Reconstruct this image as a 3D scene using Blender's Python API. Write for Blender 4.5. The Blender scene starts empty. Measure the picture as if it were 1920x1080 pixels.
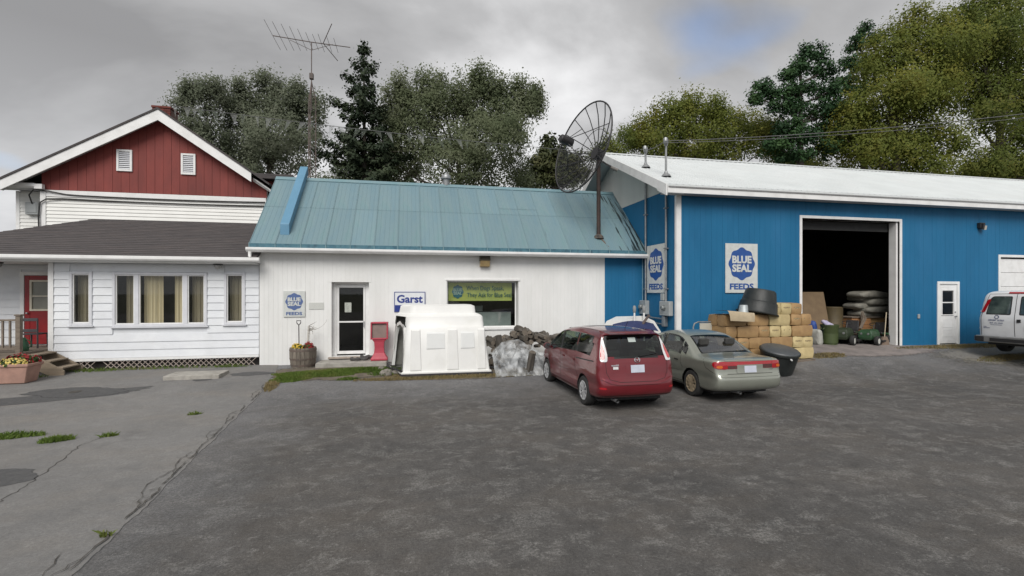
import bpy, bmesh, math, random
import numpy as np
from mathutils import Vector, Matrix, Euler
from mathutils.bvhtree import BVHTree
from mathutils.geometry import delaunay_2d_cdt

random.seed(7)
np.random.seed(7)
R = math.radians
scene = bpy.context.scene
COL = scene.collection

# ------------------------------------------------------------------ camera
cam = bpy.data.cameras.new('camera')
cam.sensor_width = 36.0
cam.lens = 36.0 * 890 / 1920
cam.shift_y = 8.0 / 1920
cam.clip_start = 0.05
cam.clip_end = 3000
cam_o = bpy.data.objects.new('camera', cam)
COL.objects.link(cam_o)
cam_o.location = (0, 0, 2.5)
cam_o.rotation_euler = (R(90), 0, R(-12))
scene.camera = cam_o

# ------------------------------------------------------------------ light
SUN_ELEV, SUN_AZ = 42.0, 200.0          # azimuth measured clockwise from +Y
world = bpy.data.worlds.new('World')
scene.world = world
world.use_nodes = True
def build_world():
    nt = world.node_tree
    N, L = nt.nodes, nt.links
    N.clear()
    out = N.new('ShaderNodeOutputWorld')
    bg = N.new('ShaderNodeBackground')
    bg.inputs[1].default_value = 0.1
    L.new(bg.outputs[0], out.inputs[0])
    sky = N.new('ShaderNodeTexSky')
    sky.sky_type = 'NISHITA'
    sky.sun_disc = False
    sky.sun_elevation = R(SUN_ELEV)
    sky.sun_rotation = R(SUN_AZ)
    sky.air_density = 1.0
    dim = N.new('ShaderNodeMixRGB'); dim.blend_type = 'MULTIPLY'; dim.inputs[0].default_value = 1
    dim.inputs[2].default_value = (0.95, 1.0, 1.08, 1)
    L.new(sky.outputs[0], dim.inputs[1])
    # cloud deck: project the view direction on a flat layer, so clouds shrink toward the horizon
    tc = N.new('ShaderNodeTexCoord')
    sep = N.new('ShaderNodeSeparateXYZ')
    L.new(tc.outputs['Generated'], sep.inputs[0])
    zc = N.new('ShaderNodeMath'); zc.operation = 'MAXIMUM'; zc.inputs[1].default_value = 0.0
    L.new(sep.outputs[2], zc.inputs[0])
    za = N.new('ShaderNodeMath'); za.operation = 'ADD'; za.inputs[1].default_value = 0.28
    L.new(zc.outputs[0], za.inputs[0])
    dx = N.new('ShaderNodeMath'); dx.operation = 'DIVIDE'
    dy = N.new('ShaderNodeMath'); dy.operation = 'DIVIDE'
    L.new(sep.outputs[0], dx.inputs[0]); L.new(za.outputs[0], dx.inputs[1])
    L.new(sep.outputs[1], dy.inputs[0]); L.new(za.outputs[0], dy.inputs[1])
    cmb = N.new('ShaderNodeCombineXYZ')
    L.new(dx.outputs[0], cmb.inputs[0]); L.new(dy.outputs[0], cmb.inputs[1])
    mp = N.new('ShaderNodeMapping')
    mp.inputs['Location'].default_value = CLOUD_LOC
    mp.inputs['Rotation'].default_value = (0, 0, R(20))
    mp.inputs['Scale'].default_value = (0.8, 1.15, 1)
    L.new(cmb.outputs[0], mp.inputs[0])
    n1 = N.new('ShaderNodeTexNoise'); n1.inputs['Scale'].default_value = 1.25
    n1.inputs['Detail'].default_value = 7; n1.inputs['Roughness'].default_value = 0.52
    n1.inputs['Distortion'].default_value = 0.25
    L.new(mp.outputs[0], n1.inputs[0])
    n2 = N.new('ShaderNodeTexNoise'); n2.inputs['Scale'].default_value = 0.75
    n2.inputs['Detail'].default_value = 4; n2.inputs['Roughness'].default_value = 0.5
    mp2 = N.new('ShaderNodeMapping'); mp2.inputs['Location'].default_value = HOLE_LOC
    L.new(cmb.outputs[0], mp2.inputs[0]); L.new(mp2.outputs[0], n2.inputs[0])
    # cloud brightness
    cr = N.new('ShaderNodeValToRGB')
    e = cr.color_ramp.elements
    e[0].position = 0.34; e[0].color = (1.75, 1.75, 1.79, 1)
    e[1].position = 0.66; e[1].color = (4.9, 4.9, 4.95, 1)
    m = e.new(0.50); m.color = (2.8, 2.8, 2.84, 1)
    L.new(n1.outputs[0], cr.inputs[0])
    # a paler band low down
    hz = N.new('ShaderNodeMapRange'); hz.inputs[1].default_value = 0.02; hz.inputs[2].default_value = 0.38
    hz.inputs[3].default_value = 1.0; hz.inputs[4].default_value = 0.0
    L.new(sep.outputs[2], hz.inputs[0])
    hm = N.new('ShaderNodeMixRGB'); hm.inputs[2].default_value = (4.3, 4.36, 4.5, 1)
    hp = N.new('ShaderNodeMath'); hp.operation = 'MULTIPLY'; hp.inputs[1].default_value = 0.6
    L.new(hz.outputs[0], hp.inputs[0]); L.new(hp.outputs[0], hm.inputs[0]); L.new(cr.outputs[0], hm.inputs[1])
    # breaks in the deck
    br = N.new('ShaderNodeValToRGB')
    e = br.color_ramp.elements
    e[0].position = 0.63; e[0].color = (0, 0, 0, 1)
    e[1].position = 0.715; e[1].color = (0.8, 0.8, 0.8, 1)
    L.new(n2.outputs[0], br.inputs[0])
    mix = N.new('ShaderNodeMixRGB')
    L.new(br.outputs[0], mix.inputs[0]); L.new(hm.outputs[0], mix.inputs[1]); L.new(dim.outputs[0], mix.inputs[2])
    L.new(mix.outputs[0], bg.inputs[0])
CLOUD_LOC = (3.1, 1.7, 0.0)
HOLE_LOC = (4.3, 2.2, 1.0)
build_world()

sun = bpy.data.lights.new('sun', 'SUN')
sun.energy = 1.5
sun.angle = R(36)
sun.color = (1.0, 0.965, 0.92)
sun_o = bpy.data.objects.new('sun', sun)
COL.objects.link(sun_o)
_a, _e = R(SUN_AZ), R(SUN_ELEV)
_d = Vector((math.sin(_a) * math.cos(_e), math.cos(_a) * math.cos(_e), math.sin(_e)))
sun_o.rotation_euler = _d.to_track_quat('Z', 'Y').to_euler()
sun_o.location = _d * 60

scene.view_settings.view_transform = 'Standard'
scene.view_settings.look = 'None'
scene.view_settings.exposure = 0.9
scene.view_settings.gamma = 1.0
scene.view_settings.use_curve_mapping = False
scene.cycles.max_bounces = 6
scene.cycles.transparent_max_bounces = 12
scene.cycles.caustics_reflective = False
scene.cycles.caustics_refractive = False

# ------------------------------------------------------------------ materials
MATS = {}
def mat(name, c1, c2=None, rough=0.7, scale=6.0, detail=5, bump=0.0, bscale=40.0, metal=0.0,
        stretch=(1, 1, 1), rnd=0.0, coat=0.0, spec=0.5, contrast=(0.35, 0.65), dirt=None, dscale=1.2, damt=0.5):
    """noise-mottled surface: c1 and c2 blended by noise, dirt tone on a larger noise, rnd = per-object value shift"""
    if name in MATS: return MATS[name]
    m = bpy.data.materials.new(name); m.use_nodes = True
    nt = m.node_tree; N, L = nt.nodes, nt.links
    b = N['Principled BSDF']
    b.inputs['Roughness'].default_value = rough
    b.inputs['Metallic'].default_value = metal
    b.inputs['Specular IOR Level'].default_value = spec
    if coat:
        b.inputs['Coat Weight'].default_value = coat
        b.inputs['Coat Roughness'].default_value = 0.04
    c1 = tuple(c1) + (1,)
    if c2 is None: c2 = tuple(min(1, v * 0.82) for v in c1[:3])
    c2 = tuple(c2) + (1,)
    tc = N.new('ShaderNodeTexCoord')
    mp = N.new('ShaderNodeMapping'); mp.inputs['Scale'].default_value = stretch
    L.new(tc.outputs['Object'], mp.inputs[0])
    n = N.new('ShaderNodeTexNoise'); n.inputs['Scale'].default_value = scale
    n.inputs['Detail'].default_value = detail; n.inputs['Roughness'].default_value = 0.6
    L.new(mp.outputs[0], n.inputs[0])
    cr = N.new('ShaderNodeValToRGB'); e = cr.color_ramp.elements
    e[0].position = contrast[0]; e[0].color = c1
    e[1].position = contrast[1]; e[1].color = c2
    L.new(n.outputs[0], cr.inputs[0])
    cur = cr.outputs[0]
    if dirt is not None:
        n3 = N.new('ShaderNodeTexNoise'); n3.inputs['Scale'].default_value = dscale; n3.inputs['Detail'].default_value = 6
        n3.inputs['Roughness'].default_value = 0.65
        L.new(mp.outputs[0], n3.inputs[0])
        r3 = N.new('ShaderNodeMapRange'); r3.inputs[1].default_value = 0.5; r3.inputs[2].default_value = 0.72
        r3.inputs[3].default_value = 0; r3.inputs[4].default_value = damt
        L.new(n3.outputs[0], r3.inputs[0])
        mx = N.new('ShaderNodeMixRGB'); mx.inputs[2].default_value = tuple(dirt) + (1,)
        L.new(r3.outputs[0], mx.inputs[0]); L.new(cur, mx.inputs[1]); cur = mx.outputs[0]
    if rnd:
        oi = N.new('ShaderNodeObjectInfo')
        rr = N.new('ShaderNodeMapRange'); rr.inputs[3].default_value = 1 - rnd; rr.inputs[4].default_value = 1 + rnd
        L.new(oi.outputs['Random'], rr.inputs[0])
        hv = N.new('ShaderNodeHueSaturation'); L.new(rr.outputs[0], hv.inputs['Value']); L.new(cur, hv.inputs['Color'])
        cur = hv.outputs[0]
    L.new(cur, b.inputs['Base Color'])
    if bump:
        n2 = N.new('ShaderNodeTexNoise'); n2.inputs['Scale'].default_value = bscale; n2.inputs['Detail'].default_value = 4
        L.new(mp.outputs[0], n2.inputs[0])
        bp = N.new('ShaderNodeBump'); bp.inputs['Strength'].default_value = bump; bp.inputs['Distance'].default_value = 0.02
        L.new(n2.outputs[0], bp.inputs['Height']); L.new(bp.outputs[0], b.inputs['Normal'])
    MATS[name] = m
    return m

def glass_mat(name, tint=(0.93, 0.94, 0.92), base=0.0, rough=0.02):
    if name in MATS: return MATS[name]
    m = bpy.data.materials.new(name); m.use_nodes = True
    nt = m.node_tree; N, L = nt.nodes, nt.links
    N.remove(N['Principled BSDF'])
    out = N['Material Output']
    tr = N.new('ShaderNodeBsdfTransparent'); tr.inputs[0].default_value = tuple(tint) + (1,)
    gl = N.new('ShaderNodeBsdfGlossy'); gl.inputs['Roughness'].default_value = rough
    lw = N.new('ShaderNodeLayerWeight'); lw.inputs[0].default_value = 0.5
    fr = N.new('ShaderNodeMath'); fr.operation = 'POWER'; fr.inputs[1].default_value = 5.0; L.new(lw.outputs['Facing'], fr.inputs[0])
    ad = N.new('ShaderNodeMath'); ad.operation = 'MULTIPLY_ADD'; ad.inputs[1].default_value = 0.85; ad.inputs[2].default_value = base + .035
    L.new(fr.outputs[0], ad.inputs[0])
    mx = N.new('ShaderNodeMixShader')
    L.new(ad.outputs[0], mx.inputs[0]); L.new(tr.outputs[0], mx.inputs[1]); L.new(gl.outputs[0], mx.inputs[2])
    L.new(mx.outputs[0], out.inputs[0])
    MATS[name] = m
    return m

def leaf_mat(name, c1, c2, c3, trans=0.25):
    if name in MATS: return MATS[name]
    m = bpy.data.materials.new(name); m.use_nodes = True
    nt = m.node_tree; N, L = nt.nodes, nt.links
    b = N['Principled BSDF']; b.inputs['Roughness'].default_value = 0.65; b.inputs['Specular IOR Level'].default_value = 0.25
    tc = N.new('ShaderNodeTexCoord')
    n = N.new('ShaderNodeTexNoise'); n.inputs['Scale'].default_value = 0.55; n.inputs['Detail'].default_value = 6; n.inputs['Roughness'].default_value = 0.75
    L.new(tc.outputs['Object'], n.inputs[0])
    cr = N.new('ShaderNodeValToRGB'); e = cr.color_ramp.elements
    e[0].position = 0.36; e[0].color = tuple(c1) + (1,)
    e[1].position = 0.66; e[1].color = tuple(c3) + (1,)
    k = e.new(0.5); k.color = tuple(c2) + (1,)
    L.new(n.outputs[0], cr.inputs[0])
    L.new(cr.outputs[0], b.inputs['Base Color'])
    tl = N.new('ShaderNodeBsdfTranslucent')
    L.new(cr.outputs[0], tl.inputs[0])
    mx = N.new('ShaderNodeMixShader'); mx.inputs[0].default_value = trans
    L.new(b.outputs[0], mx.inputs[1]); L.new(tl.outputs[0], mx.inputs[2])
    L.new(mx.outputs[0], N['Material Output'].inputs[0])
    MATS[name] = m
    return m

# ------------------------------------------------------------------ mesh helpers
WO = {}                                   # world origin of every parent, by object
def wo(o): return WO.get(o.name, Vector((0, 0, 0)))
def tag(o, label, cat, group=None):
    o['label'] = label; o['category'] = cat
    if group: o['group'] = group
    return o
def thing(name, label, cat, loc=(0, 0, 0), rz=0.0, group=None):
    o = bpy.data.objects.new(name, None); COL.objects.link(o)
    o.empty_display_size = 0.1
    o.location = loc; o.rotation_euler = (0, 0, rz)
    WO[o.name] = Vector(loc)
    return tag(o, label, cat, group)
def obj(name, me, parent=None, local=False):
    """link a mesh; with a parent the mesh is in world coordinates unless local"""
    o = bpy.data.objects.new(name, me); COL.objects.link(o)
    if parent is not None:
        o.parent = parent
        if not local: o.location = -wo(parent)
        WO[o.name] = wo(parent) + o.location
    return o
def dup(root, loc=None, rz=None, label=None, group=None, parent=None):
    r = root.copy(); COL.objects.link(r)
    if parent is not None: r.parent = parent
    if loc is not None: r.location = loc
    if rz is not None: r.rotation_euler = (0, 0, rz)
    if label: r['label'] = label
    if group: r['group'] = group
    for ch in list(root.children): dup(ch, parent=r)
    return r

class MB:
    def __init__(s): s.v = []; s.f = []; s.mi = []
    def add(s, vs, fs, mi=0):
        k = len(s.v); s.v += [tuple(p) for p in vs]; s.f += [tuple(i + k for i in f) for f in fs]; s.mi += [mi] * len(fs)
        return s
    def box(s, x0, x1, y0, y1, z0, z1, mi=0):
        return s.add([(x0,y0,z0),(x1,y0,z0),(x1,y1,z0),(x0,y1,z0),(x0,y0,z1),(x1,y0,z1),(x1,y1,z1),(x0,y1,z1)],
                     [(0,3,2,1),(4,5,6,7),(0,1,5,4),(1,2,6,5),(2,3,7,6),(3,0,4,7)], mi)
    def obox(s, c, ax, ay, az, mi=0):
        """oriented box: centre and three half-axis vectors"""
        c, ax, ay, az = Vector(c), Vector(ax), Vector(ay), Vector(az)
        vs = [c + ax*i + ay*j + az*k for k in (-1, 1) for i, j in ((-1,-1),(1,-1),(1,1),(-1,1))]
        return s.add(vs, [(0,3,2,1),(4,5,6,7),(0,1,5,4),(1,2,6,5),(2,3,7,6),(3,0,4,7)], mi)
    def bar(s, a, b, w, h, up=(0, 0, 1), mi=0):
        a, b = Vector(a), Vector(b); d = (b - a)
        L = d.length / 2; d.normalize(); u = Vector(up)
        side = d.cross(u)
        if side.length < 1e-4: side = d.cross(Vector((1, 0, 0)))
        side.normalize(); u = side.cross(d).normalized()
        return s.obox((a + b) / 2, d * L, side * w / 2, u * h / 2, mi)
    def prism(s, pts, a, b, axis='y', mi=0):
        """polygon in the plane normal to axis, between a and b (y: pts are x,z; x: y,z; z: x,y)"""
        n = len(pts)
        if axis == 'y': vs = [(p[0], a, p[1]) for p in pts] + [(p[0], b, p[1]) for p in pts]
        elif axis == 'x': vs = [(a, p[0], p[1]) for p in pts] + [(b, p[0], p[1]) for p in pts]
        else: vs = [(p[0], p[1], a) for p in pts] + [(p[0], p[1], b) for p in pts]
        fs = [tuple(range(n)), tuple(range(2*n - 1, n - 1, -1))] + [(i, i + n, (i + 1) % n + n, (i + 1) % n) for i in range(n)]
        return s.add(vs, fs, mi)
    def tube(s, pts, r, n=8, cap=True, mi=0):
        pts = [Vector(p) for p in pts]
        rs = r if isinstance(r, (list, tuple)) else [r] * len(pts)
        k = len(s.v); prev = None
        for i, p in enumerate(pts):
            t = (pts[min(i+1, len(pts)-1)] - pts[max(i-1, 0)])
            if t.length < 1e-9: t = Vector((0, 0, 1))
            t.normalize()
            if prev is None:
                u = t.orthogonal().normalized()
            else:
                u = prev - t * prev.dot(t)
                u = u.normalized() if u.length > 1e-6 else t.orthogonal().normalized()
            prev = u; w = t.cross(u)
            for j in range(n):
                a = 2 * math.pi * j / n
                s.v.append(tuple(p + (u * math.cos(a) + w * math.sin(a)) * rs[i]))
        for i in range(len(pts) - 1):
            for j in range(n):
                s.f.append((k + i*n + j, k + i*n + (j+1) % n, k + (i+1)*n + (j+1) % n, k + (i+1)*n + j)); s.mi.append(mi)
        if cap:
            s.f.append(tuple(k + j for j in range(n - 1, -1, -1))); s.mi.append(mi)
            e = k + (len(pts) - 1) * n
            s.f.append(tuple(e + j for j in range(n))); s.mi.append(mi)
        return s
    def lathe(s, prof, n=24, c=(0, 0, 0), axis='z', mi=0, close=False):
        """prof: (radius, height) pairs turned round an axis through c"""
        k = len(s.v); m = len(prof)
        for r, h in prof:
            for j in range(n):
                a = 2 * math.pi * j / n; p, q = r * math.cos(a), r * math.sin(a)
                if axis == 'z': v = (c[0] + p, c[1] + q, c[2] + h)
                elif axis == 'x': v = (c[0] + h, c[1] + p, c[2] + q)
                else: v = (c[0] + q, c[1] + h, c[2] + p)
                s.v.append(v)
        for i in range(m - 1):
            for j in range(n):
                s.f.append((k+i*n+j, k+i*n+(j+1) % n, k+(i+1)*n+(j+1) % n, k+(i+1)*n+j)); s.mi.append(mi)
        if close:
            s.f.append(tuple(k + j for j in range(n - 1, -1, -1))); s.mi.append(mi)
            s.f.append(tuple(k + (m-1)*n + j for j in range(n))); s.mi.append(mi)
        return s
    def mesh(s, name, mats, smooth=False, bevel=0.0, fix=True):
        me = bpy.data.meshes.new(name)
        me.from_pydata(s.v, [], s.f)
        if not isinstance(mats, (list, tuple)): mats = [mats]
        for m in mats: me.materials.append(m)
        if any(s.mi): me.polygons.foreach_set('material_index', s.mi)
        if bevel or fix:
            bm = bmesh.new(); bm.from_mesh(me)
            if fix: bmesh.ops.recalc_face_normals(bm, faces=bm.faces)
            if bevel:
                ed = [e for e in bm.edges if len(e.link_faces) == 2 and e.calc_face_angle(0) > 0.6]
                bmesh.ops.bevel(bm, geom=ed, offset=bevel, segments=1, affect='EDGES', clamp_overlap=True)
            bm.to_mesh(me); bm.free()
        if smooth:
            me.polygons.foreach_set('use_smooth', [True] * len(me.polygons))
            if smooth != 'all': me.set_sharp_from_angle(angle=R(40))
        me.update()
        return me
    def build(s, name, mats, parent=None, local=False, smooth=False, bevel=0.0):
        return obj(name, s.mesh(name, mats, smooth, bevel), parent, local)

def stuff(o): o['kind'] = 'stuff'; return o
def structure(o): o['kind'] = 'structure'; return o

def text_mesh(txt, size, offset=0.0, extrude=0.002, align='CENTER', xscale=1.0, spacing=1.0):
    cu = bpy.data.curves.new('lettering', 'FONT')
    cu.body = txt; cu.size = size; cu.offset = offset; cu.extrude = extrude
    cu.align_x = align; cu.align_y = 'CENTER'; cu.resolution_u = 3; cu.space_character = spacing
    to = bpy.data.objects.new('lettering', cu); COL.objects.link(to)
    bpy.context.view_layer.update()
    me = bpy.data.meshes.new_from_object(to.evaluated_get(bpy.context.evaluated_depsgraph_get()))
    bpy.data.objects.remove(to); bpy.data.curves.remove(cu)
    if xscale != 1.0:
        for v in me.vertices: v.co.x *= xscale
    me.name = 'lettering'
    return me
def put_text(txt, size, m, loc, rot, parent, name='lettering', **kw):
    """loc in world coordinates (parent unrotated)"""
    me = text_mesh(txt, size, **kw)
    me.materials.clear(); me.materials.append(m)
    o = bpy.data.objects.new(name, me); COL.objects.link(o)
    o.parent = parent; o.location = Vector(loc) - wo(parent); o.rotation_euler = rot
    return o

def fit_text(txt, w, h, offset=0.0, extrude=.002):
    """lettering stretched to an exact width and height, centred on its origin"""
    me = text_mesh(txt, 1.0, offset=offset, extrude=extrude)
    co = np.empty(len(me.vertices)*3, np.float32); me.vertices.foreach_get('co', co); co = co.reshape(-1, 3)
    lo, hi = co.min(0), co.max(0)
    co[:, 0] = (co[:, 0] - (lo[0]+hi[0])/2) * w/(hi[0]-lo[0]); co[:, 1] = (co[:, 1] - (lo[1]+hi[1])/2) * h/(hi[1]-lo[1])
    me.vertices.foreach_set('co', co.ravel()); me.update(); me.materials.clear()
    return me

# ------------------------------------------------------------------ terrain
def sm(t):
    t = min(1.0, max(0.0, t)); return t * t * (3 - 2 * t)
def gz(x, y):
    return 0.2 * sm((y - 11.5) / 4.5) + 0.45 * sm((x - 7.5) / 6.5) * sm((y - 10.2) / 3.2)
def nz(x, y, s=1.0):
    """cheap smooth value noise in -1..1"""
    from mathutils import noise
    return noise.noise(Vector((x * s, y * s, 3.3)))
# ------------------------------------------------------------------ ground
def lot_mat(name, dark, light, streak, grit=1.0, gravel=True, fleck=(0.30, 0.30, 0.295)):
    m = bpy.data.materials.new(name); m.use_nodes = True
    nt = m.node_tree; N, L = nt.nodes, nt.links
    b = N['Principled BSDF']; b.inputs['Roughness'].default_value = 0.9; b.inputs['Specular IOR Level'].default_value = 0.25
    tc = N.new('ShaderNodeTexCoord')
    def noise(scale, stretch=(1, 1, 1), rot=0.0, detail=6, rough=0.62, dist=0.0):
        mp = N.new('ShaderNodeMapping'); mp.inputs['Scale'].default_value = stretch; mp.inputs['Rotation'].default_value = (0, 0, R(rot))
        L.new(tc.outputs['Object'], mp.inputs[0])
        n = N.new('ShaderNodeTexNoise'); n.inputs['Scale'].default_value = scale; n.inputs['Detail'].default_value = detail
        n.inputs['Roughness'].default_value = rough; n.inputs['Distortion'].default_value = dist
        L.new(mp.outputs[0], n.inputs[0]); return n.outputs[0]
    def rng(s, a, b_, c=0.0, d=1.0):
        r = N.new('ShaderNodeMapRange'); r.inputs[1].default_value = a; r.inputs[2].default_value = b_
        r.inputs[3].default_value = c; r.inputs[4].default_value = d; L.new(s, r.inputs[0]); return r.outputs[0]
    def mixc(f, a, col, mode='MIX'):
        x = N.new('ShaderNodeMixRGB'); x.blend_type = mode
        if isinstance(f, float): x.inputs[0].default_value = f
        else: L.new(f, x.inputs[0])
        for sck, v in ((1, a), (2, col)):
            if isinstance(v, tuple): x.inputs[sck].default_value = v + (1,)
            else: L.new(v, x.inputs[sck])
        return x.outputs[0]
    def mth(op, a, b_):
        x = N.new('ShaderNodeMath'); x.operation = op
        for i, v in enumerate((a, b_)):
            if isinstance(v, float): x.inputs[i].default_value = v
            else: L.new(v, x.inputs[i])
        return x.outputs[0]
    def grey(s):
        c = N.new('ShaderNodeCombineXYZ')
        for i in range(3): L.new(s, c.inputs[i])
        return c.outputs[0]
    base = mixc(rng(noise(0.30, detail=9, rough=0.68, dist=0.5), 0.36, 0.66), dark, light)
    base = mixc(1.0, base, grey(rng(noise(5.5, (1, .7, 1), 0, 9, 0.8), 0.32, 0.68, 1 - .24*streak, 1 + .27*streak)), 'MULTIPLY')
    # brownish dust drifts
    base = mixc(mth('MULTIPLY', rng(noise(0.55, (0.7, 1.3, 1), 20, 9, 0.72), 0.46, 0.66), 0.40), base, tuple(v*k for v, k in zip(light, (1.18, 1.08, 0.96))))
    gr = noise(34, detail=9, rough=0.82)                       # stone grain
    # scuffed pale flecks, short and broken, swept across the lot
    st = mth('MULTIPLY', rng(noise(1.7, (0.8, 0.9, 1), 10, 10, 0.78, 0.5), 0.52, 0.60), rng(gr, 0.38, 0.62))
    base = mixc(mth('MULTIPLY', st, 0.62*streak), base, streakcol)
    st = mth('MULTIPLY', rng(noise(3.1, (0.75, 1.0, 1), -16, 10, 0.78, 0.4), 0.535, 0.61), rng(gr, 0.35, 0.6))
    base = mixc(mth('MULTIPLY', st, 0.55*streak), base, tuple(v*1.2 for v in streakcol))
    base = mixc(mth('MULTIPLY', rng(noise(5.0, (0.35, 1.2, 1), 62, 6, 0.7), 0.57, 0.70), 0.4*streak), base, tuple(v*.6 for v in dark))
    # oil and damp stains
    base = mixc(mth('MULTIPLY', rng(noise(0.9, detail=8, rough=0.7), 0.60, 0.72), 0.55), base, tuple(v*.62 for v in dark))
    if gravel:      # bluish stone chips washed toward the buildings and along the drive
        sp = N.new('ShaderNodeSeparateXYZ'); L.new(tc.outputs['Object'], sp.inputs[0])
        wob = noise(0.8, detail=8, rough=0.7, dist=0.5)
        yy = mth('ADD', mth('MULTIPLY', wob, 5.0), sp.outputs[1]); g1 = rng(yy, 13.0, 17.0)
        xx = mth('ADD', mth('MULTIPLY', wob, 4.0), sp.outputs[0]); g2 = rng(xx, 0.3, -1.6)
        g = mth('MAXIMUM', mth('MULTIPLY', g1, 0.85), mth('MULTIPLY', g2, 0.55))
        grav = mixc(rng(noise(30, detail=6, rough=0.8), 0.36, 0.66), (0.10, 0.102, 0.108), (0.29, 0.29, 0.295))
        base = mixc(g, base, grav)
    base = mixc(1.0, base, grey(rng(gr, 0.30, 0.70, 1 - .45*grit, 1 + .50*grit)), 'MULTIPLY')
    base = mixc(1.0, base, grey(rng(noise(140, detail=3, rough=0.8), 0.3, 0.7, 1 - .35*grit, 1 + .4*grit)), 'MULTIPLY')
    # loose pale chips
    for sc, th in ((3.1, .030), (9.0, .055), (21.0, .085)):
        vo = N.new('ShaderNodeTexVoronoi'); vo.inputs['Scale'].default_value = sc; L.new(tc.outputs['Object'], vo.inputs[0])
        sx = N.new('ShaderNodeSeparateXYZ'); L.new(vo.outputs['Color'], sx.inputs[0])
        base = mixc(mth('MULTIPLY', mth('MULTIPLY', rng(vo.outputs['Distance'], th, th*.6), rng(sx.outputs[0], 0.45, 0.5)), grit), base, fleck)
    L.new(base, b.inputs['Base Color'])
    bp = N.new('ShaderNodeBump'); bp.inputs['Strength'].default_value = 0.7*grit; bp.inputs['Distance'].default_value = 0.015
    L.new(mth('ADD', noise(60, detail=6, rough=0.75), mth('MULTIPLY', noise(4, detail=5), 1.5)), bp.inputs['Height']); L.new(bp.outputs[0], b.inputs['Normal'])
    return m
streakcol = (0.205, 0.20, 0.19)
M_LOT = lot_mat('worn_asphalt', (0.071, 0.069, 0.067), (0.105, 0.100, 0.095), 1.0)
streakcol = (0.26, 0.255, 0.245)
M_DRIVE = lot_mat('pale_asphalt', (0.150, 0.148, 0.145), (0.20, 0.196, 0.19), 0.4, 0.5, False, (0.34, 0.33, 0.31))
M_PATCH = mat('fresh_asphalt_patch', (0.062, 0.062, 0.064), (0.09, 0.089, 0.088), 0.8, 14, 8, bump=0.3, bscale=90)
M_CRACK = mat('crack_gap', (0.045, 0.042, 0.038), (0.085, 0.078, 0.066), 0.95, 9)
M_SOIL = mat('soil', (0.10, 0.085, 0.065), (0.16, 0.135, 0.10), 0.95, 5, bump=0.4, bscale=60)
M_FIELD = mat('rough_grass_field', (0.07, 0.08, 0.05), (0.11, 0.11, 0.07), 0.95, 1.2, bump=0.5, bscale=30)
M_DIRT = mat('pale_gravel', (0.21, 0.20, 0.18), (0.12, 0.115, 0.105), 0.95, 22, 6, bump=0.6, bscale=60,
             dirt=(0.16, 0.14, 0.09), dscale=2.0, damt=0.7)
M_CONC = mat('weathered_concrete', (0.40, 0.38, 0.34), (0.29, 0.275, 0.25), 0.9, 5, bump=0.3, bscale=60, dirt=(0.2, 0.19, 0.15), dscale=2.5)
M_FLOOR = mat('barn_floor_concrete', (0.30, 0.25, 0.235), (0.22, 0.19, 0.18), 0.9, 3, bump=0.2, dirt=(0.12, 0.10, 0.09), dscale=1.5)

M_FLOORW = mat('worn_concrete_apron', (0.26, 0.225, 0.21), (0.19, 0.17, 0.16), 0.9, 3, bump=0.2, dirt=(0.12, 0.10, 0.09), dscale=1.5)
def soft(m, k=1.0):
    """the patch frays out into what lies below, by noise and the edge attribute"""
    nt = m.node_tree; N, L = nt.nodes, nt.links
    at = N.new('ShaderNodeAttribute'); at.attribute_name = 'edge'
    tc = N.new('ShaderNodeTexCoord')
    n = N.new('ShaderNodeTexNoise'); n.inputs['Scale'].default_value = 6; n.inputs['Detail'].default_value = 8; n.inputs['Roughness'].default_value = .75
    L.new(tc.outputs['Object'], n.inputs[0])
    ad = N.new('ShaderNodeMath'); ad.operation = 'MULTIPLY_ADD'; ad.inputs[1].default_value = 1.6*k; L.new(at.outputs['Fac'], ad.inputs[0]); L.new(n.outputs[0], ad.inputs[2])
    r = N.new('ShaderNodeMapRange'); r.inputs[1].default_value = .62; r.inputs[2].default_value = .85; L.new(ad.outputs[0], r.inputs[0])
    tr = N.new('ShaderNodeBsdfTransparent'); mx = N.new('ShaderNodeMixShader')
    L.new(r.outputs[0], mx.inputs[0]); L.new(tr.outputs[0], mx.inputs[1]); L.new(N['Principled BSDF'].outputs[0], mx.inputs[2])
    L.new(mx.outputs[0], N['Material Output'].inputs[0])
    return m
def grid_sheet(name, xs, ys, off, m, zf=gz, parent=None):
    v = [(x, y, zf(x, y) + off) for y in ys for x in xs]
    n = len(xs)
    f = [(j*n+i, j*n+i+1, (j+1)*n+i+1, (j+1)*n+i) for j in range(len(ys)-1) for i in range(n-1)]
    me = bpy.data.meshes.new(name); me.from_pydata(v, [], f); me.materials.append(m)
    me.polygons.foreach_set('use_smooth', [True]*len(f)); me.update()
    return obj(name, me, parent)
def span(a, b, st): 
    n = max(1, int(round((b-a)/st))); return [a + (b-a)*i/n for i in range(n+1)]
o = structure(grid_sheet('ground', [-900, -300, -120] + span(-60, 60, 1.0) + [120, 300, 900], [-600, -200, -60] + span(-30, 60, 1.0) + [120, 300, 900], -0.03, M_FIELD))
o = structure(grid_sheet('parking_lot', span(-40, 45, 0.5), span(-30, 16.3, 0.45), 0.0, M_LOT))

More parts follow.
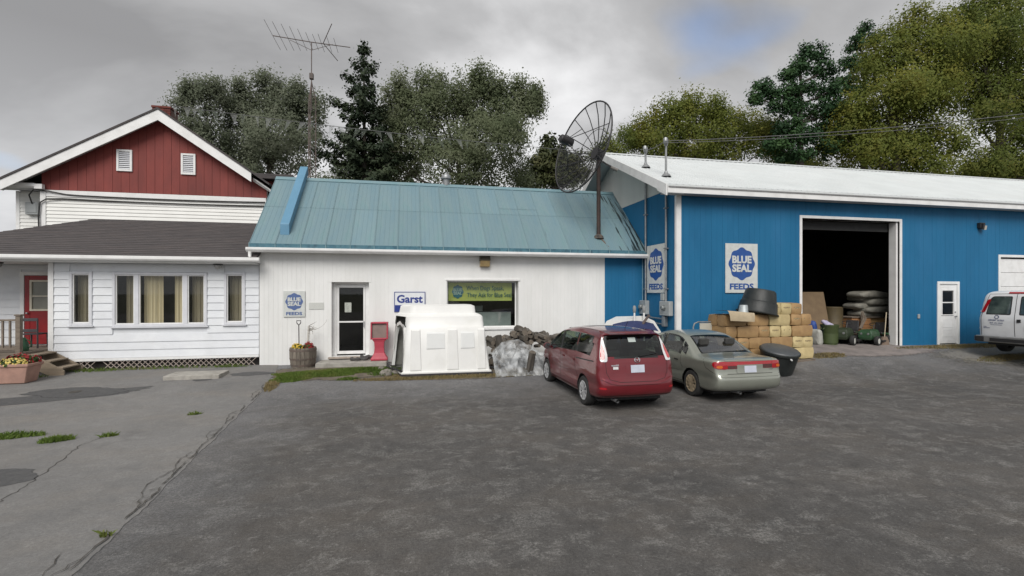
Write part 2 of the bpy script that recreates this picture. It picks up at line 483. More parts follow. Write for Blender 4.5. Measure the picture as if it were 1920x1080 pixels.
def drive_edge(y):
    return -2.9 - 0.093*(y - 4.9) + 0.035*nz(0, y, 2.3) + 0.02*nz(5, y, 9.0)
def driveway():
    ys = span(-30, 2, 0.5) + span(2.05, 14.9, 0.05) + span(14.95, 16.25, 0.1)
    ts = [0, 0.3, 0.5, 0.62, 0.72, 0.8, 0.86, 0.91, 0.95, 0.975, 0.99, 1.0]
    v = []; f = []
    for y in ys:
        e = drive_edge(y)
        if y > 14.9: e = drive_edge(14.9) - 0.2*(y-14.9)
        for t in ts:
            x = -45 + (e + 45) * t
            v.append((x, y, gz(x, y) + 0.022 - 0.012*(t == 1.0)))
        v.append((e + 0.015, y, gz(e, y) - 0.02))
    n = len(ts) + 1
    for j in range(len(ys)-1):
        for i in range(n-1): f.append((j*n+i, j*n+i+1, (j+1)*n+i+1, (j+1)*n+i))
    me = bpy.data.meshes.new('driveway'); me.from_pydata(v, [], f); me.materials.append(M_DRIVE); me.update()
    return structure(obj('driveway', me))
DRIVE = driveway()
def zdrive(x, y): return gz(x, y) + 0.022

def ribbon(name, pts, w, zf, off, m, parent, jag=0.0):
    """thin crack lying on a surface"""
    v = []; f = []
    for i, (x, y) in enumerate(pts):
        a = pts[max(0, i-1)]; b = pts[min(len(pts)-1, i+1)]
        dx, dy = b[0]-a[0], b[1]-a[1]; l = math.hypot(dx, dy) or 1
        ww = w * (0.35 + 0.9*random.random()) * (0.2 if i in (0, len(pts)-1) else 1)
        for sgn in (-1, 1):
            px, py = x - sgn*dy/l*ww/2, y + sgn*dx/l*ww/2
            v.append((px, py, zf(px, py) + off))
    for i in range(len(pts)-1): f.append((2*i, 2*i+1, 2*i+3, 2*i+2))
    me = bpy.data.meshes.new(name); me.from_pydata(v, [], f); me.materials.append(m); me.update()
    return obj(name, me, parent)
def jagline(p, q, n, amp):
    return [(p[0]+(q[0]-p[0])*i/n + random.uniform(-amp, amp), p[1]+(q[1]-p[1])*i/n + random.uniform(-amp, amp)) for i in range(n+1)]
# cracks beside the drive's edge and across it
pts = [(drive_edge(y) - 0.05 - 0.05*nz(2, y, 1.4) + random.uniform(-.015, .015), y) for y in span(3.0, 14.4, 0.07)]
for k in range(0, len(pts) - 12, 14): ribbon('crack', pts[k:k + random.randint(9, 14)], 0.019, zdrive, 0.004, M_CRACK, DRIVE)
for y0, y1, off in ((6.2, 7.6, 0.16), (7.2, 8.4, 0.10), (8.8, 9.6, 0.13), (4.0, 5.2, 0.14), (10.0, 11.0, 0.12), (12.0, 13.0, 0.1)):
    pts = [(drive_edge(y) - 0.05 - off*math.sin(math.pi*(y-y0)/(y1-y0)) + random.uniform(-.02, .02), y) for y in span(y0, y1, 0.07)]
    ribbon('crack', pts, 0.012, zdrive, 0.005, M_CRACK, DRIVE)
    for k in range(3):
        y = random.uniform(y0+.2, y1-.2)
        ribbon('crack', jagline((drive_edge(y)-.03, y), (drive_edge(y)-off*1.0, y+random.uniform(-.1, .1)), 3, .01), 0.010, zdrive, 0.006, M_CRACK, DRIVE)
ribbon('crack', jagline((-4.70, 6.4), (-4.85, 7.4), 14, .025) + jagline((-4.85, 7.4), (-5.24, 9.04), 14, .03) + jagline((-5.24, 9.04), (-5.1, 9.5), 5, .02), 0.014, zdrive, 0.004, M_CRACK, DRIVE)
ribbon('crack', jagline((-3.25, 5.3), (-2.95, 4.2), 10, .02), 0.012, zdrive, 0.004, M_CRACK, DRIVE)

def blob(name, cx, cy, rx, ry, off, m, parent=None, zf=gz, n=40, wob=0.25, rot=0.0, seed=0, rings=4):
    """ragged flat patch following the surface"""
    v = [(cx, cy, zf(cx, cy) + off)]; f = []
    for k in range(1, rings+1):
        for j in range(n):
            a = 2*math.pi*j/n
            q = 1 + wob*(nz(math.cos(a)*1.5 + seed, math.sin(a)*1.5, 1.0) + 0.5*nz(math.cos(a)*5 + seed, math.sin(a)*5, 1.0))
            px, py = rx*q*math.cos(a)*k/rings, ry*q*math.sin(a)*k/rings
            x, y = cx + px*math.cos(rot) - py*math.sin(rot), cy + px*math.sin(rot) + py*math.cos(rot)
            v.append((x, y, zf(x, y) + off))
    for j in range(n): f.append((0, 1+j, 1+(j+1) % n))
    for k in range(rings-1):
        for j in range(n): f.append((1+k*n+j, 1+(k+1)*n+j, 1+(k+1)*n+(j+1) % n, 1+k*n+(j+1) % n))
    me = bpy.data.meshes.new(name); me.from_pydata(v, [], f); me.materials.append(m)
    at = me.attributes.new('edge', 'FLOAT', 'POINT'); at.data.foreach_set('value', [1.0] + [1 - k/rings for k in range(1, rings+1) for _ in range(n)])
    me.update()
    return obj(name, me, parent)
blob('asphalt_patch', -8.7, 12.75, 2.7, 0.42, 0.004, M_PATCH, DRIVE, zdrive, rot=0.30, seed=3, n=60)
blob('asphalt_patch', -7.85, 13.35, 1.1, 0.5, 0.008, M_PATCH, DRIVE, zdrive, rot=-0.15, seed=8, n=60)
blob('drain_hole', -7.9, 13.35, 0.13, 0.12, 0.013, M_CRACK, DRIVE, zdrive, seed=1, wob=.1)
blob('asphalt_patch', -5.55, 7.55, 0.62, 0.42, 0.004, M_PATCH, DRIVE, zdrive, seed=5, n=60)
blob('asphalt_patch', -4.45, 14.75, 0.55, 0.26, 0.004, M_PATCH, DRIVE, zdrive, seed=11, n=50)
blob('asphalt_patch', -5.5, 14.2, 0.25, 0.16, 0.004, M_PATCH, DRIVE, zdrive, seed=13)
# gravel margin along the barn, soil strip under the hutch
soft(M_PATCH, 3.2); soft(M_SOIL); soft(M_DIRT); soft(M_FLOORW)
structure(blob('gravel_strip', 23.0, 12.4, 7.0, 1.25, 0.008, M_DIRT, n=70, seed=21, wob=.2, rings=8))
structure(blob('concrete_apron', 15.4, 13.55, 3.2, 1.1, 0.012, M_FLOORW, n=60, seed=29, wob=.1, rings=8))
structure(blob('soil_strip', 1.6, 13.9, 3.2, 0.75, 0.008, M_SOIL, n=60, seed=31, rings=8))
structure(blob('soil_patch', -2.3, 14.6, 2.1, 1.1, 0.010, M_SOIL, n=60, seed=35, rings=8))
# concrete
def slab(name, x0, x1, y0, y1, z0, z1, label, cat, m=M_CONC, sk=0.0):
    b = MB()
    b.prism([(x0, y0), (x1, y0), (x1+sk, y1), (x0+sk, y1)], z0, z1, 'z')
    return tag(b.build(name, m, bevel=0.012), label, cat)
slab('concrete_slab', -6.45, -5.1, 14.25, 15.0, 0.1, 0.27, 'small square concrete slab set in the pale driveway before the white porch room', 'slab')
slab('door_slab', -2.85, -0.75, 15.35, 16.17, 0.1, 0.33, 'low concrete step slab below the glass shop door', 'step')

# ------------------------------------------------------------------ grass
def grass(name, spots, n, hgt, m, label, cat='grass', zf=gz, w=0.012):
    """blades scattered in ragged ellipses: spots = (cx, cy, rx, ry, rot, weight)"""
    tot = sum(s[5] for s in spots)
    V = []; F = []; rng = random.Random(len(V)+n)
    for s in spots:
        for _ in range(int(n*s[5]/tot)):
            a = rng.uniform(0, 2*math.pi); q = math.sqrt(rng.random())
            q *= 1 + 0.3*nz(math.cos(a)*2 + s[0], math.sin(a)*2 + s[1])
            px, py = s[2]*q*math.cos(a), s[3]*q*math.sin(a)
            x = s[0] + px*math.cos(s[4]) - py*math.sin(s[4]); y = s[1] + px*math.sin(s[4]) + py*math.cos(s[4])
            z = zf(x, y)
            h = hgt*rng.uniform(0.4, 1.2)*(1.15 - 0.6*q); th = rng.uniform(0, 2*math.pi)
            dx, dy = math.cos(th)*w, math.sin(th)*w
            lx, ly = rng.gauss(0, .5)*h, rng.gauss(0, .5)*h
            k = len(V)
            V += [(x-dx, y-dy, z-0.01), (x+dx, y+dy, z-0.01), (x+lx*.5+dx*.7, y+ly*.5+dy*.7, z+h*.6), (x+lx, y+ly, z+h)]
            F += [(k, k+1, k+2), (k, k+2, k+3)]
    me = bpy.data.meshes.new(name); me.from_pydata(V, [], F); me.materials.append(m); me.update()
    o = stuff(obj(name, me)); return tag(o, label, cat)
G_GREEN = leaf_mat('grass_green', (0.075, 0.13, 0.022), (0.125, 0.185, 0.036), (0.19, 0.20, 0.06), 0.3)
G_DRY = leaf_mat('grass_dry', (0.16, 0.13, 0.06), (0.24, 0.19, 0.09), (0.11, 0.11, 0.04), 0.2)
grass('grass_patch', [(-2.6, 14.45, 1.25, 0.42, 0.05, 10), (-1.5, 14.75, 1.4, 0.36, 0.02, 6), (-3.2, 14.0, 0.5, 0.35, 0.3, 3), (-.7, 14.2, .5, .25, 0, .8), (-1.7, 13.7, .3, .1, 0, .4)], 16000, 0.10, G_GREEN, 'bright green grass patch before the shop door')
grass('dry_grass', [(1.3, 13.55, 2.9, 0.22, 0.0, 5), (0.0, 13.9, .7, .3, 0, 1.5), (-3.55, 13.4, 0.16, 0.7, 0.1, .8)], 7000, 0.07, G_DRY, 'dry brown grass strip under the white hutch')
grass('grass_tuft', [(-6.75, 9.72, 0.55, 0.15, 0.1, 4)], 900, 0.10, G_GREEN, 'longer green tuft growing from the driveway at the left edge', zf=zdrive)
grass('grass_tuft', [(-5.79, 9.33, 0.24, 0.12, 0.3, 4)], 420, 0.10, G_GREEN, 'short green tuft on the driveway near its long crack', zf=zdrive)
grass('grass_tuft', [(-5.09, 9.44, 0.12, 0.06, 0.3, 1), (-4.3, 10.75, 0.12, 0.05, .2, .7), (-3.05, 5.6, .05, .03, 0, .2)], 260, 0.08, G_GREEN, 'tiny green tufts scattered in the driveway cracks', zf=zdrive)
grass('verge_grass', [(21.5, 13.45, 5.0, 0.35, 0, 6), (24.0, 11.9, 4.0, 0.35, -0.05, 5), (19.5, 12.1, 1.5, .25, .1, 1.5), (13.2, 12.9, .7, .25, 0, 1)], 11000, 0.09, G_DRY, 'thin dry grass along the foot of the blue barn')
grass('weeds', [(-7.6, 16.0, 2.6, 0.12, 0, 3), (-8.9, 15.9, .7, .2, 0, 1), (-5.4, 15.95, .6, .12, 0, 1), (-10.2, 15.2, .6, .2, 0, .7)], 900, 0.14, G_GREEN, 'green weeds growing up through the white lattice skirting')
# ------------------------------------------------------------------ building materials
M_WHITEW = mat('white_painted_boards', (0.80, 0.80, 0.785), (0.72, 0.725, 0.71), 0.6, 1.3, 6, bump=0.08, bscale=50,
               dirt=(0.60, 0.60, 0.57), dscale=0.8, damt=0.35, stretch=(1, 1, 0.35))
M_WHITE = mat('white_trim', (0.80, 0.80, 0.79), (0.72, 0.72, 0.71), 0.5, 3, dirt=(0.62, 0.61, 0.58), dscale=3, damt=0.2)
M_WHITE2 = mat('white_clapboard', (0.74, 0.76, 0.78), (0.68, 0.70, 0.73), 0.55, 2, 6, rnd=0.03, dirt=(0.55, 0.56, 0.56), dscale=1.4, damt=0.4)
M_VINYL = mat('white_vinyl_siding', (0.78, 0.78, 0.75), (0.72, 0.72, 0.69), 0.5, 1.5)
M_BLUE = mat('blue_barn_paint', (0.011, 0.138, 0.285), (0.009, 0.118, 0.25), 0.6, 1.1, 7, bump=0.08, bscale=60,
             dirt=(0.03, 0.16, 0.33), dscale=0.7, damt=0.5, stretch=(1, 1, 0.3), spec=0.35)
M_RED = mat('barn_red_boards', (0.225, 0.046, 0.037), (0.18, 0.038, 0.032), 0.75, 2.5, 6, bump=0.15, bscale=70, rnd=0.06, stretch=(1, 1, 0.3), dirt=(0.12, 0.03, 0.028), dscale=1.5)
M_TEAL = mat('teal_painted_tin', (0.155, 0.255, 0.295), (0.185, 0.275, 0.295), 0.45, 1.6, 7, bump=0.05, bscale=30, rnd=0.045,
             dirt=(0.11, 0.24, 0.26), dscale=1.7, damt=0.55, stretch=(1, 0.5, 0.5), spec=0.4)
M_TEALD = mat('dark_blue_flashing', (0.035, 0.12, 0.17), (0.07, 0.17, 0.21), 0.6, 8, dirt=(0.02, 0.05, 0.07), dscale=5, damt=0.8)
M_DUCT = mat('blue_painted_duct', (0.12, 0.27, 0.40), (0.10, 0.24, 0.36), 0.45, 2, dirt=(0.08, 0.22, 0.33), damt=.4)
M_STEEL = mat('white_roof_steel', (0.66, 0.69, 0.69), (0.60, 0.63, 0.63), 0.4, 0.9, dirt=(0.6, 0.61, 0.6), dscale=.6, damt=.4)
M_SHING = mat('dark_shingles', (0.055, 0.050, 0.052), (0.085, 0.075, 0.074), 0.9, 7, 7, bump=0.5, bscale=40, rnd=0.12, stretch=(0.35, 2.2, 1),
              dirt=(0.10, 0.083, 0.078), dscale=2.2, damt=.6)
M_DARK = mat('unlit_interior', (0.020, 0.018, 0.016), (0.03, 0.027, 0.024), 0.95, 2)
M_BLACK = mat('black_metal', (0.018, 0.018, 0.020), (0.03, 0.028, 0.028), 0.5, 8)
M_GALV = mat('galvanised_steel', (0.36, 0.37, 0.375), (0.27, 0.28, 0.285), 0.45, 9, metal=0.6, dirt=(0.2, 0.19, 0.17), dscale=4, damt=.4)
M_GREYB = mat('grey_electrical_box', (0.36, 0.38, 0.38), (0.30, 0.32, 0.32), 0.5, 6)
M_ALU = mat('mill_aluminium', (0.55, 0.56, 0.56), (0.47, 0.48, 0.48), 0.4, 8, metal=0.5)
M_GLASS = glass_mat('window_glass')
M_SIGNW = mat('sign_white', (0.60, 0.62, 0.60), (0.54, 0.56, 0.54), 0.5, 6, dirt=(.42, .43, .4), dscale=3, damt=.4)
M_SIGNB = mat('sign_blue', (0.020, 0.085, 0.30), (0.018, 0.07, 0.26), 0.5, 6)
M_WOOD = mat('weathered_wood', (0.23, 0.19, 0.15), (0.15, 0.12, 0.095), 0.9, 5, 7, bump=0.3, bscale=50, stretch=(0.4, 3, 3), rnd=0.12)
M_CURT = mat('beige_curtain', (0.66, 0.57, 0.40), (0.54, 0.46, 0.32), 0.9, 3, 5, stretch=(6, 1, 0.3))

def plane_boards(mb, x0, x1, y, z0, z1, w, gap, holes=(), th=0.005, axis='x', zt=None, rv=0.004):
    """vertical boards side by side; axis x: facing -Y at y. axis y: along Y, facing -X at y. zt(u) = sloping top"""
    u = x0
    while u < x1 - 0.01:
        v = min(u + w - gap, x1)
        segs = [(z0, z1)]
        for (a, b, c, d) in holes:
            if v > a + 0.001 and u < b - 0.001:
                ns = []
                for s in segs:
                    if d <= s[0] or c >= s[1]: ns.append(s); continue
                    if c > s[0]: ns.append((s[0], c))
                    if d < s[1]: ns.append((d, s[1]))
                segs = ns
        jit = random.uniform(0, rv)
        uu, vv = u, v
        for (a, b, c, d) in holes:      # trim boards cut by an opening's side
            pass
        for s0, s1 in segs:
            ta = tb = s1
            if zt is not None and s1 == z1: ta, tb = zt(u), zt(v)
            if axis == 'x':
                mb.prism([(u, s0), (v, s0), (v, tb), (u, ta)], y - jit, y + th, 'y')
            else:
                mb.prism([(u, s0), (v, s0), (v, tb), (u, ta)], y - jit, y + th, 'x')
        u += w

def wall_pieces(mb, x0, x1, y0, y1, z0, z1, holes):
    """solid wall with rectangular openings (holes sorted by x, not overlapping in x)"""
    x = x0
    for (a, b, c, d) in sorted(holes):
        if a > x: mb.box(x, a, y0, y1, z0, z1)
        if c > z0: mb.box(a, b, y0, y1, z0, c)
        if d < z1: mb.box(a, b, y0, y1, d, z1)
        x = b
    if x < x1: mb.box(x, x1, y0, y1, z0, z1)

def frame(mb, x0, x1, y0, y1, z0, z1, w, bottom=True, wt=None):
    wt = wt or w
    mb.box(x0, x0+w, y0, y1, z0, z1); mb.box(x1-w, x1, y0, y1, z0, z1)
    mb.box(x0+w, x1-w, y0+.001, y1, z1-wt, z1)
    if bottom: mb.box(x0+w, x1-w, y0+.001, y1, z0, z0+wt)

# ------------------------------------------------------------------ shop
YS, SX0, SX1, SXB, SZT = 16.2, -4.64, 8.38, 6.88, 3.86
STORE = thing('feed_shop', 'long low white feed shop with a blue-green tin roof between house and barn', 'building', (1.9, YS, 0.2))
DOORH = (-2.51, -1.35, 0.42, 2.83)
WINH = (1.19, 3.67, 1.27, 2.90)
b = MB(); plane_boards(b, SX0, SXB, YS - 0.03, 0.15, SZT, 0.135, 0.003, (DOORH, WINH), rv=.001)
stuff(b.build('wall_boards', M_WHITEW, STORE))
b = MB(); wall_pieces(b, SX0, SXB, YS - 0.024, YS + 0.12, 0.10, SZT, (DOORH, WINH)); b.build('wall', M_WHITEW, STORE)
b = MB(); plane_boards(b, SXB + 0.002, SX1, YS - 0.03, 0.15, SZT, 0.135, 0.004)
stuff(b.build('blue_wall_boards', M_BLUE, STORE))['label'] = 'bright blue right end of the shop wall'
b = MB(); b.box(SXB, SX1, YS - 0.024, YS + 0.12, 0.1, SZT); b.build('wall', M_BLUE, STORE)
b = MB(); b.box(SX0, SX0 + .12, YS + .122, 22, .1, SZT); b.box(SX0 + .12, SX1, 21.88, 22, .1, SZT)
b.prism([(YS+.13, SZT), (21.9, SZT), (18.9, 6.62)], SX0 + .001, SX0 + .11, 'x'); b.build('wall', M_WHITEW, STORE)
b = MB(); b.box(SX0 + .14, SX1, YS + .6, 20.5, .12, .3); b.box(SX0 + .14, SX1, 20.5, 20.6, .12, 3.8); b.box(SX0+.14, SX1, YS+.6, 20.5, 3.5, 3.55)
b.build('interior', M_DARK, STORE)
b = MB()                                   # window and door linings (reveals)
for (a, c, z0, z1), dp in ((WINH, .30), (DOORH, .30)):
    b = MB()
    b.box(a - .03, a, YS + .121, YS + dp, z0, z1); b.box(c, c + .03, YS + .121, YS + dp, z0, z1)
    b.box(a - .03, c + .03, YS + .121, YS + dp, z1, z1 + .03); b.box(a - .03, c + .03, YS + .121, YS + dp, z0 - .03, z0)
    b.build('reveal', M_WHITE, STORE)
# door
b = MB(); frame(b, -2.51, -1.35, YS + .20, YS + .30, .42, 2.83, .13, bottom=False, wt=.07); fr = b.build('door_frame', M_WHITE, STORE, bevel=.006)
dr = MB(); frame(dr, -2.375, -1.485, YS + .21, YS + .26, .47, 2.755, .065, wt=.10)
dr.box(-2.31, -1.55, YS + .205, YS + .255, 1.50, 1.55)
door = dr.build('door', M_WHITE, STORE, bevel=.005)
b = MB(); b.box(-2.31, -1.55, YS + .236, YS + .242, .57, 1.50); b.box(-2.31, -1.55, YS + .236, YS + .242, 1.55, 2.655); b.build('pane', M_GLASS, door)
b = MB(); b.box(-1.545, -1.515, YS + .16, YS + .21, 1.35, 1.55); b.build('handle', M_ALU, door, bevel=.006)
b = MB(); b.box(-2.14, -1.93, YS + .243, YS + .246, 1.84, 2.16); pn = b.build('notice', mat('paper_notice', (.72, .72, .7), (.5, .5, .5), .8, 14), door)
b = MB(); b.box(-2.6, -1.28, YS - .16, YS + .31, .36, .419); b.build('threshold', mat('worn_sill_wood', (.42, .36, .31), (.3, .26, .22), .9, 8), STORE, bevel=.01)
# shop window
b = MB(); frame(b, WINH[0], WINH[1] - .02, YS + .22, YS + .28, WINH[2], WINH[3], .05); wf = b.build('window_frame', M_WHITE, STORE, bevel=.005)
b = MB(); b.box(1.24, 3.60, YS + .245, YS + .25, 1.32, 2.85); b.build('pane', M_GLASS, wf)
b = MB(); b.box(1.13, 3.74, YS - .075, YS + .22, 1.205, 1.268); b.build('window_sill', M_WHITE, STORE, bevel=.008)
b = MB(); b.box(1.14, 3.72, YS - .055, YS - .031, 2.90, 2.96); b.build('window_head', M_WHITE, STORE)
b = MB(); b.box(1.25, 3.60, YS + .95, YS + 1.0, 1.0, 1.78); b.box(1.25, 2.6, YS + 1.3, YS + 1.4, 1.8, 2.0)
b.build('display_board', mat('pale_display', (.40, .47, .47), (.3, .36, .36), .6, 2), STORE)
# banner hung inside the window
ban = thing('banner', 'yellow-green banner with dark lettering hung inside the shop window', 'banner', (2.4, YS + .30, 2.2))
b = MB()
nn = 24
for i in range(nn + 1):
    x = 1.26 + (3.50 - 1.26) * i / nn; yy = YS + .30 + .012 * math.sin(i * 1.1)
    b.v += [(x, yy, 2.20), (x, yy, 2.84)]
b.f = [(2*i, 2*i+2, 2*i+3, 2*i+1) for i in range(nn)]; b.mi = [0] * nn
bs = b.build('cloth', mat('banner_green', (.40, .45, .11), (.33, .41, .12), .7, 1.5), ban)
M_BTXT = mat('banner_ink', (.04, .13, .11), (.035, .11, .10), .7)
M_BBADGE = mat('banner_badge', (.02, .13, .17), (.018, .11, .15), .6)
def badge(mb, cx, cz, rx, rz, y, amp=.055, n=96, th=.004, lobes=8, ph=0.0):
    vs = []
    for k, yy in enumerate((y, y + th)):
        for j in range(n):
            a = 2 * math.pi * j / n
            q = 1 - amp + amp * math.cos(lobes * a + ph) 
            vs.append((cx + rx * q * math.sin(a), yy, cz + rz * q * math.cos(a)))
    mb.add(vs, [tuple(range(n)), tuple(range(2*n-1, n-1, -1))] + [(i, i + n, (i+1) % n + n, (i+1) % n) for i in range(n)])
b = MB(); badge(b, 1.58, 2.52, .20, .24, YS + .276); b.build('badge', M_BBADGE, ban)
rot_f = (R(90), 0, 0)
M_BPALE = mat('banner_badge_pale', (.25, .36, .33), (.22, .33, .3), .6)
put_text('BLUE', .14, M_BPALE, (1.58, YS + .272, 2.58), rot_f, ban, offset=.006)
put_text('SEAL', .14, M_BPALE, (1.58, YS + .272, 2.46), rot_f, ban, offset=.006)
put_text('When Dogs Speak,', .215, M_BTXT, (1.88, YS + .276, 2.64), rot_f, ban, align='LEFT', xscale=.80, offset=.002)
put_text('They Ask for Blue Seal.', .215, M_BTXT, (1.90, YS + .276, 2.40), rot_f, ban, align='LEFT', xscale=.80, offset=.002)
# lamp box above the window
fl = thing('flood_light', 'boxy bronze flood light with amber lens under the shop eave', 'lamp', (2.46, YS - .03, 3.35))
b = MB(); b.prism([(YS - .031, 3.78), (YS - .20, 3.74), (YS - .26, 3.58), (YS - .031, 3.56)], 2.29, 2.64, 'x'); b.build('housing', mat('bronze_housing', (.06, .05, .035), (.08, .07, .05), .5), fl, bevel=.008)
b = MB(); b.prism([(YS - .031, 3.555), (YS - .25, 3.575), (YS - .20, 3.38), (YS - .031, 3.36)], 2.30, 2.63, 'x'); b.build('lens', mat('amber_lens', (.36, .27, .13), (.28, .20, .10), .35, 9), fl, bevel=.008)
# roof
RE, RR_ = (15.85, 3.95), (18.9, 6.72)
sl = math.hypot(RR_[0]-RE[0], RR_[1]-RE[1]); ce, se = (RR_[0]-RE[0])/sl, (RR_[1]-RE[1])/sl
def rp(x, s, h): return (x, RE[0] + ce*s - se*h, RE[1] + se*s + ce*h)
RX0, RX1, NP = -4.86, 8.42, 18
pw = (RX1 - RX0) / NP
b = MB()
for zo in ((RX0, RX1),):
    b.add([rp(RX0, 0, -.05), rp(RX1, 0, -.05), rp(RX1, sl, -.05), rp(RX0, sl, -.05), rp(RX0, 0, -.012), rp(RX1, 0, -.012), rp(RX1, sl, -.012), rp(RX0, sl, -.012)],
          [(0,3,2,1),(4,5,6,7),(0,1,5,4),(1,2,6,5),(2,3,7,6),(3,0,4,7)])
b.add([(RX0, 18.9, 6.70), (RX1, 18.9, 6.70), (RX1, 22.2, 3.75), (RX0, 22.2, 3.75), (RX0, 18.9, 6.64), (RX1, 18.9, 6.64), (RX1, 22.2, 3.69), (RX0, 22.2, 3.69)],
      [(0,1,2,3),(7,6,5,4),(0,4,5,1),(1,5,6,2),(2,6,7,3),(3,7,4,0)])
roof = b.build('roof', M_TEALD, STORE)
def tin_panel(s0, s1):
    """corrugated sheet, local: x across, s along the slope, its own origin at its left lower corner on the roof"""
    prof = [(0.004, 0.0), (0.006, .02), (.022, .022), (.028, .006)]
    k = 5
    for i in range(1, k):
        u = pw * i / k
        prof += [(u - .016, .003), (u - .007, .009), (u + .007, .009), (u + .016, .003)]
    prof += [(pw - .02, .006), (pw - .014, .022), (pw + .002, .022)]
    m_ = MB()
    for s in (s0, s1):
        for u, h in prof: m_.v.append((u, ce*s - se*h, se*s + ce*h))
    n = len(prof)
    m_.f = [(i, i+1, n+i+1, n+i) for i in range(n-1)]; m_.mi = [0]*(n-1)
    me = m_.mesh('roof_panel', M_TIN, fix=False)
    return me
def tin_mat():
    m = mat('teal_tin_streaked', (0.150, 0.240, 0.278), (0.182, 0.262, 0.280), 0.45, 1.6, 7, bump=0.05, bscale=30, rnd=0.05,
            dirt=(0.12, 0.24, 0.26), dscale=1.7, damt=0.6, stretch=(1.6, 0.4, 0.4), spec=0.4)
    nt = m.node_tree; N, L = nt.nodes, nt.links
    b = N['Principled BSDF']
    src = b.inputs['Base Color'].links[0].from_socket
    g = N.new('ShaderNodeNewGeometry'); sp = N.new('ShaderNodeSeparateXYZ'); L.new(g.outputs['Position'], sp.inputs[0])
    mp = N.new('ShaderNodeMapping'); mp.inputs['Scale'].default_value = (5.0, 0.35, 0.35); L.new(g.outputs['Position'], mp.inputs[0])
    n = N.new('ShaderNodeTexNoise'); n.inputs['Scale'].default_value = 2.2; n.inputs['Detail'].default_value = 6; L.new(mp.outputs[0], n.inputs[0])
    xr = N.new('ShaderNodeMapRange'); xr.inputs[1].default_value = 6.6; xr.inputs[2].default_value = 8.4; xr.inputs[3].default_value = -0.12; xr.inputs[4].default_value = 0.17
    L.new(sp.outputs[0], xr.inputs[0])
    ad = N.new('ShaderNodeMath'); L.new(n.outputs[0], ad.inputs[0]); L.new(xr.outputs[0], ad.inputs[1])
    st = N.new('ShaderNodeMapRange'); st.inputs[1].default_value = 0.63; st.inputs[2].default_value = 0.70; L.new(ad.outputs[0], st.inputs[0])
    mx = N.new('ShaderNodeMixRGB'); mx.inputs[2].default_value = (.022, .034, .036, 1)
    L.new(st.outputs[0], mx.inputs[0]); L.new(src, mx.inputs[1]); L.new(mx.outputs[0], b.inputs['Base Color'])
    return m
M_TIN = tin_mat()
SM_ = 0.525 * sl
pm = [tin_panel(0.06, SM_ - .004), tin_panel(SM_, sl + .02)]
for i in range(NP):
    for k in (0, 1):
        o = obj('roof_panel', pm[k], roof); p = Vector((RX0 + pw*i, RE[0], RE[1])) + (Vector((0, -se, ce)) * (.004 if k else 0))
        o.location = p - wo(roof)
for i, (s0, s1) in ((11, (2.55, 3.0)), (12, (2.55, 3.0))):     # two patch sheets
    o = obj('patch_sheet', tin_panel(s0, s1), roof); o.location = Vector((RX0 + pw*i, RE[0], RE[1])) + Vector((0, -se, ce))*.012 - wo(roof)
b = MB(); b.add([rp(RX0, sl - .16, .035), rp(RX1, sl - .16, .035), rp(RX1, sl + .03, .04), rp(RX0, sl + .03, .04), rp(RX0, sl-.16, .0), rp(RX1, sl-.16, .0), (RX1, 19.05, 6.62), (RX0, 19.05, 6.62)],
      [(0,1,2,3),(0,4,5,1),(2,6,7,3),(3,7,4,0),(1,5,6,2)])
b.build('ridge_cap', M_TEAL, roof)
b = MB(); b.box(RX0 + .01, 8.40, 15.82, 15.86, 3.86, 4.00); eb = b.build('eave_flashing', M_TEALD, roof)
for i in range(NP + 1):
    x = RX0 + .03 + pw * i * .995
    b = MB(); b.box(x - .012, x + .012, 15.800, 15.82, 3.86, 4.02); b.build('gutter_strap', M_TEAL, eb)
b = MB(); b.prism([(15.70, 3.87), (15.86, 3.87), (15.86, 3.73), (15.76, 3.73), (15.70, 3.80)], RX0 - .04, 8.38, 'x'); b.build('gutter', M_WHITE, STORE, bevel=.008)
b = MB(); b.box(SX0, SX1, 15.87, YS - .04, 3.80, 3.84); b.build('soffit', M_WHITE, STORE)
b = MB(); b.tube([(RX0 + .06, 15.78, 3.74), (RX0 + .06, 15.78, 3.60), (RX0 + .08, 15.76, 3.55)], .05, 10); b.build('downspout_outlet', M_WHITE, STORE, smooth=True)
# roof duct and vent
b = MB(); w2 = .135
for (s, h0, h1) in ((.58, 0.02, .02),): pass
p = [rp(-3.93 - w2, .55, .0), rp(-3.93 + w2, .55, .0), rp(-3.93 + w2, sl + .35, .0), rp(-3.93 - w2, sl + .35, .0)]
q = [rp(-3.93 - w2, .78, .27), rp(-3.93 + w2, .78, .27), rp(-3.93 + w2, sl + .45, .27), rp(-3.93 - w2, sl + .45, .27)]
b.add(p + q, [(0,3,2,1),(4,5,6,7),(0,1,5,4),(1,2,6,5),(2,3,7,6),(3,0,4,7)])
b.build('roof_duct', M_DUCT, STORE, bevel=.01)
b = MB(); b.lathe([(.0, .46), (.10, .45), (.18, .40), (.21, .30), (.20, .26), (.14, .25), (.12, .0)], 20, (1.36, 18.95, 6.72)); b.build('dome_vent', M_GALV, STORE, smooth=True)
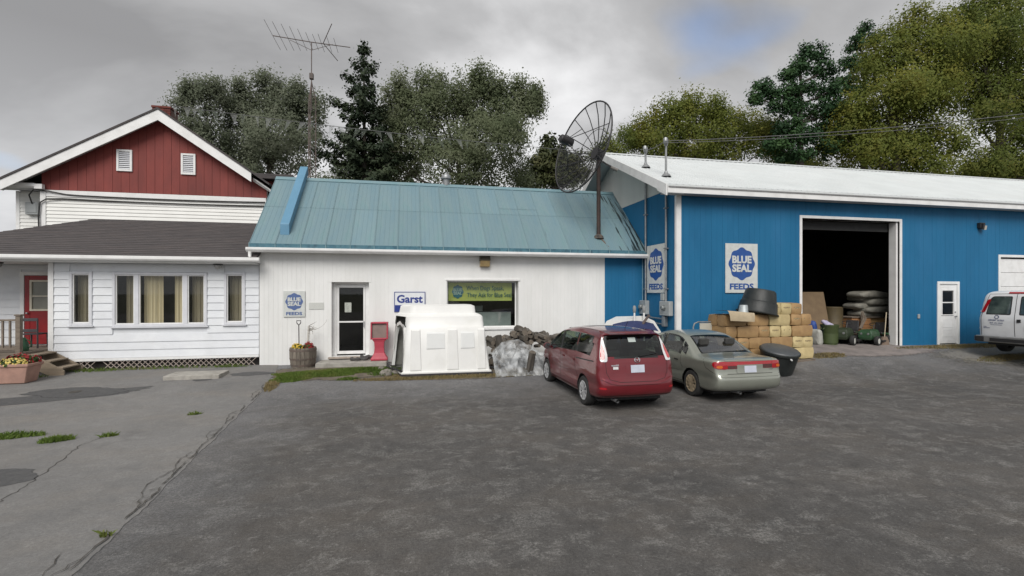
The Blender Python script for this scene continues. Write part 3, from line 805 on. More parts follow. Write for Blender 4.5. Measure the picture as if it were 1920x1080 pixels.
# ------------------------------------------------------------------ barn
YB, BX0, BX1, BZT = 13.93, 8.44, 36.0, 5.78
BARN = thing('blue_barn', 'large bright blue barn with white steel roof and open bay door', 'building', (BX0 + 8, YB, 0.6))
BAY = (13.15, 17.30, 0.5, 5.05)
PD = (19.10, 19.98, 0.5, 2.82)
GD = (22.07, 26.0, 0.5, 3.84)
hol = (BAY, PD, GD)
b = MB(); plane_boards(b, BX0, BX1, YB - .03, .10, BZT, .203, .004, hol, rv=.003); stuff(b.build('wall_boards', M_BLUE, BARN))
b = MB(); wall_pieces(b, BX0 + .03, BX1, YB - .024, YB + .26, .10, BZT, hol); b.build('wall', M_BLUE, BARN)
RBY, RBZ = 18.6, 8.30            # ridge
EFY, EFZ = 13.43, 5.88           # front eave
slope = (RBZ - EFZ) / (RBY - EFY)
def gtop(u): return (EFZ + (min(u, 2*RBY - u) - EFY) * slope) - .14
b = MB(); plane_boards(b, YB, 23.3, BX0 - .03, .10, 5.92, .203, .004, axis='y', rv=.003); stuff(b.build('gable_boards', M_BLUE, BARN))
b = MB(); plane_boards(b, YB, 23.3, BX0 - .035, 5.925, 6.0, .203, .004, axis='y', zt=gtop, rv=.003)
stuff(b.build('gable_boards', mat('cream_gable_boards', (.62, .63, .60), (.55, .56, .53), .65, 1.2, 5, stretch=(1, 1, .3)), BARN))['label'] = 'white upper gable boards'
b = MB(); b.prism([(YB, .1), (23.3, .1), (23.3, gtop(23.3)), (RBY, gtop(RBY)), (YB, gtop(YB))], BX0 - .024, BX0 + .2, 'x')
b.box(BX0 + .2, BX1, 23.1, 23.3, .1, 5.7); b.box(BX1 - .2, BX1, YB + .27, 23.1, .1, 5.7); b.build('wall', M_BLUE, BARN)
b = MB(); b.box(BX0 + .21, BX1 - .2, YB + .27, 23.05, .2, .56); b.build('floor', M_FLOOR, BARN)
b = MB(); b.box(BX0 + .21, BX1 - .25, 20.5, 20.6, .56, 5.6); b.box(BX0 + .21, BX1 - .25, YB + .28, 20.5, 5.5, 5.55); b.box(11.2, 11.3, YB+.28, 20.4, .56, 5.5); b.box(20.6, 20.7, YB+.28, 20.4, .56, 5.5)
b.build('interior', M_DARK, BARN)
# roof
roofb = MB()
X0r, X1r = 7.78, 36.6
def br(x, s, h):          # s along y from eave
    return (x, EFY + s, EFZ + s * slope + h)
DS = RBY - EFY
roofb.add([br(X0r, 0, 0), br(X1r, 0, 0), br(X1r, DS, 0), br(X0r, DS, 0), br(X0r, 0, -.06), br(X1r, 0, -.06), br(X1r, DS, -.06), br(X0r, DS, -.06)],
          [(0,1,2,3),(7,6,5,4),(0,4,5,1),(1,5,6,2),(3,7,4,0)])
yb = 2*RBY - EFY
roofb.add([(X0r, RBY, RBZ), (X1r, RBY, RBZ), (X1r, yb, EFZ), (X0r, yb, EFZ), (X0r, RBY, RBZ-.06), (X1r, RBY, RBZ-.06), (X1r, yb, EFZ-.06), (X0r, yb, EFZ-.06)],
          [(0,1,2,3),(7,6,5,4),(1,5,6,2),(2,6,7,3),(3,7,4,0)])
BROOF = roofb.build('roof', M_STEEL, BARN)
b = MB(); x = X0r + .1
while x < X1r:
    b.add([br(x - .02, -.01, .001), br(x + .02, -.01, .001), br(x, -.01, .022), br(x - .02, DS, .001), br(x + .02, DS, .001), br(x, DS, .022)], [(0, 2, 1), (0, 3, 5, 2), (1, 2, 5, 4)])
    x += .229
stuff(b.build('roof_ribs', M_STEEL, BROOF))
b = MB(); b.add([(X0r, RBY - .2, RBZ - .2*slope + .03), (X1r, RBY - .2, RBZ - .2*slope + .03), (X1r, RBY, RBZ + .045), (X0r, RBY, RBZ + .045), (X1r, RBY + .2, RBZ - .2*slope + .03), (X0r, RBY + .2, RBZ - .2*slope + .03)], [(0,1,2,3), (3,2,4,5)])
b.build('ridge_cap', M_STEEL, BROOF)
b = MB(); b.box(X0r + .03, X1r, EFY + .0, EFY + .03, EFZ - .27, EFZ - .062); b.build('fascia', M_WHITE, BARN)
b = MB(); b.box(X0r + .05, X1r, EFY - .03, EFY - .002, EFZ - .10, EFZ - .065); b.build('drip_edge', mat('dark_drip_edge', (.2, .2, .2), (.3, .3, .3), .6, 20), BARN)
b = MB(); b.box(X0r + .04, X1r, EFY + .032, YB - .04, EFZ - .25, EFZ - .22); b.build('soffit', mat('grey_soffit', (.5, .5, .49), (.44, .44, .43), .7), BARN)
for sgn, (ya, za, yb_, zb) in ((1, (EFY - .001, EFZ - .005, RBY, RBZ)), (-1, (2*RBY - EFY, EFZ, RBY, RBZ))):
    b = MB(); b.prism([(ya, za), (yb_, zb), (yb_, zb - .30), (ya, za - .30)], X0r - .03, X0r + .015, 'x'); b.build('rake_board', M_WHITE, BARN)
b = MB(); b.prism([(EFY - .002, EFZ - .3), (EFY - .002, EFZ - .36), (EFY + .55, EFZ - .10), (EFY + .55, EFZ - .02)], X0r - .028, X0r + .013, 'x'); b.build('rake_return', M_WHITE, BARN)
b = MB(); b.add([br(X0r + .02, .03, -.30), br(BX0 - .05, .03, -.30), br(BX0 - .05, DS, -.30), br(X0r + .02, DS, -.30), br(X0r + .02, .03, -.28), br(BX0 - .05, .03, -.28), br(BX0 - .05, DS, -.28), br(X0r + .02, DS, -.28)],
      [(0,3,2,1),(4,5,6,7),(0,1,5,4),(1,2,6,5),(2,3,7,6),(3,0,4,7)]); b.build('rake_soffit', M_WHITE, BARN)
# corner trim
b = MB(); b.box(BX0 - .05, BX0 + .10, YB - .065, YB - .034, .1, BZT - .15); b.box(BX0 - .075, BX0 - .052, YB - .065, YB + .04, .1, BZT - .15); b.build('corner_trim', M_WHITE, BARN)
# bay door frame with reveals
b = MB(); b.box(13.05, 13.15, YB - .06, YB + .30, .5, 5.15); b.box(17.30, 17.40, YB - .06, YB + .30, .5, 5.15); b.box(13.15, 17.30, YB - .06, YB + .30, 5.05, 5.15)
b.box(17.22, 17.30, YB + .02, YB + .30, .57, 5.05); b.build('bay_door_frame', M_WHITE, BARN, bevel=.01)
b = MB(); b.box(13.2, 17.2, YB + .32, YB + .38, 4.72, 5.02); b.build('raised_door_edge', mat('dull_grey_door', (.03, .03, .03), (.02, .02, .02), .8), BARN)
# personnel door
b = MB(); b.box(19.02, 19.12, YB - .06, YB + .1, .56, 2.90); b.box(19.96, 20.06, YB - .06, YB + .1, .56, 2.90); b.box(19.12, 19.96, YB - .06, YB + .1, 2.80, 2.90); b.build('door_frame', M_WHITE, BARN, bevel=.008)
b = MB(); frame(b, 19.12, 19.96, YB - .02, YB + .03, .60, 2.80, .12, wt=.13); b.box(19.24, 19.84, YB - .018, YB + .03, .73, 1.62); b.box(19.24, 19.84, YB - .018, YB + .03, 2.60, 2.67)
pdr = b.build('door', M_WHITE, BARN, bevel=.006)
b = MB()
for (a, c) in ((.85, 1.12), (1.2, 1.5)):
    frame(b, 19.30, 19.78, YB - .028, YB - .0185, a, c, .02)
b.build('door_moulding', M_WHITE, pdr)
b = MB(); frame(b, 19.24, 19.84, YB - .032, YB + .02, 1.64, 2.60, .035); b.box(19.275, 19.805, YB - .03, YB + .01, 2.10, 2.14); b.build('window_frame', M_WHITE, pdr)
b = MB(); b.box(19.275, 19.805, YB + .0, YB + .004, 1.675, 2.565); b.build('pane', glass_mat('dark_pane', (.10, .11, .11), .06), pdr)
b = MB(); b.lathe([(.0, -.075), (.025, -.07), (.032, -.05), (.02, -.03), (.02, 0)], 12, (19.88, YB - .02, 1.60), 'y'); b.build('knob', M_GALV, pdr, smooth=True)
b = MB(); b.lathe([(.0, -.03), (.022, -.028), (.025, 0)], 12, (19.88, YB - .02, 1.76), 'y'); b.build('lock', M_GALV, pdr, smooth=True)
b = MB(); b.box(19.02, 20.06, YB - .12, YB + .1, .50, .565); b.build('door_sill', M_CONC, BARN, bevel=.01)
# overhead garage door
b = MB(); b.box(21.97, 22.07, YB - .06, YB + .1, .5, 3.94); b.box(26.0, 26.1, YB - .06, YB + .1, .5, 3.94); b.box(22.07, 26.0, YB - .06, YB + .1, 3.84, 3.94); b.build('garage_door_frame', M_WHITE, BARN, bevel=.01)
for k in range(6):
    b = MB(); b.box(22.08, 25.99, YB + .02, YB + .07, .56 + k*.54, .56 + k*.54 + .53); b.build('garage_door_panel', M_WHITE, BARN, bevel=.012)
# fittings on the front
wl = thing('wall_light', 'small dark wall light high on the blue barn front', 'lamp', (21.03, YB - .03, 4.8))
b = MB(); b.box(20.92, 21.14, YB - .16, YB - .032, 4.92, 5.12); b.prism([(YB - .032, 5.12), (YB - .24, 5.08), (YB - .20, 4.86), (YB - .032, 4.90)], 20.95, 21.04, 'x'); b.build('housing', M_BLACK, wl, bevel=.01)
b = MB(); b.prism([(YB - .10, 5.02), (YB - .22, 5.0), (YB - .19, 4.84), (YB - .1, 4.86)], 21.045, 21.15, 'x'); b.build('lens', mat('frosted_lens', (.5, .48, .42), (.4, .38, .33), .4), wl, bevel=.008)
ou = MB(); ou.box(18.10, 18.20, YB - .07, YB - .032, 1.54, 1.70); tag(ou.build('outlet_box', M_GREYB, bevel=.01), 'small pale outlet box on the blue wall beside the bay door', 'outlet')

# signs
def feed_sign(name, label, w, h, loc, rz=0.0, amp=.05, pale=0.0):
    s = thing(name, label, 'sign', loc, rz, 'feed signs')
    MB().box(-w/2, w/2, -.012, .012, 0, h).build('sign_board', M_SIGNW, s, local=True, bevel=.004)
    m_ = M_SIGNB if not pale else mat('faded_sign_blue', (.075, .125, .29), (.09, .14, .3), .6)
    bb = MB(); badge(bb, 0, h*.59, w*.41, h*.335, -.017, amp); bd = bb.build('badge', m_, s, local=True)
    def tx(t, ww, hh, z, mm, off):
        me = fit_text(t, ww, hh, off); me.materials.append(mm)
        o = bpy.data.objects.new('lettering', me); COL.objects.link(o); o.parent = s
        o.location = (0, -.021 if mm is M_SIGNW else -.016, z); o.rotation_euler = (R(90), 0, 0)
    tx('BLUE', w*.60, h*.155, h*.675, M_SIGNW, .045)
    tx('SEAL', w*.60, h*.155, h*.50, M_SIGNW, .045)
    tx('FEEDS', w*.74, h*.125, h*.13, m_, .035)
    return s
feed_sign('feed_sign', 'blue and white feed sign on the barn front beside the bale stack', 1.22, 1.64, (10.76, YB - .06, 2.48))
feed_sign('feed_sign', 'blue and white feed sign on the barn side wall above the meters', 1.28, 1.68, (BX0 - .075, 15.16, 2.48), R(-90))
feed_sign('feed_sign', 'faded feed sign on the white shop wall left of the glass door', .64, .82, (-3.62, YS - .055, 1.72), 0, .05, 1.0)
# seed sign
gs = thing('seed_sign', 'white seed sign with blue lettering on the shop wall behind the hutch', 'sign', (-.04, YS - .05, 1.85))
MB().box(-.50, .50, -.01, .012, 0, .66).build('sign_board', mat('glossy_sign_white', (.72, .74, .76), (.66, .68, .7), .4), gs, local=True)
b = MB(); frame(b, -.505, .505, -.016, .014, -.005, .665, .022, bottom=False); b.box(-.48, .06, -.015, -.0105, .0, .225); b.build('blue_field', mat('seed_blue', (.012, .035, .22), (.012, .03, .2), .5), gs, local=True)
me = fit_text('Garst', .84, .27, .03); me.materials.append(MATS['seed_blue']); o = bpy.data.objects.new('lettering', me); COL.objects.link(o); o.parent = gs; o.location = (0, -.013, .43); o.rotation_euler = (R(90), 0, 0)
b = MB(); b.box(-3.19, -2.74, YS - .045, YS - .034, 1.95, 2.17); tag(b.build('notice_board', mat('faded_notice', (.60, .61, .58), (.48, .49, .46), .7, 26, 3, stretch=(1, 1, 3)), bevel=.003), 'faded pale notice plate between the feed sign and the shop door', 'sign')

# service conduits and meters on the barn's side wall
XW = BX0 - .035
def conduit(y, ztop, zb, label):
    t = thing('service_mast', label, 'conduit', (XW - .06, y, zb), 0, 'service masts on the barn')
    MB().tube([(XW - .06, y, zb), (XW - .06, y, ztop)], .036, 10).build('pipe', M_GALV, t, smooth=True)
    MB().tube([(XW - .06, y, ztop), (XW - .06, y, ztop + .08), (XW - .10, y - .06, ztop + .17), (XW - .16, y - .14, ztop + .16), (XW - .18, y - .17, ztop + .08)], [.05, .075, .085, .08, .06], 10).build('weather_head', M_GALV, t, smooth=True)
    zr = EFZ + (y - EFY) * slope
    MB().lathe([(.05, .16), (.065, .10), (.13, .04), (.17, -.02)], 16, (XW - .06, y, zr + .02)).build('roof_boot', M_GALV, t, smooth=True)
    for z in span(zb + .4, 5.3, 1.2):
        MB().box(XW - .125, XW - .002, y - .065, y + .065, z, z + .035).build('pipe_strap', M_GALV, t)
    return t
conduit(15.88, 7.55, 2.2, 'galvanised service mast on the barn side, the one nearer the shop')
conduit(14.47, 7.40, 2.2, 'galvanised service mast on the barn side, the one nearer the corner')
def meter(y, z0, w, h, label, dial=True):
    t = thing('electric_meter', label, 'meter', (XW - .1, y, z0), 0, 'electric meters on the barn')
    MB().box(XW - .16, XW - .002, y - w/2, y + w/2, z0, z0 + h).build('box', M_GREYB, t, bevel=.012)
    if dial:
        MB().lathe([(.0, -.12), (.06, -.118), (.078, -.10), (.085, -.02), (.10, -.015), (.10, 0)], 20, (XW - .161, y, z0 + h*.55), 'x').build('dial', mat('meter_glass', (.25, .27, .27), (.1, .11, .11), .2, 20), t, smooth=True)
meter(15.98, 1.70, .55, .50, 'grey electric meter on the barn side under the far mast')
meter(14.42, 1.72, .62, .48, 'grey electric meter on the barn side under the corner mast')
b = MB(); b.box(XW - .13, XW - .002, 14.52, 14.72, 2.22, 2.46); tag(b.build('junction_box', M_GREYB, bevel=.01), 'small grey junction box just above the corner meter', 'box')
t = thing('pipe_run', 'two grey pipes running along the barn side below the meters', 'pipe', (XW - .05, 15, 1.4))
MB().tube([(XW - .06, 16.1, 1.62), (XW - .06, 14.95, 1.60), (XW - .06, 14.62, 1.60)], .028, 8).build('pipe', M_GALV, t, smooth=True)
MB().tube([(XW - .06, 16.1, 1.50), (XW - .06, 15.0, 1.42), (XW - .06, 14.6, 1.42)], .028, 8).build('pipe', M_GALV, t, smooth=True)
MB().box(XW - .14, XW - .002, 14.45, 14.62, 1.35, 1.70).build('junction', M_GALV, t, bevel=.01)
t = MB(); t.tube([(XW - .05, 16.13, .3), (XW - .05, 16.13, 3.78)], .022, 8); tag(t.build('drain_pipe', mat('blue_grey_pipe', (.16, .30, .40), (.13, .26, .35), .5), smooth=True), 'thin painted pipe in the inner corner of shop and barn', 'pipe')
# ------------------------------------------------------------------ house
YH, HX0, HX1 = 16.27, -10.25, -4.68
HOUSE = thing('white_house', 'white house with red gable, dark shingled front roof and clapboard front room', 'house', (-8, YH, 0.2))
WIN = [(-9.71, -9.23, 1.57, 3.06), (-8.62, -6.19, 1.52, 3.05), (-5.62, -5.12, 1.55, 3.07)]
def clapboards(x0, x1, y, z0, z1, ex, holes, parent, m, name='siding_board', joined=False):
    z = z0; jm = MB()
    while z < z1 - .02:
        zt = min(z + ex, z1)
        xs = [(x0, x1)]
        for (a, b_, c, d) in holes:
            if zt > c + .002 and z < d - .002:
                ns = []
                for s in xs:
                    if b_ <= s[0] or a >= s[1]: ns.append(s); continue
                    if a > s[0]: ns.append((s[0], a))
                    if b_ < s[1]: ns.append((b_, s[1]))
                xs = ns
        for s in xs:
            mb = jm if joined else MB()
            mb.add([(s[0], y - .034, z + .004), (s[1], y - .034, z + .004), (s[1], y, z + .004), (s[0], y, z + .004), (s[0], y - .010, zt + .012), (s[1], y - .010, zt + .012), (s[1], y, zt + .012), (s[0], y, zt + .012)],
                   [(0,3,2,1),(4,5,6,7),(0,1,5,4),(1,2,6,5),(2,3,7,6),(3,0,4,7)])
            if not joined: mb.build(name, m, parent)
        z += ex
    if joined: return stuff(jm.build(name, m, parent))
b = MB(); wall_pieces(b, HX0 + .01, HX1, YH + .002, YH + .14, .5, 3.42, WIN); wall = b.build('front_wall', M_WHITE2, HOUSE)
clapboards(HX0 + .10, HX1, YH, .55, 3.34, .2325, [(a - .05, b_ + .05, c - .05, d + .05) for a, b_, c, d in WIN], wall, M_WHITE2)
b = MB(); b.box(HX0 - .03, HX0 + .10, YH - .045, YH - .0305, .48, 3.36); b.box(HX0 - .03, HX0 + .008, YH - .03, YH + .12, .48, 3.36); b.build('corner_trim', M_WHITE, HOUSE)
b = MB(); b.box(HX0 + .10, HX1, YH - .05, YH + .01, .47, .548); b.build('skirt_board', M_WHITE, HOUSE)
M_SASH = mat('grey_white_sash', (.66, .67, .70), (.6, .61, .64), .5, 4)
for i, (a, b_, c, d) in enumerate(WIN):
    mb = MB(); frame(mb, a - .05, b_ + .05, YH - .055, YH + .03, c - .05, d + .05, .075)
    cuts = [] if i != 1 else [(-8.10, -7.98), (-6.80, -6.68)]
    for u, v in cuts: mb.box(u, v, YH - .045, YH + .03, c + .025, d - .025)
    w = mb.build('window', M_SASH, HOUSE, bevel=.006)
    spans = [(a, b_)] if not cuts else [(a, cuts[0][0]), (cuts[0][1], cuts[1][0]), (cuts[1][1], b_)]
    for u, v in spans:
        mb = MB(); frame(mb, u + .026 if u == a else u, v - .026 if v == b_ else v, YH - .02, YH + .02, c + .026, d - .026, .03); mb.build('sash', M_WHITE, w)
        mb = MB(); mb.box(u + .03, v - .03, YH + .004, YH + .008, c + .05, d - .05); mb.build('pane', M_GLASS, w)
    mb = MB(); mb.box(a - .09, b_ + .09, YH - .085, YH - .02, c - .085, c - .052); mb.build('sill', M_SASH, w)
def curtain(x0, x1, z0, z1, y, m):
    n = max(6, int((x1 - x0) / .03)); mb = MB()
    for i in range(n + 1):
        x = x0 + (x1 - x0) * i / n; yy = y + .025 * math.sin(i * 1.7) + .01 * math.sin(i * .6)
        mb.v += [(x, yy, z0), (x, yy, z1)]
    mb.f = [(2*i, 2*i+2, 2*i+3, 2*i+1) for i in range(n)]; mb.mi = [0] * n
    tag(mb.build('curtain', m), 'x', 'curtain')
    return bpy.context.scene.objects[-1] if False else COL.objects[-1]
M_CURD = mat('taupe_curtain', (.30, .26, .19), (.22, .19, .14), .9, 3, 5, stretch=(6, 1, .3))
for (x0, x1, mm, lb) in ((-9.68, -9.26, M_CURD, 'taupe curtain in the narrow window by the porch corner'), (-8.42, -8.14, M_CURD, 'dark taupe curtain in the left light of the triple window'),
                         (-7.95, -7.42, M_CURT, 'beige curtain drawn left of the dark gap in the triple window'), (-7.12, -6.82, M_CURT, 'beige curtain drawn right of the dark gap in the triple window'),
                         (-6.64, -6.30, M_CURD, 'dark taupe curtain in the right light of the triple window'), (-5.58, -5.16, M_CURD, 'taupe curtain in the narrow window beside the shop wall')):
    o = curtain(x0, x1, 1.5, 3.1, YH + .2, mm); o['label'] = lb; o['group'] = 'window curtains'
b = MB(); b.box(HX0 + .1, HX1, YH + .6, YH + .65, .5, 3.4); b.box(HX0 + .1, HX1, YH + .15, YH + .6, .5, .55); b.box(HX0+.1, HX1, YH + .15, YH + .6, 3.36, 3.4)
b.build('interior', M_DARK, HOUSE)
# lattice skirting
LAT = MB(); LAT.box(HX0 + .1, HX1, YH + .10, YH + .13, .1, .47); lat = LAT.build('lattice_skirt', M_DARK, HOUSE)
M_LATT = mat('weathered_lattice', (.55, .48, .43), (.42, .36, .32), .85, 6, rnd=.12, dirt=(.2, .16, .12), dscale=3)
H = .30; z0 = .19
sa = MB(); sa.bar((0, 0, 0), (H, 0, H), .012, .034, (0, 1, 0)); sb = MB(); sb.bar((0, 0, H), (H, 0, 0), .012, .032, (0, 1, 0))
ma, mb_ = sa.mesh('lattice_strip', M_LATT), sb.mesh('lattice_strip', M_LATT)
x = HX0 + .55
while x < HX1 - .32:
    skip = -9.35 < x < -9.05
    if not skip:
        o = obj('lattice_strip', ma, lat); o.location = Vector((x, YH - .005, z0 - .02)) - wo(lat)
        o = obj('lattice_strip', mb_, lat); o.location = Vector((x, YH + .012, z0 - .02)) - wo(lat)
    x += .15
o = obj('lattice_strip', mb_, lat); o.location = Vector((-9.75, YH - .1, z0 - .04)) - wo(lat); o.rotation_euler = (0, .2, .1)
b = MB(); b.box(HX0 + .4, HX1, YH + .03, YH + .06, .10, .20); b.build('base_rail', M_LATT, lat)
# porch recess
YP = 17.6
b = MB(); b.box(-14.5, HX0 - .05, YP + .002, YP + .12, .3, 3.6); pw_ = b.build('porch_wall', M_WHITE2, HOUSE)
clapboards(-14.5, HX0 - .05, YP, .88, 3.34, .2325, [(-11.84, -10.72, .5, 3.12)], pw_, M_WHITE2)
b = MB(); frame(b, -11.86, -10.72, YP - .05, YP + .03, .86, 3.14, .11, bottom=False); b.build('door_frame', M_WHITE, HOUSE, bevel=.006)
M_REDD = mat('red_door_paint', (.28, .012, .014), (.22, .012, .014), .4, 3)
b = MB(); frame(b, -11.74, -10.84, YP - .04, YP - .002, .88, 3.02, .14, wt=.16); b.box(-11.60, -10.98, YP - .035, YP - .002, 1.04, 1.92); d = b.build('door', M_REDD, HOUSE, bevel=.006)
b = MB(); frame(b, -11.60, -10.98, YP - .055, YP - .004, 1.92, 2.88, .055); b.box(-11.545, -11.035, YP - .05, YP - .006, 2.36, 2.40); b.build('window_frame', mat('cream_sash', (.68, .62, .50), (.6, .55, .44), .5), d)
b = MB(); b.box(-11.545, -11.035, YP - .02, YP - .012, 1.975, 2.825); b.build('pane', mat('blind_behind_glass', (.25, .25, .21), (.2, .2, .17), .25, 2), d)
b = MB(); b.lathe([(0, -.08), (.028, -.07), (.03, -.05), (.015, -.03), (.015, 0)], 10, (-11.65, YP - .04, 1.85), 'y'); b.build('knob', M_GALV, d, smooth=True)
# porch deck and railing
deck = MB()
for i in range(16):
    deck.box(-14.5, -10.32, 15.36 + i*.14, 15.36 + i*.14 + .132, .81, .85)
dk = deck.build('porch_deck', M_WOOD, HOUSE)
b = MB(); b.box(-14.5, -10.33, 15.37, 15.41, .62, .808); b.box(-10.37, -10.33, 15.41, 16.2, .62, .808); b.build('deck_joist', M_WOOD, dk)
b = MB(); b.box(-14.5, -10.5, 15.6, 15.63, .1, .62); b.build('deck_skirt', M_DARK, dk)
b = MB(); b.box(-10.47, -10.36, 15.34, 15.45, .62, 1.86); b.box(-10.49, -10.34, 15.32, 15.47, 1.86, 1.90); b.build('railing_post', M_WOOD, HOUSE, bevel=.006)
b = MB(); b.box(-14.5, -10.48, 15.36, 15.43, 1.72, 1.77); rl = b.build('railing', M_WOOD, HOUSE, bevel=.005)
b = MB(); b.box(-14.5, -10.48, 15.37, 15.42, .95, 1.0); b.build('bottom_rail', M_WOOD, rl)
x = -10.62
while x > -14.2:
    b = MB(); b.box(x - .02, x + .02, 15.375, 15.415, 1.0, 1.72); b.build('baluster', M_WOOD, rl); x -= .165
# steps going down to the right along the wall
st = thing('porch_steps', 'weathered wooden steps coming down from the porch beside the white wall', 'steps', (-9.9, 15.75, .2))
M_STEP = mat('grey_brown_step_wood', (.30, .24, .175), (.21, .17, .125), .9, 5, 7, bump=.3, stretch=(.5, 3, 3), rnd=.08)
for y in (15.36, 16.12):
    mb = MB(); mb.prism([(-10.33, .82), (-10.33, .55), (-9.62, .16), (-9.36, .16), (-9.36, .34), (-10.1, .80)], y, y + .045, 'y'); mb.build('stringer', M_STEP, st)
for k in range(3):
    xx = -10.28 + k*.29; zz = .80 - k*.19
    mb = MB(); mb.box(xx - .02, xx + .29, 15.41, 16.115, zz - .04, zz); mb.build('tread', M_STEP, st, bevel=.005)
# front roof with a hip at its left end
EY, EZ, TY, TZ = 15.72, 3.56, 19.2, 5.06
HTX, HEX, RXE = -10.74, -14.25, -4.60
b = MB()
NC = 22
for i in range(NC):
    t0, t1 = i / NC, (i + 1) / NC + .006
    def pt(t, h, right): return ((RXE if right else HEX + (HTX - HEX) * min(t, 1)), EY + (TY - EY) * t - h*.4, EZ + (TZ - EZ) * t + h)
    h = .014
    b.add([pt(t0, h, 0), pt(t0, h, 1), pt(t1, .002, 1), pt(t1, .002, 0), pt(t0, 0, 0), pt(t0, 0, 1)], [(0,1,2,3), (4,5,1,0)])
shg = b.build('front_roof', M_SHING, HOUSE); stuff(shg)
b = MB(); b.add([(HEX, EY, EZ - .002), (RXE, EY, EZ - .002), (RXE, TY, TZ - .002), (HTX, TY, TZ - .002), (HEX, TY + 3, EZ - .002), (HEX, EY, EZ - .06), (RXE, EY, EZ - .06), (RXE, TY, TZ - .06), (HTX, TY, TZ - .06)],
      [(0,1,2,3), (8,7,6,5), (0,5,6,1), (1,6,7,2), (0,3,4)]); b.build('roof_deck', M_SHING, HOUSE)
b = MB(); b.prism([(EY - .10, 3.55), (EY + .02, 3.55), (EY + .02, 3.41), (EY - .06, 3.41), (EY - .10, 3.46)], HEX, -4.50, 'x'); b.build('gutter', M_WHITE, HOUSE, bevel=.008)
b = MB(); b.box(HEX, -4.66, EY + .025, EY + .05, 3.38, 3.545); b.build('fascia', M_WHITE, HOUSE)
b = MB(); b.box(HEX, -4.66, EY + .05, YH - .05, 3.365, 3.385); b.box(HEX, HX0 - .04, YH - .05, YP - .05, 3.365, 3.385); b.build('soffit', M_WHITE, HOUSE)
b = MB(); b.prism([(EY, 3.40), (YH + .3, 3.40), (YH + .3, 3.76), (EY + .1, 3.58)], -4.66, -4.62, 'x'); b.build('gutter_end_board', M_WHITE, HOUSE)
def eave_light(x, y, label):
    t = thing('eave_light', label, 'lamp', (x, y, 3.2), 0, 'house eave lights')
    MB().lathe([(0, .0), (.13, -.0), (.13, -.03), (.10, -.04)], 16, (x, y, 3.36)).build('base', M_BLACK, t, smooth=True)
    MB().lathe([(.10, -.04), (.105, -.08), (.08, -.13), (.0, -.16)], 16, (x, y, 3.36)).build('globe', mat('milky_globe', (.36, .36, .35), (.28, .28, .27), .3), t, smooth=True)
eave_light(-5.75, 16.0, 'small round lamp under the house eave near the shop')
eave_light(-11.55, 16.3, 'small round lamp under the porch eave at the left edge')
# gable
YG = 19.2
AX, AZ = -8.64, 8.86                      # apex of the rake
sL, sR = .585, .69
def rk(x): return AZ - (AX - x) * sL if x < AX else AZ - (x - AX) * sR
b = MB(); b.prism([(-12.33, 4.2), (-5.28, 4.2), (-5.28, rk(-5.28) - .1), (AX, AZ - .12), (-12.33, rk(-12.33) - .1)], YG + .002, YG + .15, 'y'); gw = b.build('gable_wall', M_VINYL, HOUSE)
clapboards(-12.20, -5.28, YG, 4.30, 5.76, .125, [], gw, M_VINYL, 'vinyl_siding', True)
b = MB(); b.box(-12.20, -5.28, YG - .04, YG, 5.78, 6.0); b.build('frieze_board', M_WHITE, HOUSE)
b = MB(); b.box(-12.36, -12.20, YG - .05, YG + .01, 4.2, 6.0); b.build('corner_trim', M_WHITE, HOUSE)
VENTS = [(-10.09, -9.61, 6.75, 7.51), (-8.08, -7.61, 6.73, 7.49)]
x = -12.32; wbd = .262
while x < -5.25:
    u, v = x, min(x + wbd - .008, -5.25)
    segs = [(6.005, None)]
    for (a, b_, c, d_) in VENTS:
        pass
    for s0, s1 in segs:
        mb = MB(); ya = YG - .03 - random.uniform(0, .004)
        if s1 is None:
            top = [(v, rk(v) - .13), (u, rk(u) - .13)]
            if u < AX < v: top.insert(1, (AX, AZ - .13))
            if rk(u) - .13 <= s0 + .02 and rk(v) - .13 <= s0 + .02: continue
            mb.prism([(u, s0), (v, s0)] + [(p_[0], max(p_[1], s0 + .005)) for p_ in top], ya, YG, 'y')
        else: mb.box(u, v, ya, YG, s0, s1)
        mb.build('gable_board', M_RED, gw)
    x += wbd
for (a, b_, c, d_) in VENTS:
    mb = MB(); frame(mb, a, b_, YG - .085, YG - .02, c, d_, .07); vt = mb.build('gable_vent', M_WHITE, HOUSE, bevel=.006)
    mb = MB(); mb.box(a + .07, b_ - .07, YG - .040, YG - .036, c + .07, d_ - .07); mb.build('backing', M_DARK, vt)
    for k in range(9):
        z = c + .08 + k * .067
        mb = MB(); mb.add([(a+.07, YG-.078, z), (b_-.07, YG-.078, z), (b_-.07, YG-.042, z+.055), (a+.07, YG-.042, z+.055)], [(0,1,2,3)]); mb.build('slat', M_GALV if False else M_SASH, vt)
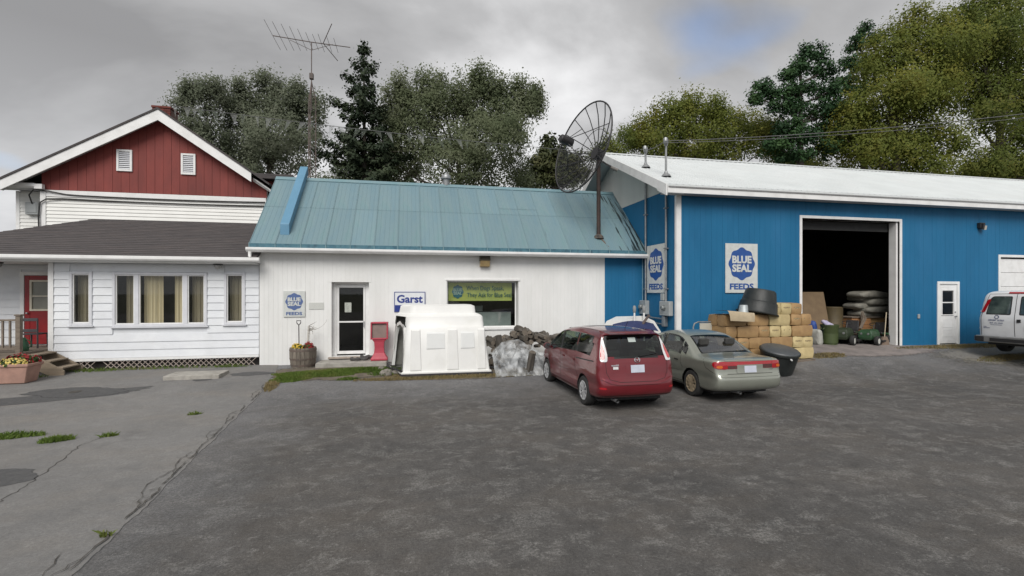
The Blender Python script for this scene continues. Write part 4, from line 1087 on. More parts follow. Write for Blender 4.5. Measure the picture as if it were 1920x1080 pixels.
# main roof
b = MB()
YA, YE = 18.75, 28.6
for (xa, za, xb, zb) in ((AX, AZ + .02, -13.45, rk(-13.45) + .02), (AX, AZ + .02, -5.05, rk(-5.05) + .02)):
    b.add([(xa, YA - .03, za), (xb, YA - .03, zb), (xb, YE, zb), (xa, YE, za), (xa, YA - .03, za + .07), (xb, YA - .03, zb + .07), (xb, YE, zb + .07), (xa, YE, za + .07)],
          [(0,3,2,1),(4,5,6,7),(0,1,5,4),(1,2,6,5),(2,3,7,6),(3,0,4,7)])
mr = b.build('main_roof', M_SHING, HOUSE)
for xb, w in ((-13.40, .31), (-5.66, .31)):
    mb = MB(); mb.prism([(AX, AZ + .018), (xb, rk(xb) + .018), (xb, rk(xb) - w), (AX, AZ - w - .04)], YA, YA + .04, 'y'); mb.build('rake_board', M_WHITE, HOUSE)
mb = MB(); mb.prism([(-5.66, rk(-5.66) - .10), (-5.05, rk(-5.05) - .10), (-5.05, rk(-5.05) - .22), (-5.66, rk(-5.66) - .24)], YA + .2, YA + .24, 'y'); mb.build('rake_board', M_WHITE, HOUSE)
b = MB()
for xb in (-13.40, -5.1):
    b.add([(AX, YA + .04, AZ - .16), (xb, YA + .04, rk(xb) - .16), (xb, YG - .05, rk(xb) - .16), (AX, YG - .05, AZ - .16)], [(0,1,2,3)])
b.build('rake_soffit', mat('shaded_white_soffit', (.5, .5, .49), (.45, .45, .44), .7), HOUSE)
b = MB(); b.box(-12.3, -5.3, YG + .16, 28.2, .3, 6.0); b.build('house_body', M_VINYL, HOUSE)
# chimney
b = MB(); cb = MB()
b.box(-9.33, -8.76, 19.9, 20.5, 8.0, 9.32)
ch = b.build('chimney', mat('mortar', (.20, .13, .11), (.16, .1, .09), .9, 12), mr)
M_BRICK = mat('chimney_brick', (.17, .045, .032), (.12, .035, .028), .9, 9, rnd=.2)
for k in range(7):
    z = 8.72 + k*.085; off = .07 if k % 2 else 0
    for i in range(-1, 3):
        x0 = max(-9.345, -9.345 + i*.2 + off); x1 = min(-8.745, -9.345 + i*.2 + off + .19)
        if x1 - x0 > .04: MB().box(x0, x1, 19.885, 19.96, z, z + .072).build('brick', M_BRICK, ch)
MB().box(-9.37, -8.72, 19.86, 20.54, 9.32, 9.40).build('chimney_cap', M_BRICK, ch, bevel=.01)
# left return with its own gutter, rear wing with dark eave
b = MB(); b.box(-13.30, -12.36, 19.6, 27, .3, 6.0); lw = b.build('side_wall', M_VINYL, HOUSE)
clapboards(-13.30, -12.36, 19.6, 4.30, 5.95, .125, [], lw, M_VINYL, 'vinyl_siding', True)
b = MB(); b.prism([(18.98, 6.18), (19.14, 6.18), (19.14, 6.02), (19.04, 6.02), (18.98, 6.08)], -14.6, -12.42, 'x'); b.build('side_gutter', M_WHITE, HOUSE, bevel=.008)
b = MB(); b.box(-14.6, -12.38, 19.145, 19.59, 6.02, 6.06); b.build('side_soffit', M_SASH, HOUSE)
b = MB(); b.box(-12.42, -12.2, 18.98, 19.12, 6.0, 6.16); b.build('eave_return', M_WHITE, HOUSE)
b = MB(); b.box(-13.33, -13.22, 19.56, 19.6, 4.2, 6.0); b.build('corner_trim', M_WHITE, HOUSE)
b = MB(); b.box(-8.6, -5.15, 22, 27, .3, 7.25); b.build('rear_wing', M_RED, HOUSE)
b = MB(); b.box(-8.8, -4.9, 21.6, 27.4, 7.26, 7.48); b.build('rear_roof_edge', M_SHING, HOUSE, bevel=.02)
# cables and meter box on the gable
M_CABLE = mat('black_cable', (.02, .02, .02), (.03, .03, .03), .6)
t = thing('service_cables', 'two black service cables strung along the white gable wall', 'cable', (-9, YG - .07, 5.7))
def sag(a, b_, n, s): return [tuple(a[i] + (b_[i]-a[i])*k/n - (s*4*(k/n)*(1-k/n) if i == 2 else 0) for i in range(3)) for k in range(n+1)]
MB().tube([(-12.75, 19.40, 5.55), (-12.74, 19.25, 5.82), (-12.5, 19.08, 5.98), (-12.1, 19.1, 5.95), (-11.6, YG-.07, 5.86)] + sag((-11.2, YG-.07, 5.84), (-5.3, YG-.07, 5.84), 16, .03), .022, 6).build('cable', M_CABLE, t, smooth=True)
MB().tube([(-12.35, 19.1, 4.25), (-12.37, 19.1, 5.1), (-12.33, 19.1, 5.55), (-12.15, 19.1, 5.68), (-11.7, YG-.07, 5.71)] + sag((-11.2, YG-.07, 5.70), (-5.3, YG-.07, 5.70), 16, .03), .024, 6).build('cable', M_CABLE, t, smooth=True)
t = thing('meter_box', 'grey meter box on the left end wall of the house under the eave', 'meter', (-12.8, 19.5, 5.2))
MB().box(-12.97, -12.60, 19.42, 19.59, 5.18, 5.60).build('box', M_GREYB, t, bevel=.012)
MB().box(-12.93, -12.64, 19.405, 19.42, 5.24, 5.56).build('cover', M_GREYB, t, bevel=.006)
# porch furniture
M_CHAIR = mat('charcoal_plastic', (.06, .06, .065), (.045, .045, .05), .5)
t = thing('porch_chair', 'dark slatted chair standing on the porch before the red door', 'chair', (-10.95, 16.75, .85))
for (dx, dy) in ((-.21, -.2), (.21, -.2), (-.21, .2), (.21, .2)):
    MB().bar((dx, dy, 0), (dx*.95, dy*.95, .43 if dy > 0 else .86), .035, .035).build('leg', M_CHAIR, t, local=True)
for z in (.48, .80): MB().box(-.22, .22, -.215, -.185, z, z + .09).build('back_slat', M_CHAIR, t, local=True, bevel=.006)
MB().box(-.23, .23, -.18, .22, .40, .44).build('seat', M_CHAIR, t, local=True, bevel=.01)
t = thing('watering_jug', 'small dark green jug on the porch floor behind the railing post', 'jug', (-10.62, 15.85, .85))
MB().lathe([(0, 0), (.10, 0), (.115, .03), (.11, .22), (.06, .32), (.05, .38), (.0, .38)], 16).build('body', mat('green_plastic', (.02, .09, .04), (.02, .07, .035), .4), t, local=True, smooth=True)
MB().tube([(.10, 0, .08), (.18, 0, .14), (.17, 0, .28), (.06, 0, .33)], .014, 8).build('handle', MATS['green_plastic'], t, local=True, smooth=True)
# ------------------------------------------------------------------ vehicles
def chaikin(p, n=2):
    for _ in range(n):
        q = []
        for i in range(len(p)):
            a, b = p[i], p[(i+1) % len(p)]
            q += [(a[0]*.75 + b[0]*.25, a[1]*.75 + b[1]*.25), (a[0]*.25 + b[0]*.75, a[1]*.25 + b[1]*.75)]
        p = q
    return p
def roundpoly(p, r=.045):
    out = []; n = len(p)
    for i in range(n):
        a, b, c = Vector(p[i-1]), Vector(p[i]), Vector(p[(i+1) % n])
        l1, l2 = (a-b).length, (c-b).length
        q1 = b + (a-b)*min(r/l1, .45); q2 = b + (c-b)*min(r/l2, .45)
        for t in (0, .25, .5, .75, 1): out.append(tuple(q1*(1-t)**2 + b*2*t*(1-t) + q2*t*t))
    return out
def resample(p, n):
    p = [Vector((a[0], a[1])) for a in p]; L = [0.0]
    for i in range(len(p)): L.append(L[-1] + (p[(i+1) % len(p)] - p[i]).length)
    out = []; k = 0
    for i in range(n):
        t = L[-1] * i / n
        while L[k+1] < t: k += 1
        a, b = p[k], p[(k+1) % len(p)]
        out.append(a.lerp(b, (t - L[k]) / max(1e-9, L[k+1] - L[k])))
    return out
def lin(x, pts):
    if x <= pts[0][0]: return pts[0][1]
    for (a, b), (c, d) in zip(pts, pts[1:]):
        if x <= c: return b + (d - b) * sm((x - a) / (c - a)) if c > a else d
    return pts[-1][1]
def car_shell(profile, W, spine, n=200, rings=None):
    """closed body: side silhouette swept across the width. W(y, z) = half width, spine = (y0, y1, z)"""
    P = resample(chaikin(profile, 2), n)
    rings = rings or [(0, -.010), (.35, -.007), (.62, .0), (.80, .010), (.90, .024), (.955, .045), (.988, .078), (1.0, .115)]
    bm = bmesh.new(); cols = []
    def spt(p): return Vector((min(max(p.x, spine[0]), spine[1]), spine[2]))
    half = []
    for xf, ins in rings:
        ring = []
        for p in P:
            c = spt(p); d = (c - p); l = d.length; q = p + d / l * min(ins, l*.5)
            ring.append((xf * W(q.x, q.y), q.x, q.y))
        half.append(ring)
    base = [p + (spt(p) - p) / (spt(p) - p).length * rings[-1][1] for p in P]
    for t in (.15, .3, .45, .6, .75, .88, 1.0):
        ring = []
        for p, q in zip(P, base):
            r = q.lerp(spt(p), t); ring.append((W(r.x, r.y), r.x, r.y))
        half.append(ring)
    left = [[bm.verts.new((-x, y, z)) for x, y, z in r] for r in half[::-1]]
    right = [[bm.verts.new(v) for v in r] for r in half[1:]]
    R_ = left + right
    for a, b in zip(R_, R_[1:]):
        for i in range(n):
            j = (i+1) % n
            try: bm.faces.new((a[i], a[j], b[j], b[i]))
            except ValueError: pass
    bmesh.ops.remove_doubles(bm, verts=bm.verts, dist=.0015)
    bmesh.ops.dissolve_degenerate(bm, edges=bm.edges, dist=.0005)
    bmesh.ops.recalc_face_normals(bm, faces=bm.faces)
    return bm
def cut_arches(bm, mats, axles, r, w_in, z):
    me = bpy.data.meshes.new('body'); bm.to_mesh(me)
    for m in mats: me.materials.append(m)
    o = bpy.data.objects.new('body', me); COL.objects.link(o)
    cb = MB()
    for y in axles:
        for s in (-1, 1):
            prof = [(r*math.cos(2*math.pi*k/40), r*math.sin(2*math.pi*k/40)) for k in range(40)]
            cb.prism([(y + a, z + b) for a, b in prof], s*w_in, s*1.4, 'x')
    cut = cb.build('cutter', mats[0])
    md = o.modifiers.new('b', 'BOOLEAN'); md.operation = 'DIFFERENCE'; md.object = cut; md.solver = 'EXACT'
    bpy.context.view_layer.update()
    me2 = bpy.data.meshes.new_from_object(o.evaluated_get(bpy.context.evaluated_depsgraph_get()))
    bpy.data.objects.remove(o); bpy.data.objects.remove(cut)
    for p in me2.polygons:
        c = p.center
        for y in axles:
            d = math.hypot(c.y - y, c.z - z)
            if d < r + .004 and (abs(d - r) < .008 or abs(abs(c.x) - w_in) < .004) : p.material_index = 1
        if c.z < .27 and p.normal.z < -.6: p.material_index = 1
    me2.polygons.foreach_set('use_smooth', [True]*len(me2.polygons)); me2.set_sharp_from_angle(angle=R(38))
    me2.name = 'body'
    return me2
VIEWS = {'rear': (lambda u, v: Vector((u, -3, v)), Vector((0, 1, 0))), 'left': (lambda u, v: Vector((-3, u, v)), Vector((1, 0, 0))),
         'right': (lambda u, v: Vector((3, u, v)), Vector((-1, 0, 0))), 'top': (lambda u, v: Vector((u, v, 4)), Vector((0, 0, -1))),
         'rl': (lambda u, v: Vector((u*.7071 - 2.5, -u*.7071 - 2.5, v)), Vector((.7071, .7071, 0))),
         'rr': (lambda u, v: Vector((u*.7071 + 2.5, u*.7071 - 2.5, v)), Vector((-.7071, .7071, 0)))}
class Car:
    def __init__(s, bm, root): s.bvh = BVHTree.FromBMesh(bm); s.root = root; s.wins = []
    def hit(s, view, u, v, off):
        og, d = VIEWS[view]
        h = s.bvh.ray_cast(og(u, v), d)
        if h[0] is None: return None
        nrm = h[1] if h[1].dot(d) < 0 else -h[1]
        return h[0] + nrm * off
    def patch(s, name, poly, view, m, off=.004, grid=.06, rnd=2, parent=None):
        if m.name.startswith('car_glass') or m.name.startswith('hazy') or m.name.startswith('van_glass'): s.wins.append((view, [tuple(p) for p in poly]))
        poly = [Vector(p) for p in (roundpoly(poly) if rnd else poly)]
        out = []
        for i in range(len(poly)):
            a, b = poly[i], poly[(i+1) % len(poly)]; k = max(1, int((b-a).length / grid))
            out += [a.lerp(b, t/k) for t in range(k)]
        xs = [p.x for p in out]; ys = [p.y for p in out]; n = len(out)
        pts = list(out); x = min(xs) + grid
        while x < max(xs):
            y = min(ys) + grid
            while y < max(ys): pts.append(Vector((x, y))); y += grid
            x += grid
        r = delaunay_2d_cdt(pts, [(i, (i+1) % n) for i in range(n)], [list(range(n))], 1, 1e-5)
        vs = []; ok = []
        for p in r[0]:
            h = s.hit(view, p.x, p.y, off); ok.append(h is not None); vs.append(h or Vector((0, 0, 0)))
        fs = [f for f in r[2] if all(ok[i] for i in f)]
        used = sorted({i for f in fs for i in f}); mp = {i: k for k, i in enumerate(used)}
        me = bpy.data.meshes.new(name); me.from_pydata([vs[i] for i in used], [], [tuple(mp[i] for i in f) for f in fs])
        me.materials.append(m); me.polygons.foreach_set('use_smooth', [True]*len(fs)); me.update()
        return obj(name, me, parent or s.root, True)
    def line(s, name, pts, view, w, m, off=.003, step=.05, parent=None):
        P = []
        for a, b in zip(pts, pts[1:]):
            a, b = Vector(a), Vector(b); k = max(1, int((b-a).length / step)); P += [a.lerp(b, t/k) for t in range(k)]
        P.append(Vector(pts[-1])); mb = MB(); prev = None
        for i, p in enumerate(P):
            t = (P[min(i+1, len(P)-1)] - P[max(i-1, 0)]).normalized(); nn = Vector((-t.y, t.x)) * w/2
            a, b = s.hit(view, p.x + nn.x, p.y + nn.y, off), s.hit(view, p.x - nn.x, p.y - nn.y, off)
            if a is None or b is None: prev = None; continue
            k = len(mb.v); mb.v += [tuple(a), tuple(b)]
            if prev is not None: mb.f.append((prev, prev+1, k+1, k)); mb.mi.append(0)
            prev = k
        return mb.build(name, m, parent or s.root, True)
def in_poly(p, q):
    c = False
    for i in range(len(q)):
        a, d = q[i], q[i-1]
        if (a[1] > p[1]) != (d[1] > p[1]) and p[0] < (d[0]-a[0])*(p[1]-a[1])/(d[1]-a[1]) + a[0]: c = not c
    return c
def shrink(q, d):
    cx = sum(p[0] for p in q)/len(q); cy = sum(p[1] for p in q)/len(q); o = []
    for x, y in q:
        l = math.hypot(x - cx, y - cy); k = (l - d)/l; o.append((cx + (x - cx)*k, cy + (y - cy)*k))
    return o
def open_windows(body, wins):
    """take the body panel away behind each pane; what is left at its edge is the black border of the glass"""
    me = body.data; bm = bmesh.new(); bm.from_mesh(me); dead = []
    ax = {'left': (lambda c: (c.y, c.z), lambda n, c: n.x < -.3 and c.x < 0), 'right': (lambda c: (c.y, c.z), lambda n, c: n.x > .3 and c.x > 0),
          'rear': (lambda c: (c.x, c.z), lambda n, c: n.y < -.15 and c.y < 1), 'top': (lambda c: (c.x, c.y), lambda n, c: n.z > .15 and c.z > .9)}
    W_ = [(v, shrink(q, .035), shrink(q, -.02)) for v, q in wins]
    for f in bm.faces:
        c = f.calc_center_median(); n = f.normal
        for v, a, b in W_:
            g, ok = ax[v]
            if not ok(n, c): continue
            p = g(c)
            if in_poly(p, a): dead.append(f); break
            if in_poly(p, b): f.material_index = 1
    bmesh.ops.delete(bm, geom=dead, context='FACES'); bm.to_mesh(me); bm.free()
def cabin(root, y0, y1, w, floor, belt, roof, rows, ry0, ry1):
    t = MB(); t.box(-w, w, y0, y1, floor, floor + .05); t.box(-w, -w + .03, y0, y1, floor + .05, belt - .06); t.box(w - .03, w, y0, y1, floor + .05, belt - .06)
    t.box(-w + .03, w - .03, y0, y0 + .04, floor + .05, belt - .08); t.box(-w + .03, w - .03, y1 - .25, y1, floor + .05, belt - .02)
    t.build('cabin_tub', M_SEAT, root, True)
    MB().box(-w*.78, w*.78, ry0, ry1, roof - .03, roof).build('headliner', M_LINER, root, True)
    for y, xs in rows:
        for x in xs:
            st = MB(); st.box(x - .24, x + .24, y, y + .48, floor + .05, floor + .32); st.prism([(y - .02, floor + .3), (y + .14, floor + .3), (y + .0, floor + .80), (y - .14, floor + .80)], x - .23, x + .23, 'x')
            o = st.build('seat', M_SEAT, root, True, bevel=.03)
            MB().prism([(y - .15, floor + .83), (y - .04, floor + .83), (y - .06, floor + 1.0), (y - .17, floor + 1.0)], x - .13, x + .13, 'x').build('headrest', M_SEAT, o, True, bevel=.02)
    MB().tube([(-.36 + .17*math.cos(a), y1 - .42 + .05*math.sin(a), belt - .02 + .15*math.sin(a)) for a in [2*math.pi*k/18 for k in range(19)]], .015, 6).build('steering_wheel', M_TRIM, root, True)
M_TYRE = mat('tyre_rubber', (.022, .022, .022), (.03, .03, .029), .85, 8)
M_CARGLASS = glass_mat('car_glass', (.42, .48, .45), .06)
M_MIRROR = mat('mirror_face', (.30, .33, .34), (.26, .29, .30), .05, 2, metal=.9)
M_SEAT = mat('seat_cloth', (.055, .055, .052), (.04, .04, .038), .9, 9)
M_LINER = mat('cabin_liner', (.16, .155, .14), (.13, .125, .115), .9, 4)
M_TRIM = mat('black_trim', (.015, .015, .016), (.02, .02, .021), .55)
M_GAP = mat('panel_gap', (.012, .008, .008), (.014, .01, .01), .8)
M_ALLOY = mat('silver_alloy', (.66, .67, .68), (.58, .59, .60), .3, 6, metal=.5)
M_GOLD = mat('tan_alloy', (.52, .43, .30), (.44, .36, .25), .35, 6, metal=.4)
M_LRED = mat('red_lamp', (.36, .010, .018), (.30, .010, .015), .12, 6, coat=.8)
M_LPINK = mat('pale_red_lamp', (.52, .09, .09), (.45, .06, .06), .12, 6, coat=.8)
M_LCLR = mat('clear_lamp', (.70, .70, .70), (.6, .6, .6), .12, 6, coat=.8)
M_LAMB = mat('amber_lamp', (.62, .13, .01), (.5, .1, .01), .15, 6, coat=.8)
M_LDRK = mat('smoked_lamp', (.10, .035, .035), (.07, .03, .03), .15, 6, coat=.8)
M_PLATE = mat('licence_plate', (.55, .58, .66), (.45, .48, .56), .5, 5)
M_CHROME = mat('chrome', (.75, .75, .76), (.7, .7, .72), .12, 4, metal=1.0)
def wheel(car, x, y, r, w, m, spokes, label=None, twin=0.0):
    s = -1 if x < 0 else 1
    t = obj('wheel', None, car, True) if False else bpy.data.objects.new('wheel', None)
    COL.objects.link(t); t.parent = car; t.location = (x, y, r); t.empty_display_size = .1
    ri = r * .64
    MB().lathe([(ri*.96, -w/2*.8), (ri*1.04, -w/2), (r*.90, -w/2), (r*.985, -w/2*.72), (r, -w/2*.3), (r, w/2*.3), (r*.985, w/2*.72), (r*.90, w/2), (ri*1.04, w/2), (ri*.96, w/2*.8), (ri*.92, 0)], 40, axis='x').build('tyre', M_TYRE, t, True, smooth=True)
    o = s * w/2
    MB().lathe([(ri*1.03, o*.98), (ri*.97, o*1.02), (ri*.90, o*.88), (ri*.88, -o*.2), (ri*.2, -o*.2)], 40, axis='x').build('rim', m, t, True, smooth=True)
    sp = MB()
    for k in range(spokes):
        for dd in ((-twin, twin) if twin else (0,)):
            a = 2*math.pi*k/spokes + dd; a2 = 2*math.pi*k/spokes + dd*2.2
            p0 = Vector((o*.86, math.cos(a)*ri*.16, math.sin(a)*ri*.16)); p1 = Vector((o*.93, math.cos(a2)*ri*.95, math.sin(a2)*ri*.95))
            sp.bar(p0, p1, .030 if not twin else .018, .03, (1, 0, 0))
    stuff(sp.build('spokes', m, t, True))
    MB().lathe([(0, o*.96), (ri*.14, o*.95), (ri*.22, o*.86), (ri*.24, o*.5)], 20, axis='x').build('hub', m, t, True, smooth=True)
    MB().lathe([(ri*.86, -o*.22), (0, -o*.22)], 24, axis='x').build('brake_shadow', M_TRIM, t, True)
    return t
def mirror(pos, s, m, car, sz=(.11, .07, .085)):
    mb = MB(); x, y, z = pos
    mb.lathe([(0, -1), (.5, -.9), (.85, -.55), (1, -.1), (1, .15), (.9, .3)], 16, axis='y', close=True)
    mb.v = [(x + s*.10 + a*sz[0], y - b*sz[1]*1.0, z + c*sz[2]) for a, b, c in mb.v]
    o = mb.build('mirror', m, car, True, smooth=True)
    MB().lathe([(0, 0), (.9, 0)], 16, axis='y')
    g = MB().lathe([(0.001, 0), (.88, 0)], 16, axis='y'); g.v = [(x + s*.10 + a*sz[0], y - .3*sz[1] - .004, z + c*sz[2]) for a, b, c in g.v]
    g.build('mirror_glass', M_MIRROR, o, True)
    MB().bar((x - s*.06, y, z - .02), (x + s*.06, y, z - .01), .05, .04).build('mirror_arm', m, o, True)

# ---- red minivan
def minivan():
    root = thing('red_minivan', 'dark red minivan parked nose-in beside the wrapped log pile', 'car', (4.62, 9.08, gz(4.6, 10)), R(1.0))
    paint = mat('dark_red_paint', (.165, .010, .017), (.145, .009, .015), .28, 3, metal=.25, coat=.9)
    prof = [(.10, .31), (.02, .40), (.0, .50), (.0, .62), (.03, .675), (.055, .78), (.075, .98), (.10, 1.12), (.14, 1.19), (.30, 1.48), (.38, 1.60), (.30, 1.635), (.45, 1.655), (.9, 1.675), (1.5, 1.685), (2.1, 1.665), (2.55, 1.605),
            (2.95, 1.48), (3.45, 1.19), (3.80, 1.00), (4.05, .92), (4.35, .80), (4.50, .68), (4.57, .54), (4.57, .38), (4.50, .25), (4.3, .20), (3.2, .20), (1.6, .20), (.5, .22)]
    def W(y, z):
        w = .872 * lin(y, [(0, .955), (.25, .985), (.8, 1.0), (1.4, 1.0), (3.3, 1.0), (3.9, .965), (4.3, .87), (4.58, .70)])
        if z > 1.0: w -= (z - 1.0) * .27 + max(0, z - 1.4)**2 * .5
        if z < .42: w -= (.42 - z) * .16
        w += .010 * math.exp(-((z - .74) / .10)**2) - .012 * math.exp(-((z - .58) / .08)**2)
        return w
    bm = car_shell(prof, W, (.75, 3.85, .62)); c = Car(bm, root)
    body = obj('body', cut_arches(bm, [paint, M_TRIM], (.93, 3.68), .365, .60, .335), root, True); bm.free()
    # glass
    c.patch('rear_window', [(-.62, 1.165), (-.3, 1.135), (0, 1.125), (.3, 1.135), (.62, 1.165), (.655, 1.22), (.62, 1.40), (.575, 1.565), (0, 1.585), (-.575, 1.565), (-.62, 1.40), (-.655, 1.22)], 'rear', M_CARGLASS, rnd=1)
    for v in ('left', 'right'):
        c.patch('door_window', [(2.50, 1.085), (3.30, 1.03), (3.52, 1.035), (3.1, 1.30), (2.86, 1.44), (2.55, 1.53)], v, M_CARGLASS, rnd=1)
        c.patch('door_window', [(1.47, 1.135), (2.40, 1.09), (2.44, 1.54), (1.50, 1.56)], v, M_CARGLASS, rnd=1)
        c.patch('quarter_window', [(.62, 1.20), (1.40, 1.14), (1.42, 1.56), (.92, 1.55), (.70, 1.50), (.56, 1.32)], v, M_CARGLASS, rnd=1)
        c.patch('pillar_trim', [(2.40, 1.09), (2.50, 1.085), (2.54, 1.53), (2.45, 1.54)], v, M_TRIM, rnd=0, off=.003)
        for pts in ([(2.45, 1.03), (2.47, .70), (2.45, .33)], [(3.42, 1.02), (3.45, .80), (3.32, .50), (3.30, .33)], [(1.44, 1.04), (1.42, .80), (1.30, .62), (1.22, .48)], [(1.25, .335), (3.30, .325)], [(3.36, 1.0), (3.2, 1.005)]):
            c.line('panel_gap', pts, v, .009, M_GAP)
        c.line('slide_rail', [(.38, 1.04), (1.36, 1.0)], v, .022, M_TRIM, off=.006)
        c.line('sill_moulding', [(1.28, .285), (3.30, .28)], v, .05, paint, off=.012)
        for y in (2.30, 1.58): c.line('door_handle', [(y - .10, .93), (y + .10, .93)], v, .035, paint, off=.028)
    c.patch('windscreen', [(-.62, 2.78), (.62, 2.78), (.70, 3.66), (-.70, 3.66)], 'top', M_CARGLASS, rnd=1)
    open_windows(body, [w for w in c.wins]); cabin(root, .5, 3.5, .74, .42, 1.06, 1.60, ((2.2, (-.38, .38)), (1.3, (-.38, .38)), (.72, (-.36, .36))), .6, 2.6)
    # tail lamps wrap the rear pillars
    for v, s in (('rl', -1), ('rr', 1)):
        u0 = s * .60 * .7071 * 0
        def q(pts): return [(s * u, z) for u, z in pts]
        c.patch('tail_lamp', q([(.535, 1.055), (.665, 1.06), (.70, 1.20), (.725, 1.40), (.742, 1.56), (.700, 1.50), (.615, 1.32), (.555, 1.18)]), v, M_LCLR, off=.012, rnd=1, grid=.03)
        c.patch('tail_lamp', q([(.585, 1.10), (.66, 1.10), (.69, 1.22), (.705, 1.40), (.690, 1.40), (.635, 1.28)]), v, M_LPINK, off=.018, rnd=1, grid=.03)
        c.patch('reflector', q([(.50, .50), (.66, .505), (.66, .55), (.52, .545)]) , v, M_LRED, off=.006, rnd=1, grid=.03)
    # hatch outline, bumper crease, badges, plate
    for pts in ([(-.66, 1.16), (-.70, 1.04), (-.69, .84), (-.62, .70), (-.40, .645), (.40, .645), (.62, .70), (.69, .84), (.70, 1.04), (.66, 1.16)],): c.line('panel_gap', pts, 'rear', .009, M_GAP)
    c.line('bumper_step', [(-.80, .72), (-.62, .64), (-.45, .61), (.45, .61), (.62, .64), (.80, .72)], 'rear', .035, paint, off=.022)
    c.line('bumper_crease', [(-.78, .36), (.78, .36)], 'rear', .012, M_GAP)
    c.patch('licence_plate', [(-.155, .83), (.155, .83), (.155, .985), (-.155, .985)], 'rear', M_PLATE, off=.012, rnd=0)
    c.patch('plate_recess', [(-.26, .80), (.26, .80), (.27, 1.01), (-.27, 1.01)], 'rear', paint, off=.004, rnd=1)
    em = MB()
    for k in range(24):
        a, b_ = 2*math.pi*k/24, 2*math.pi*(k+1)/24
        h0, h1 = c.hit('rear', .062*math.sin(a), 1.085 + .048*math.cos(a), .010), c.hit('rear', .062*math.sin(b_), 1.085 + .048*math.cos(b_), .010)
        em.bar(h0, h1, .010, .010, (0, 1, 0))
    for s in (-1, 1):
        h0, h1, h2 = c.hit('rear', s*.055, 1.075, .012), c.hit('rear', s*.028, 1.105, .012), c.hit('rear', 0, 1.070, .012)
        em.bar(h0, h1, .009, .009, (0, 1, 0)); em.bar(h1, h2, .009, .009, (0, 1, 0))
    em.build('emblem', M_CHROME, root, True)
    def text_on(t, size, x, z, m):
        h = c.hit('rear', x, z, .008)
        me = text_mesh(t, size, offset=.001, extrude=.002); me.materials.append(m)
        o = obj('lettering', me, root, True); o.location = h; o.rotation_euler = (R(80), 0, 0)
    text_on('mazda5', .055, -.50, .985, M_CHROME)
    c.patch('sticker', [(-.545, .905), (-.43, .905), (-.43, .955), (-.545, .955)], 'rear', M_LCLR, off=.006, rnd=0)
    # wiper, spoiler, aerial, roof channels, exhaust
    h0, h1 = c.hit('rear', .05, 1.15, .03), c.hit('rear', .48, 1.21, .02)
    MB().bar(h0, h1, .018, .018).build('rear_wiper', M_TRIM, root, True)
    MB().add([(-.58, .36, 1.585), (.58, .36, 1.585), (.62, .60, 1.635), (-.62, .60, 1.635), (-.55, .22, 1.615), (.55, .22, 1.615), (.62, .62, 1.672), (-.62, .62, 1.672)],
             [(0,3,2,1), (0,1,5,4), (4,5,6,7), (1,2,6,5), (3,0,4,7)]).build('spoiler', paint, root, True, bevel=.012)
    MB().tube([(-.02, 2.6, 1.57), (-.02, 2.40, 1.80)] if False else [(.10, .85, 1.67), (.10, .70, 1.85)], .006, 6).build('aerial', M_TRIM, root, True)
    for v, s in (('top', -1), ('top', 1)): c.line('roof_channel', [(s*.56, .8), (s*.585, 1.6), (s*.57, 2.5)], 'top', .016, M_TRIM)
    c.patch('sunroof', [(-.38, 1.75), (.38, 1.75), (.38, 2.35), (-.38, 2.35)], 'top', M_TRIM, rnd=1)
    MB().tube([(-.45, .35, .24), (-.45, .06, .245)], .035, 12, cap=False).build('exhaust', M_GALV, root, True, smooth=True)
    MB().box(-.72, .72, .4, 4.2, .19, .24).build('underbody', M_TRIM, root, True)
    for s in (-1, 1):
        for y in (.93, 3.68): wheel(root, s*.765, y, .325, .205, M_ALLOY, 10)
        mirror((s*.865, 3.28, 1.06), s, paint, root)
    c.patch('window_sticker', [(-.1, 1.44), (.07, 1.44), (.07, 1.53), (-.1, 1.53)], 'rear', mat('sticker_white', (.45, .5, .48), (.4, .45, .43), .3), off=.006, rnd=0)
minivan()

